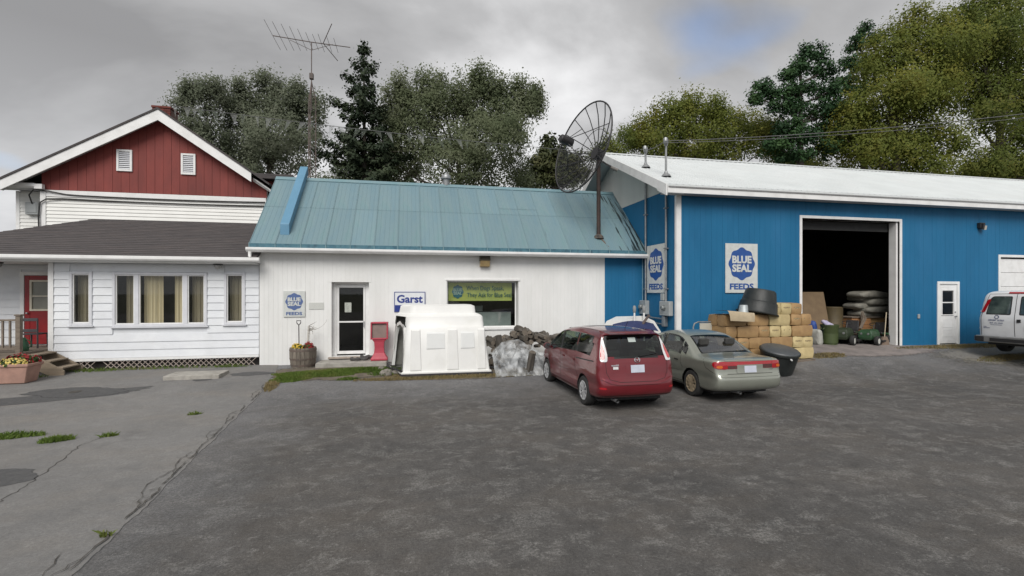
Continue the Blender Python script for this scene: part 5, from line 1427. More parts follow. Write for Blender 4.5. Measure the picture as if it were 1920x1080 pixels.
# ---- grey-green saloon
def saloon():
    root = thing('grey_saloon', 'pewter grey-green saloon car parked between the minivan and the bales', 'car', (7.46, 9.27, gz(7.5, 10.3)), R(0.5))
    paint = mat('pewter_paint', (.32, .335, .285), (.30, .31, .265), .30, 3, metal=.5, coat=.8)
    prof = [(.12, .28), (.03, .36), (.0, .46), (.0, .60), (.06, .655), (.075, .80), (.085, .95), (.11, .995), (.30, 1.01), (.70, 1.02), (.90, 1.03), (1.15, 1.18), (1.50, 1.375), (1.72, 1.455), (2.0, 1.485), (2.35, 1.49), (2.7, 1.45),
            (3.05, 1.34), (3.45, 1.10), (3.70, .975), (4.0, .91), (4.35, .80), (4.56, .68), (4.64, .52), (4.63, .36), (4.55, .24), (4.3, .19), (3.2, .19), (1.6, .19), (.5, .21)]
    def W(y, z):
        w = .866 * lin(y, [(0, .955), (.3, .985), (.9, 1.0), (1.4, 1.0), (3.3, 1.0), (3.9, .97), (4.35, .88), (4.65, .70)])
        if z > .92: w -= (z - .92) * .42
        if z < .40: w -= (.40 - z) * .16
        w += .008 * math.exp(-((z - .70) / .10)**2) - .010 * math.exp(-((z - .56) / .07)**2)
        return w
    bm = car_shell(prof, W, (.80, 3.85, .60)); c = Car(bm, root)
    body = obj('body', cut_arches(bm, [paint, M_TRIM], (1.04, 3.69), .355, .58, .325), root, True); bm.free()
    M_RG = glass_mat('hazy_rear_glass', (.45, .50, .50), .24, .08)
    c.patch('rear_window', [(-.57, .90), (.57, .90), (.62, .94), (.505, 1.55), (.47, 1.58), (-.47, 1.58), (-.505, 1.55), (-.62, .94)], 'top', M_RG, off=.006, rnd=1)
    c.patch('windscreen', [(-.55, 2.86), (.55, 2.86), (.66, 3.55), (-.66, 3.55)], 'top', M_CARGLASS, rnd=1)
    for v in ('left', 'right'):
        c.patch('door_window', [(2.38, .965), (3.38, .955), (2.96, 1.265), (2.45, 1.385)], v, M_CARGLASS, off=.006, rnd=1)
        c.patch('door_window', [(1.50, .985), (2.29, .970), (2.33, 1.385), (1.95, 1.38), (1.55, 1.31)], v, M_CARGLASS, off=.006, rnd=1)
        c.patch('quarter_window', [(1.24, 1.03), (1.44, 1.0), (1.49, 1.27), (1.32, 1.17)], v, M_CARGLASS, off=.006, rnd=1)
        c.line('pillar', [(2.335, .96), (2.39, 1.39)], v, .05, M_TRIM, off=.008)
        for pts in ([(2.33, .95), (2.34, .60), (2.30, .32)], [(3.40, .94), (3.42, .70), (3.36, .45), (3.32, .32)], [(1.45, .96), (1.47, .78), (1.36, .64)], [(1.40, .32), (3.30, .31)], [(.62, 1.03), (.45, .78), (.08, .665)]):
            c.line('panel_gap', pts, v, .009, M_GAP)
        c.line('side_moulding', [(1.50, .60), (3.28, .585)], v, .055, paint, off=.016)
        c.line('sill_moulding', [(1.42, .255), (3.28, .25)], v, .07, paint, off=.012)
        for y in (2.52, 1.62): c.line('door_handle', [(y - .09, .815), (y + .09, .82)], v, .032, M_TRIM, off=.024)
    open_windows(body, c.wins); cabin(root, 1.0, 3.4, .70, .36, .95, 1.40, ((2.15, (-.36, .36)), (1.35, (-.36, .36))), 1.7, 2.7)
    MB().box(-.60, .60, .95, 1.35, .93, .96).build('parcel_shelf', M_LINER, root, True)
    # lamp band
    c.patch('lamp_band', [(-.66, .785), (.66, .785), (.67, .945), (-.67, .945)], 'rear', M_LRED, off=.006, rnd=0, grid=.05)
    c.patch('lamp_insert', [(-.56, .79), (-.33, .79), (-.33, .855), (-.56, .855)], 'rear', M_LDRK, off=.010, rnd=0, grid=.05)
    c.patch('lamp_insert', [(.33, .79), (.60, .79), (.60, .875), (.33, .875)], 'rear', M_LDRK, off=.010, rnd=0, grid=.05)
    for v, s in (('rl', -1), ('rr', 1)):
        def q(pts): return [(s * u, z) for u, z in pts]
        c.patch('tail_lamp', q([(.46, .775), (.68, .79), (.76, .86), (.74, .935), (.48, .95)]), v, M_LRED, off=.012, rnd=1, grid=.035)
        c.patch('turn_lamp', q([(.55, .80), (.66, .80), (.66, .865), (.55, .865)]), v, M_LAMB, off=.018, rnd=1, grid=.03)
    c.patch('plate_recess', [(-.34, .68), (.34, .68), (.35, .875), (-.35, .875)], 'rear', paint, off=.009, rnd=1)
    c.patch('licence_plate', [(-.155, .70), (.155, .70), (.155, .85), (-.155, .85)], 'rear', M_PLATE, off=.016, rnd=0)
    c.line('boot_lip', [(-.62, .965), (0, .975), (.62, .965)], 'rear', .03, paint, off=.014)
    c.line('panel_gap', [(-.58, .675), (.58, .675)], 'rear', .010, M_GAP)
    c.line('bumper_crease', [(-.74, .62), (.74, .62)], 'rear', .03, paint, off=.014)
    MB().bar(c.hit('rear', .50, .765, .008), c.hit('rear', .60, .765, .008), .006, .02, (0, 1, 0)).build('badge', M_CHROME, root, True)
    for x in (-.22,): MB().tube([(x, .45, .235), (x, .10, .24)], .035, 12, cap=False).build('exhaust', M_GALV, root, True, smooth=True)
    MB().box(-.70, .70, .4, 4.3, .18, .23).build('underbody', M_TRIM, root, True)
    for s in (-1, 1):
        for y in (1.04, 3.69): wheel(root, s*.755, y, .315, .20, M_GOLD, 10, twin=.10)
        mirror((s*.85, 3.22, .99), s, paint, root)
saloon()

# ---- white full-size van
def van():
    # its left rear corner stands at about (18.1, 12.2); it points along the barn
    root = thing('white_van', 'white full-size van seen from behind by the garage door', 'van', (18.68, 11.40, gz(18.5, 12.6) + .06), R(-90 + 6))
    paint = mat('white_van_paint', (.72, .73, .74), (.66, .67, .68), .35, 3, coat=.5, dirt=(.5, .5, .48), damt=.3)
    prof = [(.10, .47), (.06, .60), (.03, .9), (.02, 1.15), (.05, 1.30), (.14, 1.75), (.19, 1.95), (.27, 2.05), (.5, 2.09), (2, 2.11), (3.6, 2.08), (3.95, 1.98), (4.3, 1.65), (4.55, 1.30), (4.85, 1.15), (5.35, 1.05), (5.5, .85), (5.52, .5), (5.4, .36), (4, .36), (1, .36), (.3, .40)]
    def W(y, z):
        w = .985 * lin(y, [(0, .93), (.3, .985), (.9, 1.0), (4.2, 1.0), (4.9, .95), (5.52, .80)])
        if z > 1.20: w -= (z - 1.20) * .17 + max(0, z - 1.9) * .2
        if z < .6: w -= (.6 - z) * .08
        return w
    rings = [(0, -.01), (.3, -.008), (.6, 0), (.8, .008), (.90, .018), (.955, .035), (.985, .06), (1.0, .10)]
    bm = car_shell(prof, W, (.8, 4.6, .9), rings=rings); c = Car(bm, root)
    obj('body', cut_arches(bm, [paint, M_TRIM], (1.35, 4.75), .43, .65, .38), root, True); bm.free()
    M_VG = mat('dim_van_pane', (.03, .045, .045), (.09, .12, .11), .06, 3, 4, spec=.9, coat=.6)  # paler smudges in the pane colour stand in for reflections
    for s in (-1, 1):
        w = c.patch('rear_door_window', [(s*.10, 1.30), (s*.74, 1.30), (s*.66, 1.83), (s*.58, 1.90), (s*.10, 1.90)], 'rear', M_TRIM, off=.004, rnd=1)
        c.patch('pane', [(s*.125, 1.33), (s*.715, 1.33), (s*.64, 1.80), (s*.57, 1.87), (s*.125, 1.87)], 'rear', M_VG, off=.008, rnd=1, parent=w)
        c.line('panel_gap', [(s*.86, .62), (s*.86, 1.25), (s*.70, 1.97), (0, 1.985)], 'rear', .012, M_GAP)
        for z in (.85, 1.4): c.line('hinge', [(s*.855, z), (s*.90, z)], 'rear', .05, paint, off=.02)
    for v, s in (('rl', -1), ('rr', 1)):
        c.patch('tail_lamp', [(s*.60, 1.36), (s*.69, 1.36), (s*.62, 1.80), (s*.555, 1.80)], v, M_LRED, off=.012, rnd=1, grid=.04)
    c.line('panel_gap', [(0, .62), (0, 1.98)], 'rear', .014, M_GAP)
    c.line('brake_lamp', [(-.22, 2.005), (.22, 2.005)], 'rear', .045, M_LRED, off=.02)
    c.patch('licence_plate', [(.24, .80), (.56, .80), (.56, .95), (.24, .95)], 'rear', mat('blurred_plate', (.35, .35, .38), (.25, .25, .28), .6), off=.010, rnd=0)
    c.line('door_handle', [(.06, 1.12), (.16, 1.12)], 'rear', .10, M_TRIM, off=.02)
    MB().prism([(-1.0, .16), (-.98, -.02), (-.9, -.10), (.9, -.10), (.98, -.02), (1.0, .16)], .40, .60, 'z').build('bumper', mat('dull_chrome_bumper', (.35, .35, .35), (.25, .25, .24), .35, 4, metal=.6), root, True, bevel=.02)
    for s in (-1, 1): MB().prism([(s*1.01, .30), (s*1.01, -.03), (s*.93, -.115), (s*.70, -.115), (s*.70, .16), (s*.95, .30)], .415, .585, 'z').build('bumper_end', M_TRIM, root, True, bevel=.02)
    MB().prism([(-.55, -.104), (.55, -.104), (.55, -.13), (-.55, -.13)], .44, .54, 'z').build('bumper_step', M_TRIM, root, True)
    MB().box(-.8, .8, .3, 5.2, .30, .40).build('underbody', M_TRIM, root, True)
    M_FAINT = mat('smudged_lettering', (.10, .12, .20), (.45, .46, .5), .6, 45, 2, contrast=(.42, .58))
    M_NAVY = mat('van_lettering', (.05, .07, .16), (.05, .06, .14), .6)
    def tx(t, size, x, z, xs=1):
        h = c.hit('rear', x, z, .008)
        me = text_mesh(t, size, offset=.0012, xscale=xs); me.materials.append(M_NAVY); o = obj('lettering', me, root, True); o.location = h; o.rotation_euler = (R(87), 0, 0)
    for x0, x1, z, w in ((-.66, -.46, 1.12, .05), (-.43, -.25, 1.12, .05), (-.62, -.53, 1.03, .035), (-.51, -.42, 1.03, .035), (-.40, -.28, 1.03, .035), (-.60, -.30, .97, .012), (-.79, -.70, .90, .03), (-.79, -.62, .86, .016)):
        c.line('worn_lettering', [(x0, z), (x1, z)], 'rear', w, M_FAINT if w > .02 else M_NAVY, off=.006)
    em = MB()
    for k in range(20):
        a, b_ = 2*math.pi*k/20, 2*math.pi*(k+1)/20
        em.bar(c.hit('rear', -.44 + .05*math.sin(a), 1.225 + .055*math.cos(a), .008), c.hit('rear', -.44 + .05*math.sin(b_), 1.225 + .055*math.cos(b_), .008), .014, .01, (0, 1, 0))
    em.build('emblem', M_NAVY, root, True)
    for s in (-1, 1):
        for y in (1.35, 4.75): wheel(root, s*.86, y, .37, .23, M_ALLOY, 8)
        mirror((s*1.0, 4.25, 1.35), s, M_TRIM, root, (.10, .06, .14))
van()
# ------------------------------------------------------------------ yard things
def flowers(mb, cx, cy, cz, rx, ry, rz, n, s, seed):
    rg = random.Random(seed)
    for _ in range(n):
        a = rg.uniform(0, 2*math.pi); e = math.asin(rg.uniform(-.1, 1)); q = rg.uniform(.75, 1.05)
        p = Vector((cx + rx*q*math.cos(a)*math.cos(e), cy + ry*q*math.sin(a)*math.cos(e), cz + rz*q*math.sin(e)))
        nrm = Vector((p.x - cx, p.y - cy, (p.z - cz)*1.2 + .05)).normalized()
        u = nrm.orthogonal().normalized(); w = nrm.cross(u); ss = s*rg.uniform(.7, 1.3)
        k = len(mb.v); mb.v.append(tuple(p + nrm*ss*.25))
        for j in range(6):
            t = 2*math.pi*j/6 + rg.uniform(-.2, .2); mb.v.append(tuple(p + (u*math.cos(t) + w*math.sin(t))*ss*.5))
        for j in range(6): mb.f.append((k, k+1+j, k+1+(j+1) % 6)); mb.mi.append(0)
def flower_plant(name, label, x, y, z, r, h, m, n, seed, size=.05, group=None, ry=None):
    t = thing(name, label, 'flowers', (x, y, z), 0, group)
    b = MB(); flowers(b, 0, 0, h*.25, r*.95, (ry or r)*.95, h*.6, int(n*.8), size*1.3, seed + 50); stuff(b.build('leaves', M_FLEAF, t, True))
    b = MB(); flowers(b, 0, 0, h*.3, r, ry or r, h*.7, n, size, seed); stuff(b.build('blooms', m, t, True))
    return t
M_FLEAF = leaf_mat('flower_leaves', (.03, .06, .02), (.045, .085, .025), (.06, .10, .03))
M_YEL = mat('yellow_blooms', (.62, .42, .03), (.50, .33, .05), .8, 14); M_REDF = mat('red_blooms', (.28, .012, .016), (.2, .01, .012), .8, 14)
M_CREAM = mat('pale_yellow_blooms', (.70, .58, .20), (.6, .45, .10), .8, 14)
# half barrel planter
bx, by = -3.27, 15.72; bz = gz(bx, by)
t = thing('barrel_planter', 'weathered half barrel planter beside the shop door slab', 'planter', (bx, by, bz))
M_STAVE = mat('grey_oak_staves', (.22, .19, .155), (.13, .11, .09), .9, 6, 7, bump=.4, stretch=(3, 3, .5), rnd=.18)
NS = 20
def brad(z): return .335 + .055*math.sin(min(1, z/.62)*math.pi*.62 + .15)
for k in range(NS):
    b = MB(); a0, a1 = 2*math.pi*k/NS + .012, 2*math.pi*(k+1)/NS - .012
    zs = [0, .15, .3, .45, .6]
    for z in zs:
        r = brad(z)
        for rr, a in ((r, a0), (r, a1), (r - .03, a1), (r - .03, a0)): b.v.append((rr*math.cos(a), rr*math.sin(a), z))
    for i in range(4):
        for j in range(4): b.f.append((i*4+j, i*4+(j+1) % 4, i*4+4+(j+1) % 4, i*4+4+j)); b.mi.append(0)
    b.f += [(3, 2, 1, 0), (16, 17, 18, 19)]; b.mi += [0, 0]
    b.build('stave', M_STAVE, t, True)
for z, h in ((.05, .05), (.24, .05), (.50, .055)):
    MB().lathe([(brad(z) + .004, z), (brad(z + h) + .006, z + h), (brad(z+h) - .002, z + h), (brad(z) - .002, z)], 40).build('hoop', mat('rusty_hoop', (.10, .085, .075), (.15, .11, .09), .7, 10), t, True, smooth=True)
MB().lathe([(.0, .54), (.34, .54)], 24).build('soil_fill', mat('potting_soil', (.04, .03, .022), (.06, .045, .03), .95, 20), t, True)
flower_plant('yellow_mum', 'yellow flowering plant in the barrel by the shop door', bx - .14, by - .12, bz + .52, .18, .22, M_YEL, 110, 3, .055)
flower_plant('red_mum', 'red flowering plant in the barrel by the shop door', bx + .17, by - .10, bz + .52, .15, .26, M_REDF, 110, 4, .055)
# shovel handle stuck in the barrel
t = thing('shovel', 'shovel with D-shaped handle stuck in the barrel planter', 'shovel', (bx - .12, by + .02, bz + .4))
MB().tube([(0, 0, 0), (-.01, .02, .48), (-.018, .035, .88)], .017, 8).build('shaft', mat('grey_shaft', (.16, .15, .15), (.11, .10, .10), .7), t, True, smooth=True)
MB().tube([(-.018, .035, .88), (-.075, .037, .95), (-.078, .037, 1.02), (.042, .037, 1.02), (.038, .037, .95), (-.018, .035, .88)], .014, 6).build('grip', M_BLACK, t, True, smooth=True)
# crooked branch
t = thing('birch_branch', 'crooked pale birch branch standing in the barrel planter', 'branch', (bx + .10, by + .05, bz + .45))
M_BIRCH = mat('birch_bark', (.52, .50, .46), (.16, .14, .12), .85, 12, 3, stretch=(1, 1, 3), contrast=(.55, .68))
MB().tube([(0, 0, 0), (.02, 0, .2), (.035, .01, .42), (.045, .01, .62), (.05, 0, .80)], [.04, .037, .034, .032, .024], 8).build('stem', M_BIRCH, t, True, smooth=True)
tw = MB()
rg = random.Random(4)
for k in range(7):
    a = rg.uniform(-.5, 1.2); p = Vector((.05, 0, .62 + .03*k)); pts = [p]
    d = Vector((rg.uniform(.4, 1), rg.uniform(-.3, .3), rg.uniform(.1, .8)))
    if k == 0: d = Vector((1, 0, .35))
    for i in range(6 if k else 10):
        d += Vector((rg.uniform(-.4, .4), rg.uniform(-.3, .3), rg.uniform(-.45, .3))); p = p + d.normalized()*(.045 if k else .07); pts.append(p)
    tw.tube(pts, [max(.003, .012 - .0016*i) for i in range(len(pts))], 5)
stuff(tw.build('twigs', mat('grey_twig', (.24, .22, .19), (.17, .15, .13), .9), t, True))
# red stand
rx_, ry_ = -.99, 15.72; rz_ = gz(rx_, ry_) + .14
t = thing('red_stand', 'faded red plastic display stand right of the shop door', 'stand', (rx_, ry_, rz_))
M_RST = mat('faded_red_plastic', (.46, .055, .085), (.38, .045, .07), .5, 5)
def rect_loft(rows):
    b = MB()
    for (w, d, z, yo) in rows:
        b.v += [(-w/2, yo - d/2, z), (w/2, yo - d/2, z), (w/2, yo + d/2, z), (-w/2, yo + d/2, z)]
    for i in range(len(rows)-1):
        for j in range(4): b.f.append((i*4+j, i*4+(j+1) % 4, i*4+4+(j+1) % 4, i*4+4+j)); b.mi.append(0)
    n = (len(rows)-1)*4; b.f += [(3, 2, 1, 0), (n, n+1, n+2, n+3)]; b.mi += [0, 0]
    return b
rect_loft([(.52, .36, 0, 0), (.52, .36, .06, 0), (.44, .30, .12, 0), (.32, .22, .24, 0), (.29, .20, .40, 0), (.31, .21, .58, 0), (.44, .24, .66, 0)]).build('pedestal', M_RST, t, True, bevel=.012)
b = MB(); frame(b, -.27, .27, -.14, .14, .66, 1.21, .045, wt=.05); b.v = [(x, y + (z-.66)*.12, z) for x, y, z in b.v]; hd = b.build('head_frame', M_RST, t, True, bevel=.014)
b = MB(); b.box(-.225, .225, -.07, -.05, .71, 1.16); b.v = [(x, y + (z-.66)*.12, z) for x, y, z in b.v]; b.build('panel', mat('dull_brown_panel', (.24, .17, .15), (.18, .13, .115), .6, 4), hd, True)
# dark bags lying on the step
for i, (x, w, a, lb) in enumerate(((-1.62, .52, .03, 'long dark rolled mat lying on the step slab below the shop door'), (-1.28, .62, -.04, 'dark folded mat propped on the rolled one before the shop door'))):
    b = MB(); n = 10
    pts = [(-w/2 + w*k/n, .02*math.sin(k*1.3 + i), .05 + .012*math.sin(k*2.1)) for k in range(n+1)]
    b.tube(pts, [.05 + .012*math.sin(k*1.7 + i) for k in range(n+1)], 10); o = b.build('door_mat', mat('dark_mat', (.06, .058, .056), (.085, .08, .078), .9, 12, bump=.3), smooth=True)
    o.location = (x, 15.75 + .12*i, .335 + .045*i); o.rotation_euler = (0, 0, a); tag(o, lb, 'mat')

# ---- white calf hutch
def hutch():
    t = thing('calf_hutch', 'big white moulded plastic hutch standing before the shop window', 'hutch', (1.0, 14.4, gz(1, 14.2)))
    M_H = mat('white_moulded_plastic', (.78, .78, .755), (.72, .72, .70), .42, 1.4, 6, dirt=(.62, .62, .57), dscale=1.3, damt=.5)
    z0 = gz(1, 14.0) + .07
    NL, NR, FR, FL_ = Vector((-.22, 13.78)), Vector((2.26, 13.74)), Vector((2.12, 15.45)), Vector((-.62, 15.25))
    # rows: height, inset left, right, front, back
    rows = [(.0, -.05, -.05, -.06, -.03), (.035, -.05, -.05, -.06, -.03), (.05, 0, 0, 0, 0), (.62, .05, .05, .06, .04), (1.26, .11, .12, .13, .1), (1.33, .12, .14, .17, .12), (1.36, .10, .13, .19, .12),
            (1.60, .12, .16, .24, .2), (1.66, .16, .22, .36, .3), (1.70, .22, .34, .42, .34), (1.90, .26, .36, .46, .4), (1.945, .34, .46, .58, .5)]
    def loop(r, sh=0.0):
        z, l, rr, f, bk = r; l += sh; rr += sh; f += sh; bk += sh
        c = []
        P = [Vector((NL.x + l, NL.y + f)), Vector((NR.x - rr, NR.y + f)), Vector((FR.x - rr, FR.y - bk)), Vector((FL_.x + l, FL_.y - bk))]
        rad = .14 if z > .05 else .05
        for i in range(4):
            a, b, d = P[i-1], P[i], P[(i+1) % 4]
            q1 = b + (a-b).normalized()*rad; q2 = b + (d-b).normalized()*rad
            for k in range(6):
                s = k/5; c.append(q1*(1-s)**2 + b*2*s*(1-s) + q2*s*s)
        return [(p.x, p.y, z0 + z - (sh*.5 if z > 1.9 else 0)) for p in c]
    b = MB(); n = 24
    for sh in (0.0, .025):
        k0 = len(b.v)
        for r in rows: b.v += loop(r, sh)
        mi_ = 1 if sh else 0
        for i in range(len(rows)-1):
            for j in range(n):
                # the left end (from the far-left corner round to the near-left one) stays open between flange and ledge
                openj = j in (23,) or False
                if j == 23 and 1 <= i <= 6: continue
                b.f.append((k0+i*n+j, k0+i*n+(j+1) % n, k0+(i+1)*n+(j+1) % n, k0+(i+1)*n+j)); b.mi.append(mi_)
        b.f.append(tuple(k0 + (len(rows)-1)*n + j for j in range(n))); b.mi.append(mi_)
    b.build('shell', [M_H, mat('shaded_inside_plastic', (.20, .20, .18), (.14, .14, .125), .8)], t, smooth=True)  # inner faces of the white shell: shade of the opening painted as darker grey
    # moulded ribs and panels on the long side
    def front_y(z):
        for a, c in zip(rows, rows[1:]):
            if a[0] <= z <= c[0]: return NL.y + a[3] + (c[3]-a[3])*(z-a[0])/max(1e-6, c[0]-a[0])
        return NL.y
    def rib(xa, xb, za, zb, dep, nm, mm=M_H):
        b = MB(); zs = [za, za + .04, zb - .06, zb]; dd = [.0, dep, dep, .0]
        for z, d in zip(zs, dd):
            y = front_y(z) - .04*(xa + .22)/2.48; s = (z - za) * .03
            b.v += [(xa + s - .02, y + .01, z0 + z), (xa + s, y - d, z0 + z), (xb - s, y - d, z0 + z), (xb - s + .02, y + .01, z0 + z)]
        for i in range(3):
            for j in range(3): b.f.append((i*4+j, i*4+j+1, i*4+5+j, i*4+4+j)); b.mi.append(0)
        b.f += [(0, 1, 2, 3), (15, 14, 13, 12)]; b.mi += [0, 0]
        b.build(nm, mm, t, bevel=.008)
    rib(-.02, .28, .06, 1.27, .035, 'rib'); rib(1.02, 1.34, .06, 1.27, .032, 'rib'); rib(1.90, 2.14, .06, 1.27, .032, 'rib')
    rib(.44, .96, .66, 1.18, .018, 'window_panel', mat('greyish_panel', (.72, .73, .715), (.69, .70, .69), .4)); rib(1.42, 1.82, .66, 1.18, .018, 'window_panel', MATS['greyish_panel'])
    for x in (.62, 1.70): MB().lathe([(0, -.012), (.016, -.010), (.016, .01)], 8, (x, front_y(1.45), z0 + 1.45), 'y').build('bolt', M_GALV, t)
    # arch rim of the open end
    pts = []
    for a, (y, z) in enumerate([(13.95, .06), (13.98, .6), (14.02, 1.0), (14.18, 1.28), (14.5, 1.36), (14.85, 1.28), (15.02, 1.0), (15.08, .6), (15.14, .06)]):
        s = (y - 13.78) / 1.47; pts.append((-.22 - .40*s + .03 + .07*z, y, z0 + z))
    b = MB()
    for p in pts: b.v += [(p[0] - .03, p[1], p[2]), (p[0] + .06, p[1], p[2])]
    ctr = Vector((0, 14.5, 0))
    out = []
    for p in pts:
        q = Vector(p); v = Vector((0, (q.y - 14.5), (q.z - z0 - .5))); v.normalize(); q2 = q + v*.10; out.append(q2)
    for q in out: b.v += [(q.x - .03, q.y, q.z)]
    m_ = len(pts)
    for i in range(m_-1):
        b.f.append((2*i, 2*i+2, 2*i+3, 2*i+1)); b.f.append((2*i, 2*m_ + i, 2*m_ + i + 1, 2*i+2)); b.mi += [0, 0]
    b.build('arch_rim', M_H, t, smooth=True)
    b = MB(); b.prism([(-.28, 13.68), (2.34, 13.66), (2.2, 15.5), (-.66, 15.3)], z0 - .14, z0 - .004, 'z'); b.build('timber_base', mat('tarred_timber', (.028, .026, .03), (.05, .045, .045), .9, 6), t, bevel=.01)
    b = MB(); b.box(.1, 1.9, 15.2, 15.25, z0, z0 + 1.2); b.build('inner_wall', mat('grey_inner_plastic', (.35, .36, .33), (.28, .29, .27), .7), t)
hutch()
# loose stones by the hutch
M_STONE = mat('field_stone', (.24, .22, .19), (.15, .14, .125), .9, 8, bump=.4, rnd=.2)
def rock(name, x, y, z, s, seed, m, label, cat, group=None, sq=(1, 1, .7)):
    rg = random.Random(seed); bm = bmesh.new(); bmesh.ops.create_icosphere(bm, subdivisions=2, radius=1)
    for v in bm.verts:
        k = 1 + .25*nz(v.co.x*1.7 + seed, v.co.y*1.7 + v.co.z*2) + .08*rg.uniform(-1, 1)
        v.co = Vector((v.co.x*sq[0], v.co.y*sq[1], v.co.z*sq[2]))*s*k
    me = bpy.data.meshes.new(name); bm.to_mesh(me); bm.free(); me.materials.append(m)
    o = obj(name, me); o.location = (x, y, z + s*sq[2]*.55); o.rotation_euler = (rg.uniform(-.3, .3), rg.uniform(-.3, .3), rg.uniform(0, 6))
    return tag(o, label, cat, group)
for i in range(9):
    x, y = -.62 + random.uniform(-.3, .28), 14.35 + random.uniform(-.5, .7)
    rock('loose_stone', x, y, gz(x, y), random.uniform(.06, .12), 40 + i, M_STONE, 'loose stone among the rubble at the open end of the white hutch', 'stone', 'rubble beside the hutch')
t = MB()
rg = random.Random(9)
for k in range(5):
    p = Vector((-.72, 14.9 - .12*k, .35 - .02*k)); pts = [p]
    for i in range(9): p = p + Vector((rg.uniform(.0, .12), rg.uniform(-.14, .02), rg.uniform(-.06, .04))); p.z = max(p.z, .22); pts.append(p)
    t.tube(pts, .012, 5)
tag(stuff(t.build('tangled_hose', M_CABLE)), 'tangle of dark hose between the red stand and the hutch', 'hose')

# ---- firewood wrapped in plastic
M_LOG = mat('split_firewood', (.15, .135, .115), (.065, .056, .048), .9, 5, 7, bump=.5, bscale=30, stretch=(.5, 3, 3), rnd=.4)
M_LOGE = mat('log_end_grain', (.17, .145, .115), (.11, .092, .074), .9, 14, rnd=.4)
def log_mesh(seed, r, l):
    rg = random.Random(seed); b = MB(); n = 7
    prof = [r*rg.uniform(.75, 1.15) for _ in range(n)]
    if rg.random() < .5:
        for j in range(2): prof[j] *= .62
    for x in (-l/2, -l/6, l/6, l/2):
        for j in range(n):
            a = 2*math.pi*j/n; q = prof[j]*rg.uniform(.92, 1.08); b.v.append((x, q*math.cos(a), q*math.sin(a)))
    for i in range(3):
        for j in range(n): b.f.append((i*n+j, i*n+(j+1) % n, (i+1)*n+(j+1) % n, (i+1)*n+j)); b.mi.append(0)
    b.f += [tuple(range(n-1, -1, -1)), tuple(range(3*n, 4*n))]; b.mi += [1, 1]
    return b.mesh('firewood_log', [M_LOG, M_LOGE])
LM = [log_mesh(60 + k, .085 + .012*(k % 4), .36 + .03*(k % 3)) for k in range(8)]
def pile_top(x):       # height profile of the heap along X
    return lin(x, [(2.40, .85), (2.75, .92), (3.0, .90), (3.5, 1.10), (4.1, 1.05), (4.7, .85), (5.3, .75), (5.8, .45)])
rg = random.Random(5); cnt = 0
for layer in range(9):
    for row in range(3):
        x = 2.42 + .05*(layer % 2)
        while x < 5.75:
            top = pile_top(x); z = .14 + layer*.135
            yb = 14.35 + row*.36 + .03*layer
            if z < top and ((row == 0 and (z > top - .5 or x < 2.8)) or z > top - .30):
                o = obj('firewood_log', LM[cnt % 8]); cnt += 1
                o.location = (x + rg.uniform(-.03, .03), yb + rg.uniform(-.05, .05), gz(x, yb) + z + rg.uniform(-.02, .02))
                o.rotation_euler = (rg.uniform(0, 6.28), rg.uniform(-.25, .25), R(90) + rg.uniform(-.45, .45)); s = rg.uniform(.62, 1.0); o.scale = (1, s, s)
                wh = 'at the hutch end' if x < 2.85 else 'at the minivan end' if x > 4.6 else 'along the crest' if z > top - .2 else 'low in the middle'
                tag(o, f'grey split log {wh} of the plastic-wrapped firewood heap', 'log', f'split firewood heaped {wh}')
            x += .205
for (x, y, z, rot, s, lb) in ((2.62, 14.15, .78, (.3, R(78), .3), 1.0, 'upright pale log at the hutch end of the firewood heap'), (3.42, 13.42, .30, (0, R(70), R(100)), 1.25, 'pale log leaning on the plastic sheet in front of the heap')):
    o = obj('firewood_log', LM[2]); o.location = (x, y, z + .15); o.rotation_euler = rot; o.scale = (s*1.3, s*.8, s*.8); tag(o, lb, 'log')
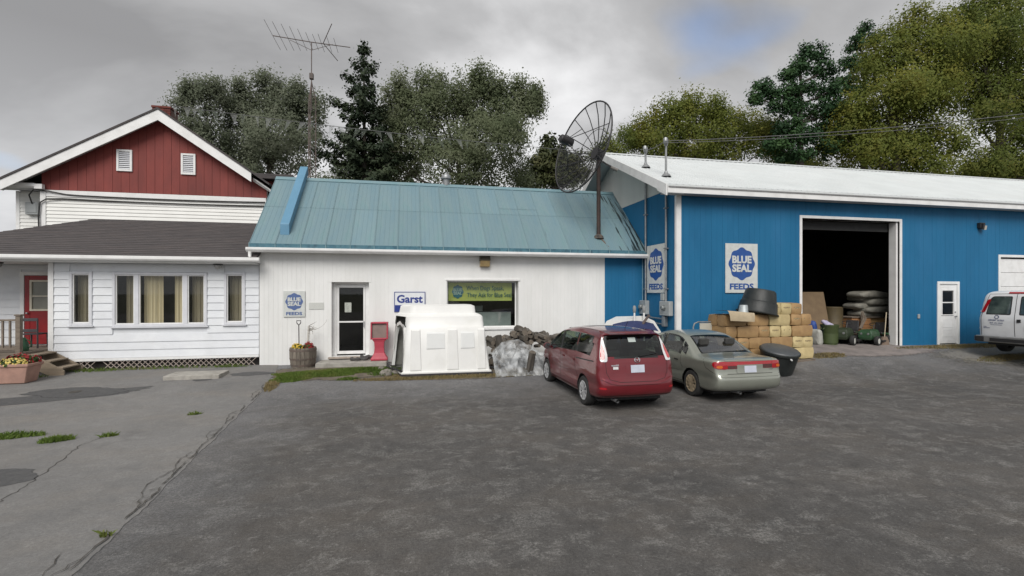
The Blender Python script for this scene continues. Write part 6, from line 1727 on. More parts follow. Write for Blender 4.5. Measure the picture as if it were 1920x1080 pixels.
def plastic():
    from mathutils import noise
    b = MB(); nx, ny = 90, 46
    for j in range(ny + 1):
        for i in range(nx + 1):
            x = 2.36 + 3.3*i/nx; s = j/ny
            top = lin(x, [(2.36, .52), (2.50, .70), (2.72, .88), (2.95, .90), (3.15, .94), (3.5, .76), (3.9, .52), (4.2, .46), (4.7, .55), (5.66, .5)])
            # profile: from the ground in front, up the front, over the top edge
            y = 13.42 + .75*s**1.15 + .10*math.sin(s*3)
            z = top * (1 - (1 - s)**1.7)
            n1 = noise.noise(Vector((x*3.4 + s*2.6, s*.9, 1.7))); n2 = noise.noise(Vector((x*6.5 - s*5.0, s*2.2, 5.1))); n3 = noise.noise(Vector((x*19 + s*9, s*12, 9.2)))
            rid = 1 - abs(n1)*2
            y -= .10*rid + .05*(1 - abs(n2)*2) + .02*n3; z += .03*n2*(s > .05)
            zz = gz(x, y) + .015 + max(0, z)
            b.v.append((x + .04*n2, y, zz))
    for j in range(ny):
        for i in range(nx): b.f.append((j*(nx+1)+i, j*(nx+1)+i+1, (j+1)*(nx+1)+i+1, (j+1)*(nx+1)+i)); b.mi.append(0)
    m = bpy.data.materials.new('clear_plastic_sheet'); m.use_nodes = True
    nt = m.node_tree; N, L = nt.nodes, nt.links; p = N['Principled BSDF']
    p.inputs['Base Color'].default_value = (.58, .60, .61, 1); p.inputs['Roughness'].default_value = .34; p.inputs['Specular IOR Level'].default_value = .6
    tr = N.new('ShaderNodeBsdfTransparent'); tr.inputs[0].default_value = (.9, .92, .93, 1)
    n = N.new('ShaderNodeTexNoise'); n.inputs['Scale'].default_value = 3.5; n.inputs['Detail'].default_value = 6
    tc = N.new('ShaderNodeTexCoord'); L.new(tc.outputs['Object'], n.inputs[0])
    r = N.new('ShaderNodeMapRange'); r.inputs[1].default_value = .35; r.inputs[2].default_value = .65; r.inputs[3].default_value = .10; r.inputs[4].default_value = .66
    L.new(n.outputs[0], r.inputs[0]); mx = N.new('ShaderNodeMixShader'); L.new(r.outputs[0], mx.inputs[0]); L.new(tr.outputs[0], mx.inputs[1]); L.new(p.outputs[0], mx.inputs[2]); L.new(mx.outputs[0], N['Material Output'].inputs[0])
    o = b.build('plastic_sheet', m, smooth='all'); tag(o, 'crumpled clear plastic sheet draped over the firewood heap', 'sheet')
plastic()

# ---- second hutch, in the corner of shop and barn
def small_hutch():
    t = thing('calf_hutch', 'white hutch with arched opening behind the parked minivan', 'hutch', (7.05, 14.3, gz(7, 14.3)))
    M_H = MATS['white_moulded_plastic']; z0 = gz(7, 14.3)
    def outl(w, h): return [(-w, 0), (-w*.98, h*.45), (-w*.90, h*.62), (-w*.55, h*.90), (-w*.12, h), (w*.12, h), (w*.55, h*.90), (w*.90, h*.62), (w*.98, h*.45), (w, 0)]
    O = outl(.86, 1.62); ins = [(x*.0 + (.12 + x*.0), 0) for x, z in O]
    ya, yb = 13.75, 15.35
    b = MB(); n = len(O)
    for y, k in ((ya, 1.0), (yb, .94)):
        for x, z in O: b.v.append((7.05 + x*k, y, z0 + z*k))
    for i in range(n-1): b.f.append((i, i+1, n+i+1, n+i)); b.mi.append(0)
    b.f.append(tuple(range(n, 2*n))); b.mi.append(0)
    b.build('shell', M_H, t)
    # front with an arched doorway left of a small window
    def arch(cx, w, h, k=10): return [(cx - w, 0)] + [(cx - w*math.cos(math.pi*i/k), h - w*.75 + w*.75*math.sin(math.pi*i/k)) for i in range(k+1)] + [(cx + w, 0)]
    A = arch(.16, .32, 1.30); Wd = [(.60, .86), (.74, .86), (.74, 1.06), (.60, 1.06)]
    pts = [Vector(p) for p in O] ; no = len(O)
    # outline of the wall with the door notched into its base
    poly = [O[0]] + O[1:-1] + [O[-1]] + [(p[0], p[1]) for p in A[::-1]]
    vs = [Vector(p) for p in poly] + [Vector(p) for p in Wd]; m_ = len(poly)
    r = delaunay_2d_cdt(vs, [(i, (i+1) % m_) for i in range(m_)] + [(m_+i, m_+(i+1) % 4) for i in range(4)], [], 0, 1e-5)
    def inside(p, q):
        c = False
        for i in range(len(q)):
            a, d = q[i], q[i-1]
            if (a[1] > p[1]) != (d[1] > p[1]) and p[0] < (d[0]-a[0])*(p[1]-a[1])/(d[1]-a[1]) + a[0]: c = not c
        return c
    fs = []
    for f in r[2]:
        cx = sum(r[0][i].x for i in f)/len(f); cz = sum(r[0][i].y for i in f)/len(f)
        if inside((cx, cz), poly) and not inside((cx, cz), Wd): fs.append(tuple(f))
    b = MB(); nv = len(r[0])
    b.v = [(7.05 + p.x, ya - .002, z0 + p.y) for p in r[0]]; b.f = fs; b.mi = [0]*len(fs)
    b.build('front_panel', M_H, t)
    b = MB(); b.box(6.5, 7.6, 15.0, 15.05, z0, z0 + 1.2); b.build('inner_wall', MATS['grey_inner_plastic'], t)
    MB().box(7.62, 7.82, ya - .01, ya + .01, z0 + .83, z0 + .86).build('window_ledge', M_H, t)
small_hutch()
for x, lb in ((6.78, 'white stake with grey knob behind the minivan, the left of two'), (7.10, 'white stake with grey knob behind the minivan, the right of two')):
    t = thing('yard_stake', lb, 'stake', (x, 13.62, gz(x, 13.6)), 0, 'white stakes behind the minivan')
    MB().tube([(0, 0, 0), (0, 0, 1.80)], .028, 8).build('post', M_WHITE, t, True, smooth=True)
    MB().lathe([(0, 2.0), (.035, 1.99), (.05, 1.93), (.045, 1.80), (.02, 1.76)], 12).build('knob', mat('grey_rubber', (.30, .31, .31), (.24, .25, .25), .6), t, True, smooth=True)
o = MB().bar((6.50, 13.55, .9), (7.22, 13.5, 1.80), .10, .05).build('leaning_board', mat('grey_board', (.13, .10, .09), (.09, .07, .065), .9, 5), bevel=.005); tag(o, 'dark weathered board leaning across the small white hutch', 'board')
b = MB(); n = 14
for i in range(n+1):
    u = i/n; b.v += [(6.05 + 1.35*u, 13.25, 1.30 + .10*math.sin(u*3.1)), (6.05 + 1.35*u, 13.60, 1.52 + .10*math.sin(u*3.1)), (6.05 + 1.35*u, 13.60, .3)]
for i in range(n): b.f += [(3*i, 3*i+3, 3*i+4, 3*i+1), (3*i+1, 3*i+4, 3*i+5, 3*i+2)]; b.mi += [0, 0]
tag(b.build('blue_tarp', mat('dark_blue_tarp', (.02, .03, .09), (.03, .04, .11), .6, 4), smooth=True), 'dark blue tarp stretched behind the minivan roof', 'tarp')
o = MB().bar((4.95, 13.9, 1.02), (5.75, 14.1, 1.16), .5, .10).build('black_board', M_BLACK, bevel=.02); tag(o, 'black sheet edge at the right end of the log heap', 'sheet')

# ---- bale stack
def bale_mesh(l, d, h, seed):
    rg = random.Random(seed); bm = bmesh.new(); bmesh.ops.create_cube(bm, size=1)
    bmesh.ops.subdivide_edges(bm, edges=bm.edges, cuts=3, use_grid_fill=True)
    for v in bm.verts:
        x, y, z = v.co*2
        k = 1 - .055*(x*x*y*y + y*y*z*z + x*x*z*z)/2
        bul = .02*(1 - x*x)*(1 - z*z)
        v.co = Vector((x*l/2*k, y*(d/2*k + bul*(abs(y) > .9)), z*h/2*(k + .03*(1-x*x)))) + Vector((rg.gauss(0, .005), rg.gauss(0, .006), rg.gauss(0, .005)))
        if abs(abs(x) - .0) < .01: v.co.y *= .985; v.co.z *= .975     # band pinch
    me = bpy.data.meshes.new('bale'); bm.to_mesh(me); bm.free()
    me.polygons.foreach_set('use_smooth', [True]*len(me.polygons)); me.set_sharp_from_angle(angle=R(50)); return me
M_KRAFT = mat('kraft_wrapped_bale', (.40, .255, .115), (.33, .20, .09), .6, 5, 5, bump=.25, bscale=14, rnd=.10, dirt=(.26, .16, .075), dscale=3, damt=.5)
M_STRAW = mat('pale_wrapped_bale', (.56, .455, .235), (.47, .375, .19), .6, 5, 5, bump=.25, bscale=14, rnd=.08, dirt=(.36, .28, .14), dscale=3, damt=.5)
BH = .345
bl_long = [bale_mesh(.76, .42, BH, s) for s in (1, 2)]; bl_end = [bale_mesh(.385, .76, BH, s) for s in (3, 4)]
M_PRINT = mat('smudged_print', (.16, .12, .07), (.46, .36, .19), .7, 40, 2, contrast=(.45, .6))
BALES = {}
for k, m_ in (('k', M_KRAFT), ('s', M_STRAW)):
    for nm, arr in (('L', bl_long), ('E', bl_end)):
        l = []
        for me in arr:
            c = me.copy(); c.materials.clear(); c.materials.append(m_); l.append(c)
        BALES[nm + k] = l
rows = [   # from the ground up, listed from the right end leftward: L = long side, E = end; k = kraft, s = pale
    ['Ls', 'Es', 'Es', 'Lk', 'Lk'],
    ['Es', 'Es', 'Lk', 'Lk', 'Ek', 'Ek'],
    ['Lk', 'Es', 'Es', 'Ek', 'Lk', 'Ek'],
    ['Ek', 'Ek', 'Ls', 'Lk', 'Lk'],
    ['Ek', 'Es', 'Es'],
]
posn = ['bottom', 'second', 'third', 'fourth', 'fifth']
RB = 12.42
for i, row in enumerate(rows):
    x = RB - .035*i - (.30 if i == 4 else 0); z = gz(12, 12.6) - .02 + .12 + i*(BH + .004)
    for j, code in enumerate(row):
        w = .77 if code[0] == 'L' else .39
        for q in ((0, 1) if code[0] == 'L' and i == 3 else (0,)):
            o = obj('bale', random.choice(BALES[code]))
            yy = 12.62 + .21 + .43*q if code[0] == 'L' else 12.62 + .38
            o.location = (x - w/2, yy + random.uniform(-.02, .02), z + BH/2); o.rotation_euler = (random.uniform(-.015, .015), random.uniform(-.015, .015), random.uniform(-.03, .03))
            colr = 'pale' if code[1] == 's' else 'brown'
            nth = ['at the right end', 'second from the right', 'third from the right', 'fourth from the right', 'fifth from the right', 'sixth from the right', 'seventh from the right'][j]
            tag(o, f'{colr} wrapped bale in the {"rear of the " if q else ""}{posn[i]} stack layer, {nth}', 'bale', 'wrapped bales stacked by the barn')
            if code[0] == 'E' and q == 0:
                pr = MB(); pr.box(-.11, .11, -.392, -.388, .01, .055); pr.build('print', M_PRINT, o, True)
        x -= w
t = thing('pallet', 'low wooden pallet under the stack of wrapped bales', 'pallet', (10.5, 13, .3))
for k in range(3): MB().box(9.2, 12.46, 12.62 + k*.34, 12.72 + k*.34, gz(12, 12.6) - .05, gz(12, 12.6) + .075).build('runner', M_WOOD, t)
for k in range(5): MB().box(9.25 + k*.76, 9.37 + k*.76, 12.60, 13.42, gz(12, 12.6) + .076, gz(12, 12.6) + .095).build('slat', M_WOOD, t)
# flap of cardboard, tub, bucket, panel
zt = gz(12, 12.6) + .12 + 4*(BH + .004)
b = MB(); n = 10
for i in range(n+1):
    u = i/n; b.v += [(9.15 + .03*u, 12.45 - .12*math.sin(u*1.5), zt + .12 - .30*u*u), (10.05 - .06*u, 12.42 - .10*math.sin(u*1.5), zt + .04 - .26*u*u)]
b.v = [(x, y - .02, z) for x, y, z in b.v]
for i in range(n): b.f.append((2*i, 2*i+1, 2*i+3, 2*i+2)); b.mi.append(0)
k = len(b.v); b.v += [(9.2, 13.2, zt + .10), (9.95, 13.2, zt + .06)]; b.f.append((0, k, k+1, 1)); b.mi.append(0)
tag(b.build('cardboard_flap', mat('beige_cardboard', (.45, .37, .25), (.38, .31, .21), .85, 5), smooth=True), 'beige sheet of cardboard folded over the left top of the bales', 'cardboard')
t = thing('black_tub', 'black rubber tub upside down on top of the bales', 'tub', (10.62, 12.98, zt - .01))
M_RUB = mat('black_rubber', (.012, .015, .015), (.022, .026, .025), .5, 5, 6, bump=.3, bscale=10)
MB().lathe([(.58, 0), (.60, .03), (.57, .06), (.53, .36), (.50, .38), (.44, .70), (.40, .75), (0, .76)], 28).build('bowl', M_RUB, t, True, smooth=True)
MB().tube([(.59*math.cos(a), .59*math.sin(a), .025) for a in [2*math.pi*k/28 for k in range(29)]], .03, 8).build('rim', M_RUB, t, True, smooth=True)
t.rotation_euler = (R(4), R(10), .3)
t = thing('metal_bucket', 'small galvanised bucket upside down beside the black tub', 'bucket', (10.02, 12.82, zt))
MB().lathe([(.15, 0), (.155, .015), (.145, .03), (.115, .26), (.105, .27), (0, .265)], 20).build('pail', mat('dull_zinc', (.42, .46, .47), (.34, .37, .38), .5, 8, metal=.3), t, True, smooth=True)
MB().tube([(.15*math.cos(a), .15*math.sin(a) , .06 + .05*abs(math.sin(a))) for a in [math.pi*k/10 for k in range(11)]], .006, 6).build('handle', M_GALV, t, True, smooth=True)
t = thing('tube_panel', 'pale panel in a bent tube frame behind the saloon', 'panel', (8.9, 13.3, .3))
MB().tube([(8.62, 13.32, .3), (8.62, 13.32, 1.42), (8.66, 13.32, 1.52), (8.78, 13.32, 1.57), (9.8, 13.32, 1.57)], .022, 8).build('tube_frame', M_GALV, t, smooth=True)
MB().box(8.84, 9.8, 13.30, 13.33, .5, 1.53).build('sheet', mat('cream_sheet', (.50, .49, .42), (.44, .43, .37), .6, 3), t)
# round black tank tilted against the stack
t = thing('black_tank', 'squat round black tank with grey lid before the bale stack', 'tank', (10.50, 12.06, gz(10.5, 12.06)), 0)
MB().lathe([(0, .02), (.36, .02), (.43, .06), (.48, .40), (.50, .60), (.54, .63), (.54, .68), (.50, .70)], 32).build('drum', M_RUB, t, True, smooth=True)
MB().lathe([(.52, .68), (.49, .725), (.28, .77), (0, .78)], 32).build('lid', mat('dark_grey_plastic', (.055, .062, .068), (.075, .082, .088), .45, 3), t, True, smooth=True)
MB().lathe([(0, -.05), (.022, -.05), (.025, 0)], 10, (-.08, -.53, .60), 'y').build('valve', M_WHITE, t, True)
t.rotation_euler = (R(14), R(0), 0); t.location.z += .02

# ---- things in the open bay
zf = .562
t = thing('green_bin', 'open olive green rubbish bin standing in the barn bay', 'bin', (14.95, 14.55, zf))
MB().lathe([(0, .02), (.22, .02), (.235, 0), (.25, .1), (.285, .70), (.30, .72), (.30, .76), (.275, .76), (.265, .1), (.0, .08)], 28).build('barrel', mat('olive_plastic', (.065, .09, .03), (.05, .07, .026), .5, 4), t, True, smooth=True)
for s in (-1, 1): MB().tube([(s*.285, -.06, .64), (s*.34, -.06, .60), (s*.34, .06, .60), (s*.285, .06, .64)], .014, 6).build('handle', MATS['olive_plastic'], t, True)
def sack(name, label, x, y, z, l, w, h, m, rz=0, rx=0, ry=0, seed=0, group=None):
    rg = random.Random(seed); bm = bmesh.new(); bmesh.ops.create_uvsphere(bm, u_segments=28, v_segments=14, radius=1)
    def se_(v, e): return math.copysign(abs(v)**e, v)
    for v in bm.verts:
        a, b_, c = v.co; rr = math.hypot(a, b_) or 1e-6; th = math.atan2(b_, a)
        px, py = se_(math.cos(th), .35)*rr**.45, se_(math.sin(th), .35)*rr**.45
        v.co = Vector((px*l/2, py*w/2, se_(c, .62)*h/2*(1 - .25*px*px) - .05*h*px*px)) + Vector((rg.gauss(0, .004), rg.gauss(0, .004), .03*nz(px*2.2 + seed*3, py*2.2)))
    me = bpy.data.meshes.new(name); bm.to_mesh(me); bm.free(); me.materials.append(m); me.polygons.foreach_set('use_smooth', [True]*len(me.polygons))
    o = obj(name, me); o.location = (x, y, z); o.rotation_euler = (rx, ry, rz); return tag(o, label, 'sack', group)
M_SACKG = mat('grey_paper_sack', (.27, .26, .22), (.18, .175, .15), .75, 6, bump=.6, bscale=18)
M_SACKB = mat('blue_sack', (.03, .08, .30), (.03, .06, .22), .6, 5); M_SACKL = mat('lavender_sack', (.42, .40, .58), (.5, .45, .55), .6, 4); M_SACKR = mat('rose_sack', (.36, .15, .16), (.3, .2, .2), .6, 4)
for k in range(6):
    sack('feed_sack', f'grey paper feed sack in the barn bay pile, layer {["lowest", "second lowest", "third from the floor", "third from the top", "second from the top", "topmost"][k]}', 17.95 + .22*math.sin(k*2.3), 15.6 + .10*math.cos(k*3), zf + 1.10 + .150*k, 1.40 + .15*math.sin(k*1.7), .8, .30, M_SACKG, .35*math.sin(k*3.1), seed=k, group='feed sacks piled in the bay')
sack('blue_sack', 'blue sack standing behind the green bin in the bay', 14.55, 15.0, zf + .45, .9, .5, .26, M_SACKB, .3, 0, R(80), 21)
sack('lavender_sack', 'pale lavender sack sticking up from the green bin', 14.95, 14.62, zf + .78, .42, .34, .16, M_SACKL, .2, .5, R(12), 22)
sack('white_sack', 'whitish sack on the bay floor left of the green bin', 14.42, 14.6, zf + .30, .6, .42, .26, mat('off_white_sack', (.42, .42, .38), (.33, .33, .3), .7, 6), .2, 0, R(82), 25)
# crate and shelving under the sacks
t = thing('wooden_crate', 'orange-brown wooden crate below the grey feed sacks', 'crate', (17.05, 15.4, zf))
M_CRATE = mat('orange_crate_wood', (.40, .20, .085), (.31, .155, .07), .8, 5, 6, stretch=(.5, 2, 4), rnd=.1)
for k in range(4): MB().box(16.70, 17.60, 15.25, 15.28, zf + .42 + k*.135, zf + .42 + k*.135 + .125).build('crate_slat', M_CRATE, t)
for x in (16.70, 17.55): MB().box(x, x + .06, 15.281, 15.9, zf + .40, zf + .98).build('corner_post', M_CRATE, t)
MB().box(16.65, 18.8, 15.2, 16.0, zf + .95, zf + .985).build('shelf', M_WOOD, t)
MB().box(16.70, 17.60, 15.3, 15.9, zf, zf + .40).build('plinth', M_WOOD, t)
# brown board leaning and dark drum
o = MB().add([(14.35, 15.35, zf), (15.9, 15.35, zf), (16.05, 15.9, zf + 1.95), (15.05, 15.9, zf + 1.95), (14.35, 15.39, zf), (15.9, 15.39, zf), (16.05, 15.94, zf + 1.95), (15.05, 15.94, zf + 1.95)], [(0,1,2,3), (7,6,5,4), (0,4,5,1), (1,5,6,2), (2,6,7,3), (3,7,4,0)]).build('brown_board', mat('brown_board', (.20, .14, .08), (.16, .11, .065), .85, 4)); tag(o, 'large brown board leaning inside the left of the bay', 'board')
t = thing('brown_drum', 'dull brown drum standing behind the bin in the bay', 'drum', (16.35, 15.75, zf))
MB().lathe([(0, 0), (.33, 0), (.34, .04), (.33, .5), (.345, .52), (.33, .54), (.33, 1.30), (.34, 1.34), (0, 1.33)], 24).build('drum_body', mat('drum_brown', (.10, .075, .035), (.08, .06, .03), .6), t, True, smooth=True)
MB().lathe([(.32, 1.331), (.30, 1.36), (0, 1.37)], 24).build('drum_lid', MATS['drum_brown'], t, True, smooth=True)
# cartons and lumber further back
def carton(x, y, z, w, d, h, rz, m, label):
    t = thing('carton', label, 'carton', (x, y, z), rz, 'cartons in the bay')
    MB().box(-w/2, w/2, -d/2, d/2, 0, h).build('box', m, t, True, bevel=.01)
    MB().box(-w/2 - .001, w/2 + .001, -.03, .03, h - .001, h + .002).build('tape', M_STRAW, t, True)
for i, (x, y, z, w, d, h, rz, mm, lb) in enumerate(((18.1, 15.5, 0, .8, .6, .55, .1, M_KRAFT, 'brown carton on the bay floor behind the bright green mower'), (18.0, 15.55, .55, .7, .5, .38, -.1, M_KRAFT, 'brown carton stacked just under the grey sacks'),
     (13.75, 16.0, 0, .9, .7, .8, .05, M_KRAFT, 'large brown carton at the left wall of the bay'), (13.7, 16.05, .8, .7, .6, .5, -.08, M_KRAFT, 'smaller carton on top of the large one at the left of the bay'),
     (15.9, 16.4, 0, .9, .7, 1.3, .0, M_WOOD, 'tall grey-brown box behind the drum in the bay'))):
    carton(x, y, zf + z, w, d, h, rz, mm, lb)
for k in range(6):
    o = MB().bar((16.75 + .07*k, 14.95 + .05*k, zf + .55), (17.12 - .03*k, 15.05, zf + .95 + .05*k), .09, .03).build('scrap_board', M_WOOD); tag(o, 'short weathered board in the scrap heap behind the mowers', 'board', 'scrap boards in the bay')
# two ride-on mowers
def mower(loc, rz, label, hood, sc=1.0):
    t = thing('ride_on_mower', label, 'mower', loc, rz, 'ride-on mowers in the bay')
    MW = mat('mower_white_rim', (.66, .66, .62), (.55, .55, .5), .5)
    for (x, y, r, w) in ((-.55, -.34, .19, .13), (-.55, .34, .19, .13), (.45, -.36, .25, .20), (.45, .36, .25, .20)):
        wt = bpy.data.objects.new('wheel', None); COL.objects.link(wt); wt.parent = t; wt.location = (x, y, r)
        MB().lathe([(r*.6, -w/2), (r*.92, -w/2), (r, -w*.3), (r, w*.3), (r*.92, w/2), (r*.6, w/2)], 20, axis='y').build('tyre', M_TYRE, wt, True, smooth=True)
        MB().lathe([(0, -w*.42), (r*.3, -w*.46), (r*.62, -w*.40), (r*.62, w*.40), (r*.3, w*.46), (0, w*.42)], 20, axis='y').build('hub', MW, wt, True, smooth=True)
    rect_loft([(.74, .40, .22, 0), (.80, .46, .32, 0), (.78, .46, .48, 0), (.66, .38, .60, 0), (.5, .24, .63, 0)]).build('hood', hood, t, True, bevel=.02).location = (-.42, 0, 0)
    MB().box(-.1, .75, -.24, .24, .26, .34).build('chassis', M_BLACK, t, True, bevel=.01)
    MB().prism([(-.35, .14), (.30, .14), (.34, .22), (-.39, .22)], -.46, .46, 'y').build('cutting_deck', M_BLACK, t, True, bevel=.02)
    rect_loft([(.46, .44, .40, 0), (.48, .46, .50, 0)]).build('seat_cushion', M_BLACK, t, True, bevel=.03).location = (.40, 0, 0)
    MB().prism([(.60, .48), (.68, .48), (.78, .86), (.70, .88)], -.21, .21, 'y').build('seat_back', M_BLACK, t, True, bevel=.03)
    MB().prism([(.2, .40), (.74, .40), (.72, .48), (.24, .48)], -.44, .44, 'y').build('fender', hood, t, True, bevel=.03)
    MB().tube([(-.08, 0, .5), (.06, 0, .80)], .02, 8).build('steering_column', M_BLACK, t, True)
    MB().tube([(.07 + .05*math.cos(a)*.4, .17*math.sin(a), .80 + .17*math.cos(a)*.35) for a in [2*math.pi*k/20 for k in range(21)]], .014, 6).build('steering_wheel', M_BLACK, t, True, smooth=True)
    for s in (-1, 1): MB().lathe([(0, -.03), (.04, -.025), (.045, 0)], 12, (-.80, s*.12, .46), 'x').build('headlamp', M_GALV, t, True, smooth=True)
    t.scale = (sc, sc, sc)
mower((15.92, 14.75, zf), R(28), 'dark green ride-on mower beside the rubbish bin in the bay', mat('dark_green_mower', (.035, .05, .028), (.03, .04, .022), .5))
mower((16.86, 14.5, zf), R(20), 'ride-on mower with bright green hood nearest the right jamb', mat('bright_green_mower', (.035, .085, .04), (.03, .07, .035), .4, coat=.2), .92)
# broom by the jamb
t = thing('broom', 'push broom with pale handle leaning at the right bay jamb', 'broom', (16.90, 14.12, zf))
MB().tube([(0, 0, .30), (.18, .08, 1.2)], .016, 8).build('handle', mat('pale_broom_handle', (.50, .42, .30), (.42, .35, .25), .7), t, True, smooth=True)
rect_loft([(.34, .10, 0, 0), (.30, .08, .18, 0), (.16, .06, .32, 0)]).build('bristles', mat('broom_bristles', (.23, .17, .13), (.16, .12, .09), .95, 20, stretch=(6, 6, 1)), t, True)
# planter box at the porch
px, py = -9.95, 14.62; pz = gz(px, py) + .022
t = thing('flower_box', 'pink terracotta flower box on the driveway by the porch steps', 'planter', (px, py, pz))
M_TERRA = mat('pink_terracotta', (.42, .25, .195), (.34, .20, .16), .8, 5, dirt=(.28, .18, .14))
rect_loft([(.62, .40, 0, 0), (.64, .42, .02, 0), (.80, .50, .42, 0), (.86, .56, .43, 0), (.86, .56, .50, 0), (.80, .50, .50, 0), (.78, .48, .40, 0)]).build('box', M_TERRA, t, True, bevel=.01)
flower_plant('yellow_mum', 'yellow flowers in the pink terracotta box', px - .02, py - .12, pz + .42, .36, .22, M_CREAM, 120, 7, .06, ry=.16)
flower_plant('red_mum', 'red flowers along the back of the pink terracotta box', px + .05, py + .14, pz + .44, .40, .30, M_REDF, 140, 8, .06, ry=.14)
# ------------------------------------------------------------------ trees
CROWNS = {
    'A1': ((-13.92, 35.67), [(-0.88, 0.19, 15.37, 0.79), (0.7, -0.15, 15.73, 0.72), (1.23, -0.26, 16.09, 0.43), (0.0, 0.0, 13.93, 1.26), (-0.88, 0.19, 12.5, 1.44), (0.88, -0.19, 12.14, 1.44), (-0.53, 0.11, 16.09, 0.36)]),
    'A2': ((-10.12, 36.91), [(0.0, 0.0, 17.13, 1.07), (-1.12, 0.24, 16.37, 1.15), (1.31, -0.28, 16.18, 1.15), (-2.06, 0.44, 15.79, 0.84), (2.06, -0.44, 16.75, 0.69), (2.24, -0.48, 15.22, 1.15), (-0.75, 0.16, 14.65, 1.72), (1.12, -0.24, 13.5, 1.91), (-1.87, 0.4, 13.12, 1.91), (2.99, -0.64, 12.74, 1.53), (0.0, 0.0, 11.59, 2.1), (3.55, -0.75, 15.79, 0.76), (-2.62, 0.56, 11.59, 1.72)]),
    'A3': ((3.33, 34.05), [(-3.74, 0.79, 16.94, 0.84), (-4.3, 0.91, 15.79, 1.07), (-2.06, 0.44, 17.13, 1.15), (-1.12, 0.24, 16.18, 1.22), (-2.62, 0.56, 15.41, 1.53), (0.75, -0.16, 16.94, 1.15), (1.31, -0.28, 17.7, 0.61), (2.17, -0.46, 17.13, 0.92), (1.68, -0.36, 15.79, 1.45), (3.74, -0.79, 16.75, 0.92), (4.86, -1.03, 16.37, 0.76), (5.34, -1.14, 16.63, 0.38), (3.55, -0.75, 15.22, 1.22), (5.23, -1.11, 15.79, 0.53), (-0.37, 0.08, 14.27, 1.91), (-2.99, 0.64, 13.5, 1.91), (1.49, -0.32, 13.31, 1.91), (3.36, -0.71, 13.5, 1.34), (-5.23, 1.11, 12.36, 1.15), (-3.74, 0.79, 11.59, 1.72), (-0.75, 0.16, 11.59, 1.91), (1.87, -0.4, 11.4, 1.72), (-4.67, 0.99, 14.65, 0.84), (-5.98, 1.27, 11.21, 0.96)]),
    'A4': ((9.57, 36.81), [(-0.63, 0.13, 12.23, 1.2), (0.42, -0.09, 11.81, 1.11), (1.67, -0.36, 12.02, 1.11), (-1.67, 0.36, 13.09, 0.85), (2.71, -0.58, 11.59, 0.85), (-1.04, 0.22, 11.17, 1.28)]),
    'A6': ((16.67, 37.35), [(-0.44, 0.09, 14.99, 0.72), (0.66, -0.14, 15.35, 0.72), (1.54, -0.33, 15.08, 0.63), (0.0, 0.0, 14.1, 0.99), (-1.32, 0.28, 14.1, 0.72)]),
    'B1': ((23.70, 35.86), [(-4.18, 0.89, 16.57, 1.17), (-4.84, 1.03, 15.67, 0.99), (-2.42, 0.51, 17.92, 1.17), (-0.44, 0.09, 18.59, 0.99), (1.1, -0.23, 18.14, 1.17), (-0.88, 0.19, 17.02, 1.62), (-2.64, 0.56, 15.89, 1.62), (2.64, -0.56, 17.02, 1.17), (4.4, -0.93, 16.57, 1.08), (1.54, -0.33, 15.89, 1.8), (5.72, -1.21, 16.12, 0.99), (4.4, -0.93, 15.22, 1.53), (-0.44, 0.09, 14.77, 1.62), (-3.74, 0.79, 14.54, 1.26), (2.2, -0.47, 14.32, 1.53), (6.15, -1.31, 14.54, 1.08)]),
    'B4': ((34.97, 28.35), [(1.35, -0.29, 23.26, 0.55), (0.77, -0.16, 22.08, 1.02), (2.31, -0.49, 21.69, 1.18), (-0.77, 0.16, 20.71, 1.18), (0.38, -0.08, 19.72, 1.57), (-1.54, 0.33, 18.94, 1.26), (2.69, -0.57, 19.72, 1.57), (-1.54, 0.33, 16.58, 1.65), (-3.08, 0.65, 16.19, 1.02), (0.77, -0.16, 17.37, 1.81), (3.08, -0.65, 17.37, 1.57), (-3.46, 0.74, 15.01, 1.18), (-1.15, 0.25, 14.61, 1.81), (1.54, -0.33, 14.81, 1.97), (-2.31, 0.49, 13.04, 1.57), (0.38, -0.08, 12.65, 1.81), (3.46, -0.74, 13.83, 1.57), (-4.23, 0.9, 13.83, 0.87), (2.31, -0.49, 11.47, 1.42)]),
    'B5': ((45.91, 29.09), [(-1.67, 0.36, 25.04, 1.28), (0.0, 0.0, 25.47, 1.54), (1.25, -0.27, 24.19, 1.96), (-1.67, 0.36, 22.91, 1.71), (0.42, -0.09, 21.63, 2.13), (2.92, -0.62, 25.04, 2.13), (3.34, -0.71, 21.2, 2.56), (-2.51, 0.53, 20.77, 1.45), (-0.84, 0.18, 18.64, 1.88), (1.67, -0.36, 18.21, 1.96), (-1.67, 0.36, 16.08, 1.28), (1.25, -0.27, 14.8, 1.28), (3.76, -0.8, 16.5, 2.13), (0.0, 0.0, 12.66, 1.45), (2.51, -0.53, 12.66, 1.71), (-2.3, 0.49, 12.66, 1.28), (4.59, -0.98, 13.09, 2.13)]),
}
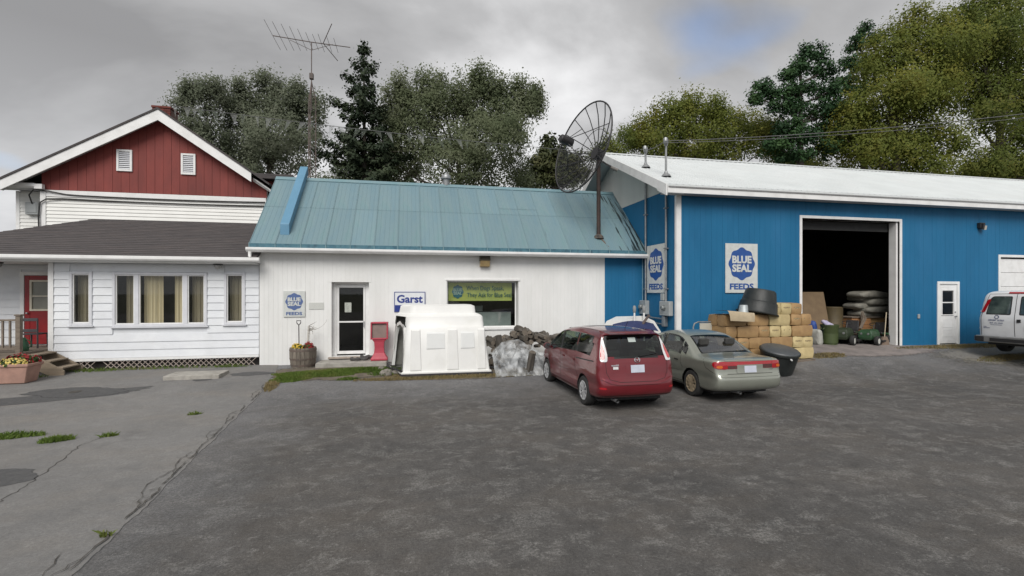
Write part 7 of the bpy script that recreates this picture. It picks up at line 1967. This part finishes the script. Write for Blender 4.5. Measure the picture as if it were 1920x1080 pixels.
def leaf_cloud(C, n_per, sig, size, rg, flat=1.0, aspect=1.0, droop=0.0, out=None, scatter=.75):
    """C: clump centres (k,3). leaf quads scattered round them, turned about out(P), the direction the leaf mass faces"""
    k = len(C); n = k * n_per
    P = np.repeat(C, n_per, axis=0) + rg.normal(0, 1, (n, 3)) * np.array([sig, sig, sig*flat])
    nn = out(P, np.repeat(C, n_per, axis=0)); nn = nn / (np.linalg.norm(nn, axis=1)[:, None] + 1e-9)
    nrm = nn + rg.normal(0, scatter*.58, (n, 3)); nrm /= np.linalg.norm(nrm, axis=1)[:, None]
    t = rg.normal(0, 1, (n, 3)); t[:, 2] -= droop; u = np.cross(nrm, t); u /= np.linalg.norm(u, axis=1)[:, None] + 1e-9
    w = np.cross(nrm, u)
    s = size * rg.uniform(.55, 1.4, (n, 1))
    V = np.empty((n, 4, 3)); V[:, 0] = P + u*s*.5*aspect; V[:, 1] = P + w*s*.32 ; V[:, 2] = P - u*s*.5*aspect; V[:, 3] = P - w*s*.32
    sn = nn + nrm*.45; sn /= np.linalg.norm(sn, axis=1)[:, None]
    return V.reshape(-1, 3), np.repeat(sn, 4, axis=0)
def quads_mesh(name, V, m, nrm=None):
    n = len(V) // 4
    me = bpy.data.meshes.new(name); me.vertices.add(len(V)); me.vertices.foreach_set('co', V.astype(np.float32).ravel())
    me.loops.add(4*n); me.loops.foreach_set('vertex_index', np.arange(4*n, dtype=np.int32))
    me.polygons.add(n); me.polygons.foreach_set('loop_start', np.arange(0, 4*n, 4, dtype=np.int32)); 
    me.materials.append(m); me.update()
    if nrm is not None: me.normals_split_custom_set_from_vertices(nrm.astype(np.float32))
    return me
M_BARK = mat('grey_brown_bark', (.10, .085, .07), (.06, .05, .042), .95, 4, 6, bump=.5, stretch=(3, 3, .5))
def broad_tree(name, label, key, m, seed, dens=1.0, size=.26, sig=.33, zscale=1.0, group='trees behind the buildings', spiky=0.0, drop=0.0):
    (bx, by), lobes = CROWNS[key]
    if drop: lobes = [(a, b_, c - drop, d) for a, b_, c, d in lobes]
    rg = np.random.default_rng(seed)
    t = thing(name, label, 'tree', (bx, by, -.05), 0, group)
    tops = [l for l in lobes]
    zmin = min(l[2] - l[3] for l in lobes); zmax = max(l[2] for l in lobes); cx = sum(l[0] for l in lobes)/len(lobes)
    tr = MB(); zs = [0, zmin*.5, zmin, zmin + (zmax - zmin)*.35, zmin + (zmax - zmin)*.7]
    r0 = .02*zmax
    tr.tube([(cx*.3*i/4 + .12*math.sin(i*2 + seed), .1*math.cos(i + seed), z) for i, z in enumerate(zs)], [r0, r0*.8, r0*.66, r0*.42, r0*.15], 8)
    for l in lobes:
        za = max(zmin*.8, min(l[2] - 2.2, zs[3])); a = Vector((cx*.2, 0, za)); e = Vector((l[0], l[1]*.8, l[2] + l[3]*.4)); mid = a.lerp(e, .55) + Vector((0, 0, -.25*(e - a).length*.4))
        tr.tube([a, mid, e], [r0*.30, r0*.17, r0*.04], 5)
    tr.build('trunk', M_BARK, t, True)
    C = []
    for (lx, ly, lz, lr) in lobes:
        k = max(8, int(17*dens*lr**2 + 11*dens*lr))
        d = rg.normal(0, 1, (k, 3)); d /= np.linalg.norm(d, axis=1)[:, None]
        q = rg.uniform(.25, 1.0, (k, 1))**.5
        p = d*q*lr*np.array([1.0, 1.25, .95]) + np.array([lx, ly + rg.normal(0, .6*lr), lz])
        C.append(p)
        if spiky:
            ks = int(3 + 3*lr); sx = rg.uniform(-.8, .8, ks)*lr
            for xx in sx:
                hh = rg.uniform(.3, 1.0)*spiky
                for q_ in np.linspace(0, 1, 4): C.append(np.array([[lx + xx*(1 + .1*q_), ly + rg.normal(0, .3), lz + math.sqrt(max(0, lr*lr - xx*xx))*.9 + hh*q_]]))
    C = np.vstack(C)
    LB = np.array([[l[0], l[1], l[2]] for l in lobes]); LR = np.array([l[3] for l in lobes])
    def out(P, Cc):
        own = np.argmin(np.stack([np.linalg.norm(P - LB[k], axis=1)/LR[k] for k in range(len(lobes))], 1), 1)
        return (P - LB[own])/LR[own][:, None]*.7 + (P - Cc)/sig*.28 + np.array([0, 0, .4])
    V, SN = leaf_cloud(C, 64, sig*.97, size*.63, rg, out=out)
    cr = obj('crown', quads_mesh('crown', V, m, SN), t, True); stuff(cr)
    return len(V)//4
M_POP = leaf_mat('silver_poplar_leaves', (.120, .145, .092), (.190, .215, .148), (.27, .285, .215), .55)
M_POP2 = leaf_mat('green_poplar_leaves', (.110, .140, .076), (.175, .205, .114), (.255, .275, .18), .55)
M_MAPLE = leaf_mat('turning_maple_leaves', (.100, .130, .026), (.175, .205, .042), (.27, .25, .05), .5)
M_MAPLE2 = leaf_mat('olive_maple_leaves', (.085, .120, .026), (.150, .185, .042), (.235, .225, .05), .5)
M_PINE = leaf_mat('pine_needles', (.018, .048, .020), (.036, .082, .030), (.065, .125, .040), .2)
M_SPRUCE = leaf_mat('spruce_needles', (.018, .032, .017), (.034, .05, .026), (.058, .076, .038), .15)
NT = 0
NT += broad_tree('poplar_tree', 'thin grey-green poplar rising just right of the house chimney', 'A1', M_POP, 1, .55, .24, .28, spiky=.8, drop=.35)
NT += broad_tree('poplar_tree', 'grey-green poplar behind the red gable, left of the aerial tower', 'A2', M_POP, 2, .72, .25, .30, spiky=.9, drop=.45)
NT += broad_tree('poplar_tree', 'widest silvery poplar above the middle of the tin roof', 'A3', M_POP2, 3, .85, .25, .31, spiky=1.0, drop=.45)
NT += broad_tree('low_tree', 'low silvery bush showing over the roof ridge left of the dish', 'A4', M_POP2, 4, 1.0, .24, .33)
NT += broad_tree('low_tree', 'small dark tree between the dish and the barn roof', 'A6', M_MAPLE2, 5, 1.1, .24, .3)
NT += broad_tree('maple_tree', 'rounded yellow-green maple over the left half of the barn roof', 'B1', M_MAPLE, 6, 1.1, .27, .36)
NT += broad_tree('maple_tree', 'tall yellowing maple right of the dark pine', 'B4', M_MAPLE, 7, 1.15, .27, .38)
NT += broad_tree('maple_tree', 'largest yellowing maple at the right edge of the picture', 'B5', M_MAPLE2, 8, 1.15, .28, .40)

def spruce(name, label, x, y, top, base_z, hw, m, seed, whorls=24, sparse=.85):
    rg = np.random.default_rng(seed); t = thing(name, label, 'tree', (x, y, -.05), 0, 'trees behind the buildings')
    MB().tube([(0, 0, 0), (0.05, 0, top*.5), (0, 0, top)], [.26, .16, .015], 8).build('trunk', M_BARK, t, True)
    C = []; br = MB()
    for i in range(whorls):
        f = (i + .5)/whorls; z = base_z + (top - base_z)*f; L = hw*(1 - f)**.8*(1 + .25*math.sin(i*2.3))
        n = 7 if f < .8 else 5
        for k in range(n):
            if rg.random() > sparse: continue
            a = 2*math.pi*k/n + i*.9 + rg.normal(0, .2); l = L*rg.uniform(.55, 1.15) + .15
            for s in np.linspace(.12, 1, max(3, int(l/.22))):
                zz = z - .42*l*s + .30*l*s*s*s
                C.append((l*s*math.cos(a), l*s*math.sin(a), zz + rg.normal(0, .04)))
                if l*s > .5:
                    for sg in (-1, 1):
                        w_ = sg*.28*(1 - s*.5)*rg.uniform(.5, 1)
                        C.append((l*s*math.cos(a) - w_*math.sin(a), l*s*math.sin(a) + w_*math.cos(a), zz - .10))
            br.tube([(0, 0, z), (l*.5*math.cos(a), l*.5*math.sin(a), z - .11*l), (l*math.cos(a), l*math.sin(a), z + .0)], [.035, .02, .006], 4)
    br.build('branches', M_BARK, t, True)
    C.append((0, 0, top + .1)); C.append((0, 0, top - .2)); C.append((0, 0, top - .45))
    V, SN = leaf_cloud(np.array(C), 20, .14, .17, rg, flat=1.0, aspect=1.2, droop=.8, out=lambda P, Cc: P*np.array([1, 1, 0])*.5 + (P - Cc)*4 + np.array([0, 0, .7]))
    stuff(obj('crown', quads_mesh('crown', V, m, SN), t, True)); return len(V)//4
NT += spruce('spruce_tree', 'tall dark pointed spruce beside the aerial tower', -3.02, 32.3, 18.75, 4.0, 4.3, M_SPRUCE, 11, 17, .88)

def pine(name, label, x, y, plates, m, seed, top):
    """white pine: tiers of upswept needle masses. plates: (dx, dy, z, length, thickness)"""
    rg = np.random.default_rng(seed); t = thing(name, label, 'tree', (x, y, -.05), 0, 'trees behind the buildings')
    tr = MB(); tr.tube([(0, 0, 0), (0, 0, top*.5), (.1, 0, top*.95)], [.42, .30, .06], 8)
    C = []
    for (dx, dy, z, L, th) in plates:
        tr.tube([(0, 0, z - 1.0), (dx*.6, dy*.6, z - .5), (dx, dy, z)], [.10, .07, .03], 5)
        k = int(16 + 30*L*L*.55)
        a = rg.uniform(0, 2*math.pi, k); q = np.sqrt(rg.uniform(0, 1, k))*L
        for ai, qi in zip(a, q): C.append((dx + qi*math.cos(ai), dy + qi*math.sin(ai)*.8, z + rg.normal(0, th*.55) - .12*qi + .1*qi*qi/L))
    tr.build('trunk', M_BARK, t, True)
    V, SN = leaf_cloud(np.array(C), 38, .22, .17, rg, flat=.75, aspect=1.3, droop=-.8, out=lambda P, Cc: (P - Cc)*3.2 + np.array([0, -.1, .55]))
    stuff(obj('crown', quads_mesh('crown', V, m, SN), t, True)); return len(V)//4
PX = lambda px, Z=36: (px - 1500)*Z/890.0
def pl(px, py, L, th, Z=36, cx=1500): 
    u = (px - cx)*Z/890.0; return (u*.978, -u*.208, 2.5 + (548 - py)*Z/890.0, L, th)
NT += pine('pine_tree', 'dark green pine with layered boughs over the middle of the barn roof', 28.85, 30.67,
     [pl(1508, 98, .55, .5), pl(1535, 100, .6, .5), pl(1500, 125, .8, .5), pl(1545, 130, .9, .5), pl(1475, 140, .6, .4), pl(1430, 160, .6, .35), pl(1455, 175, .9, .4), pl(1420, 182, .5, .3), pl(1500, 165, 1.3, .5), pl(1555, 170, 1.1, .5),
      pl(1470, 200, 1.2, .45), pl(1530, 205, 1.5, .5), pl(1480, 235, 1.1, .4), pl(1560, 235, 1.2, .5), pl(1500, 255, 1.5, .5), pl(1450, 270, .9, .4), pl(1545, 275, 1.4, .5), pl(1490, 290, 1.4, .4), pl(1570, 205, .8, .4)], M_PINE, 21, 20)
def pl2(px, py, L, th): return pl(px, py, L, th, 42, 1620)
NT += pine('pine_tree', 'blue-green pine top rising between dark pine and tall maple', 39.2, 34.61,
     [pl2(1620, 60, .6, .6), pl2(1605, 80, .8, .6), pl2(1640, 70, .7, .6), pl2(1600, 115, 1.0, .6), pl2(1630, 120, 1.3, .6), pl2(1585, 150, 1.0, .5), pl2(1615, 165, 1.4, .6), pl2(1580, 195, 1.0, .5), pl2(1610, 210, 1.6, .6), pl2(1590, 250, 1.6, .6)], M_PINE, 22, 25)
def pl3(px, py, L, th): return pl(px, py, L, th, 30, 1035)
NT += pine('pine_tree', 'small olive pine seen through the mesh of the dish', 8.71, 28.82,
     [pl3(1032, 270, .35, .4), pl3(1050, 285, .5, .3), pl3(1020, 290, .4, .25), pl3(1012, 300, .35, .2), pl3(1060, 305, .7, .3), pl3(1030, 315, .8, .3), pl3(1080, 300, .6, .3), pl3(1090, 325, .9, .3), pl3(1040, 335, 1.0, .3)], leaf_mat('olive_pine', (.022, .032, .012), (.045, .055, .018), (.08, .08, .03), .15), 23, 11)
# understorey behind the barn roof, one bush after another
rgx = random.Random(77)
for i, (px, py, Z, r, lb) in enumerate(((1475, 300, 44, 1.9, 'dark bush low behind the barn roof under the pine'), (1560, 312, 46, 2.0, 'dark bush low behind the barn roof, just right of the pine trunk'), (1660, 322, 46, 1.9, 'dark bush low behind the barn roof below the tall maple'),
                                 (1790, 330, 46, 2.0, 'dark bush low behind the barn roof between the two big maples'), (1890, 335, 46, 2.4, 'dark bush low behind the barn roof at the right edge'), (1240, 300, 46, 1.9, 'dark bush low behind the barn roof beside the service masts'),
                                 (700, 335, 42, 1.9, 'dark bush low behind the tin roof under the spruce'), (560, 330, 42, 2.2, 'dark bush low behind the tin roof left of the spruce'))):
    dx = (px - 960)/890.0; x = (dx*.978 + .208)*Z; y = (-dx*.208 + .978)*Z; z = 2.5 + (548 - py)*Z/890.0
    CROWNS['u'] = ((x, y), [(rgx.uniform(-1.2, 1.2)*r, 0, z - .2*r - rgx.random()*r, r*rgx.uniform(.55, .8)) for _ in range(6)] + [(0, 0, z*.5, r)])
    NT += broad_tree('understorey_bush', lb, 'u', M_MAPLE2 if px > 1000 else M_POP2, 90 + i, .9, .3, .42, group='bushes behind the buildings')
print('leaves', NT)
# ------------------------------------------------------------------ dish, aerial, wires, bunting
def dish():
    t = thing('satellite_dish', 'large black mesh satellite dish on a pole at the shop roof end', 'satellite dish', (6.78, 16.5, 4.45))
    zr = RE[1] + (16.5 - RE[0]) * se/ce
    MB().tube([(6.78, 16.5, zr - .05), (6.78, 16.5, 7.45)], .075, 12).build('pole', mat('rusty_black_pole', (.03, .024, .022), (.06, .035, .028), .7, 5), t, smooth=True)
    MB().bar((6.78, 16.5, zr + .05), (7.0, 16.05, zr - .42), .03, .03).build('pole_brace', mat('rust_brown', (.20, .13, .09), (.14, .10, .08), .8), t)
    MB().lathe([(.20, -.06), (.16, .04), (.09, .10)], 12, (6.78, 16.5, zr)).build('pole_foot', mat('tar_patch', (.04, .04, .04), (.12, .10, .08), .9), t)
    ax = Vector((-.94, -.24, .224)).normalized(); side = ax.cross(Vector((0, 0, 1))).normalized(); up = side.cross(ax).normalized()
    V0 = Vector((6.62, 16.46, 7.62)); Rr, dep = 1.68, .60
    def P(r, a): return V0 + ax*(dep*(r/Rr)**2) + (side*math.cos(a) + up*math.sin(a))*r
    b = MB(); nr, na = 9, 60
    for i in range(nr + 1):
        for j in range(na): b.v.append(tuple(P(.12 + (Rr - .12)*i/nr, 2*math.pi*j/na)))
    for i in range(nr):
        for j in range(na): b.f.append((i*na+j, i*na+(j+1) % na, (i+1)*na+(j+1) % na, (i+1)*na+j)); b.mi.append(0)
    m = bpy.data.materials.new('black_wire_mesh'); m.use_nodes = True; N, L = m.node_tree.nodes, m.node_tree.links
    N['Principled BSDF'].inputs['Base Color'].default_value = (.02, .021, .024, 1); N['Principled BSDF'].inputs['Roughness'].default_value = .6
    tr = N.new('ShaderNodeBsdfTransparent'); mx = N.new('ShaderNodeMixShader'); mx.inputs[0].default_value = .30
    L.new(tr.outputs[0], mx.inputs[1]); L.new(N['Principled BSDF'].outputs[0], mx.inputs[2]); L.new(mx.outputs[0], N['Material Output'].inputs[0])
    d = b.build('mesh_reflector', m, t, smooth='all')
    for k in range(16):
        a = 2*math.pi*(k + .5)/16
        MB().tube([P(r, a) - ax*.02 for r in (.1, .5, .9, 1.3, Rr)], .018, 6).build('rib', M_BLACK, d, smooth=True)
    MB().tube([P(Rr, 2*math.pi*j/48) for j in range(49)], .028, 8, cap=False).build('rim', M_BLACK, d, smooth=True)
    for rr in (.85,): MB().tube([P(rr, 2*math.pi*j/48) - ax*.02 for j in range(49)], .010, 6, cap=False).build('ring', M_BLACK, d, smooth=True)
    F_ = V0 + ax*1.22
    for k in range(4):
        a = R(45 + 90*k + 12); MB().tube([P(1.25, a), F_ + (side*math.cos(a) + up*math.sin(a))*.12], .014, 6).build('feed_strut', M_BLACK, t, smooth=True)
    b = MB(); b.tube([F_ - ax*.20, F_ - ax*.18, F_ + ax*.28, F_ + ax*.32], [.12, .15, .15, .11], 16); b.build('feed_horn', M_BLACK, t, smooth=True)
    MB().tube([V0 - ax*.25, V0 + ax*.03], .22, 16).build('hub', M_BLACK, t, smooth=True)
    MB().bar(V0 - ax*.25, Vector((6.78, 16.5, 7.40)), .16, .16).build('mount', M_BLACK, t)
    MB().bar(V0 - ax*.3 + Vector((.05, 0, -.2)), Vector((7.25, 16.3, 7.05)), .05, .05).build('actuator', M_BLACK, t)
    MB().tube([Vector((7.18, 16.32, 7.10)), Vector((7.42, 16.25, 6.98))], .06, 10).build('actuator_motor', mat('grey_motor', (.2, .19, .17), (.15, .14, .13), .5), t, smooth=True)
dish()
def aerial():
    bx, by = -4.62, 24.0
    t = thing('aerial_tower', 'lattice mast with a long television aerial behind the shop', 'aerial', (bx, by, 0))
    ZT = 11.6; M_T = mat('weathered_tower_steel', (.10, .085, .08), (.14, .10, .085), .7, 3); legs = []
    for k in range(3):
        a = 2*math.pi*k/3 + .4; p = Vector((bx + .19*math.cos(a), by + .19*math.sin(a), 0)); legs.append(p)
        MB().tube([p, p + Vector((0, 0, ZT)), Vector((bx, by, ZT + .9))], .024, 6).build('tower_leg', M_T, t)
    b = MB()
    for k in range(3):
        p, q = legs[k], legs[(k+1) % 3]; z = .2; f = 0
        while z < ZT:
            u, v = (p, q) if f % 2 == 0 else (q, p); b.tube([u + Vector((0, 0, z)), v + Vector((0, 0, z + .45))], .010, 4); z += .45; f += 1
    stuff(b.build('tower_lacing', M_T, t))
    zb = 2.5 + (548 - 79) * (bx*.208 + by*.978) / 890.0
    MB().tube([(bx, by, ZT - .5), (bx, by, zb)], .024, 6).build('mast', M_T, t)
    MB().box(bx - .09, bx + .09, by - .09, by + .09, ZT + 1.0, ZT + 1.28).build('rotor', M_T, t, bevel=.02)
    L0, L1 = -1.7, 1.75
    MB().tube([(bx + L0, by, zb + .12), (bx, by, zb), (bx + L1, by, zb - .06)], .020, 6).build('boom', M_T, t)
    for s in (-1, 1): MB().tube([(bx + s*.95, by, zb - .0), (bx, by, zb - .38)], .012, 5).build('boom_brace', M_T, t)
    for k, x in enumerate((-1.7, -1.38, -1.04, -.72, -.40, -.10, .18, .44, .80, 1.10)):
        l = (1.35, 1.28, 1.2, 1.1, 1.0, .8, .75, .85, .75, .7)[k]
        MB().tube([(bx + x, by - l, zb - .06*x + .02), (bx + x, by + l, zb - .06*x + .02)], .009, 5).build('element', M_T, t)
    for s in (-1, 1):
        MB().tube([(bx + .52, by, zb), (bx + 1.05, by + s*.9, zb + .5 if s < 0 else zb - .35)], .018, 5).build('corner_reflector', M_T, t)
aerial()
def wire(name, label, pts, r, m, cat='wire'):
    tag(MB().tube(pts, r, 5).build(name, m), label, cat)
M_WIRE = mat('overhead_wire', (.10, .10, .10), (.14, .14, .14), .6)
wire('power_line', 'upper overhead wire running from the corner service mast to the right', sag((8.2, 14.3, 7.5), (46, 4.5, 14.2), 40, 1.5), .012, M_WIRE)
wire('power_line', 'lower overhead wire running from the corner service mast to the right', sag((8.2, 14.3, 7.44), (46, 4.3, 14.15), 40, 1.6), .009, M_WIRE)
wire('power_line', 'short overhead wire linking the two service masts', sag((8.2, 14.3, 7.5), (8.2, 15.7, 7.62), 8, .08), .014, M_WIRE)
wire('power_line', 'thin overhead wire reaching the house from the left edge', sag((-30, 8, 9.5), (-12.6, 19.3, 6.1), 20, .8), .012, M_WIRE)
wire('power_line', 'thin overhead wire crossing the top left corner of the picture', sag((-40, 22, 20.4), (20, 3, 16.5), 30, .8), .014, M_WIRE)
def bunting():
    A, B = Vector((-8.8, 19.9, 9.45)), Vector((7.8, 18.6, 8.32))
    t = thing('pennant_string', 'sagging string of small pale pennants from the chimney to the barn gable', 'bunting', tuple(A.lerp(B, .5)))
    pts = [A.lerp(B, k/40) - Vector((0, 0, .12*4*(k/40)*(1 - k/40))) for k in range(41)]
    MB().tube(pts, .010, 5).build('cord', M_WIRE, t)
    ms = []
    for nm, c, al in (('white_pennant', (.40, .41, .40), .4), ('grey_pennant', (.16, .18, .15), .4), ('clear_pennant', (.20, .23, .19), .3)):
        m = mat(nm, c, None, .5, 6); N, L = m.node_tree.nodes, m.node_tree.links
        tr = N.new('ShaderNodeBsdfTransparent'); mx = N.new('ShaderNodeMixShader'); mx.inputs[0].default_value = al
        L.new(tr.outputs[0], mx.inputs[1]); L.new(N['Principled BSDF'].outputs[0], mx.inputs[2]); L.new(mx.outputs[0], N['Material Output'].inputs[0]); ms.append(m)
    rg = random.Random(12); s = .5
    while s < 39.5:
        i = int(s); p = pts[i].lerp(pts[i+1], s - i); d = (pts[i+1] - pts[i]).normalized(); sw = rg.uniform(-.22, .22); yy = rg.uniform(-.15, .15); h = rg.uniform(.26, .48); w = rg.uniform(.06, .13)
        b = MB(); b.add([p - d*w, p + d*w, p + Vector((sw, yy, -h)), p + Vector((sw*.3, yy*.2 + .05, -h*.45))], [(0, 1, 3), (1, 2, 3), (2, 0, 3)])
        b.build('pennant', rg.choice(ms), t); s += rg.choice((.55, .8, 1.0, 1.2))
bunting()
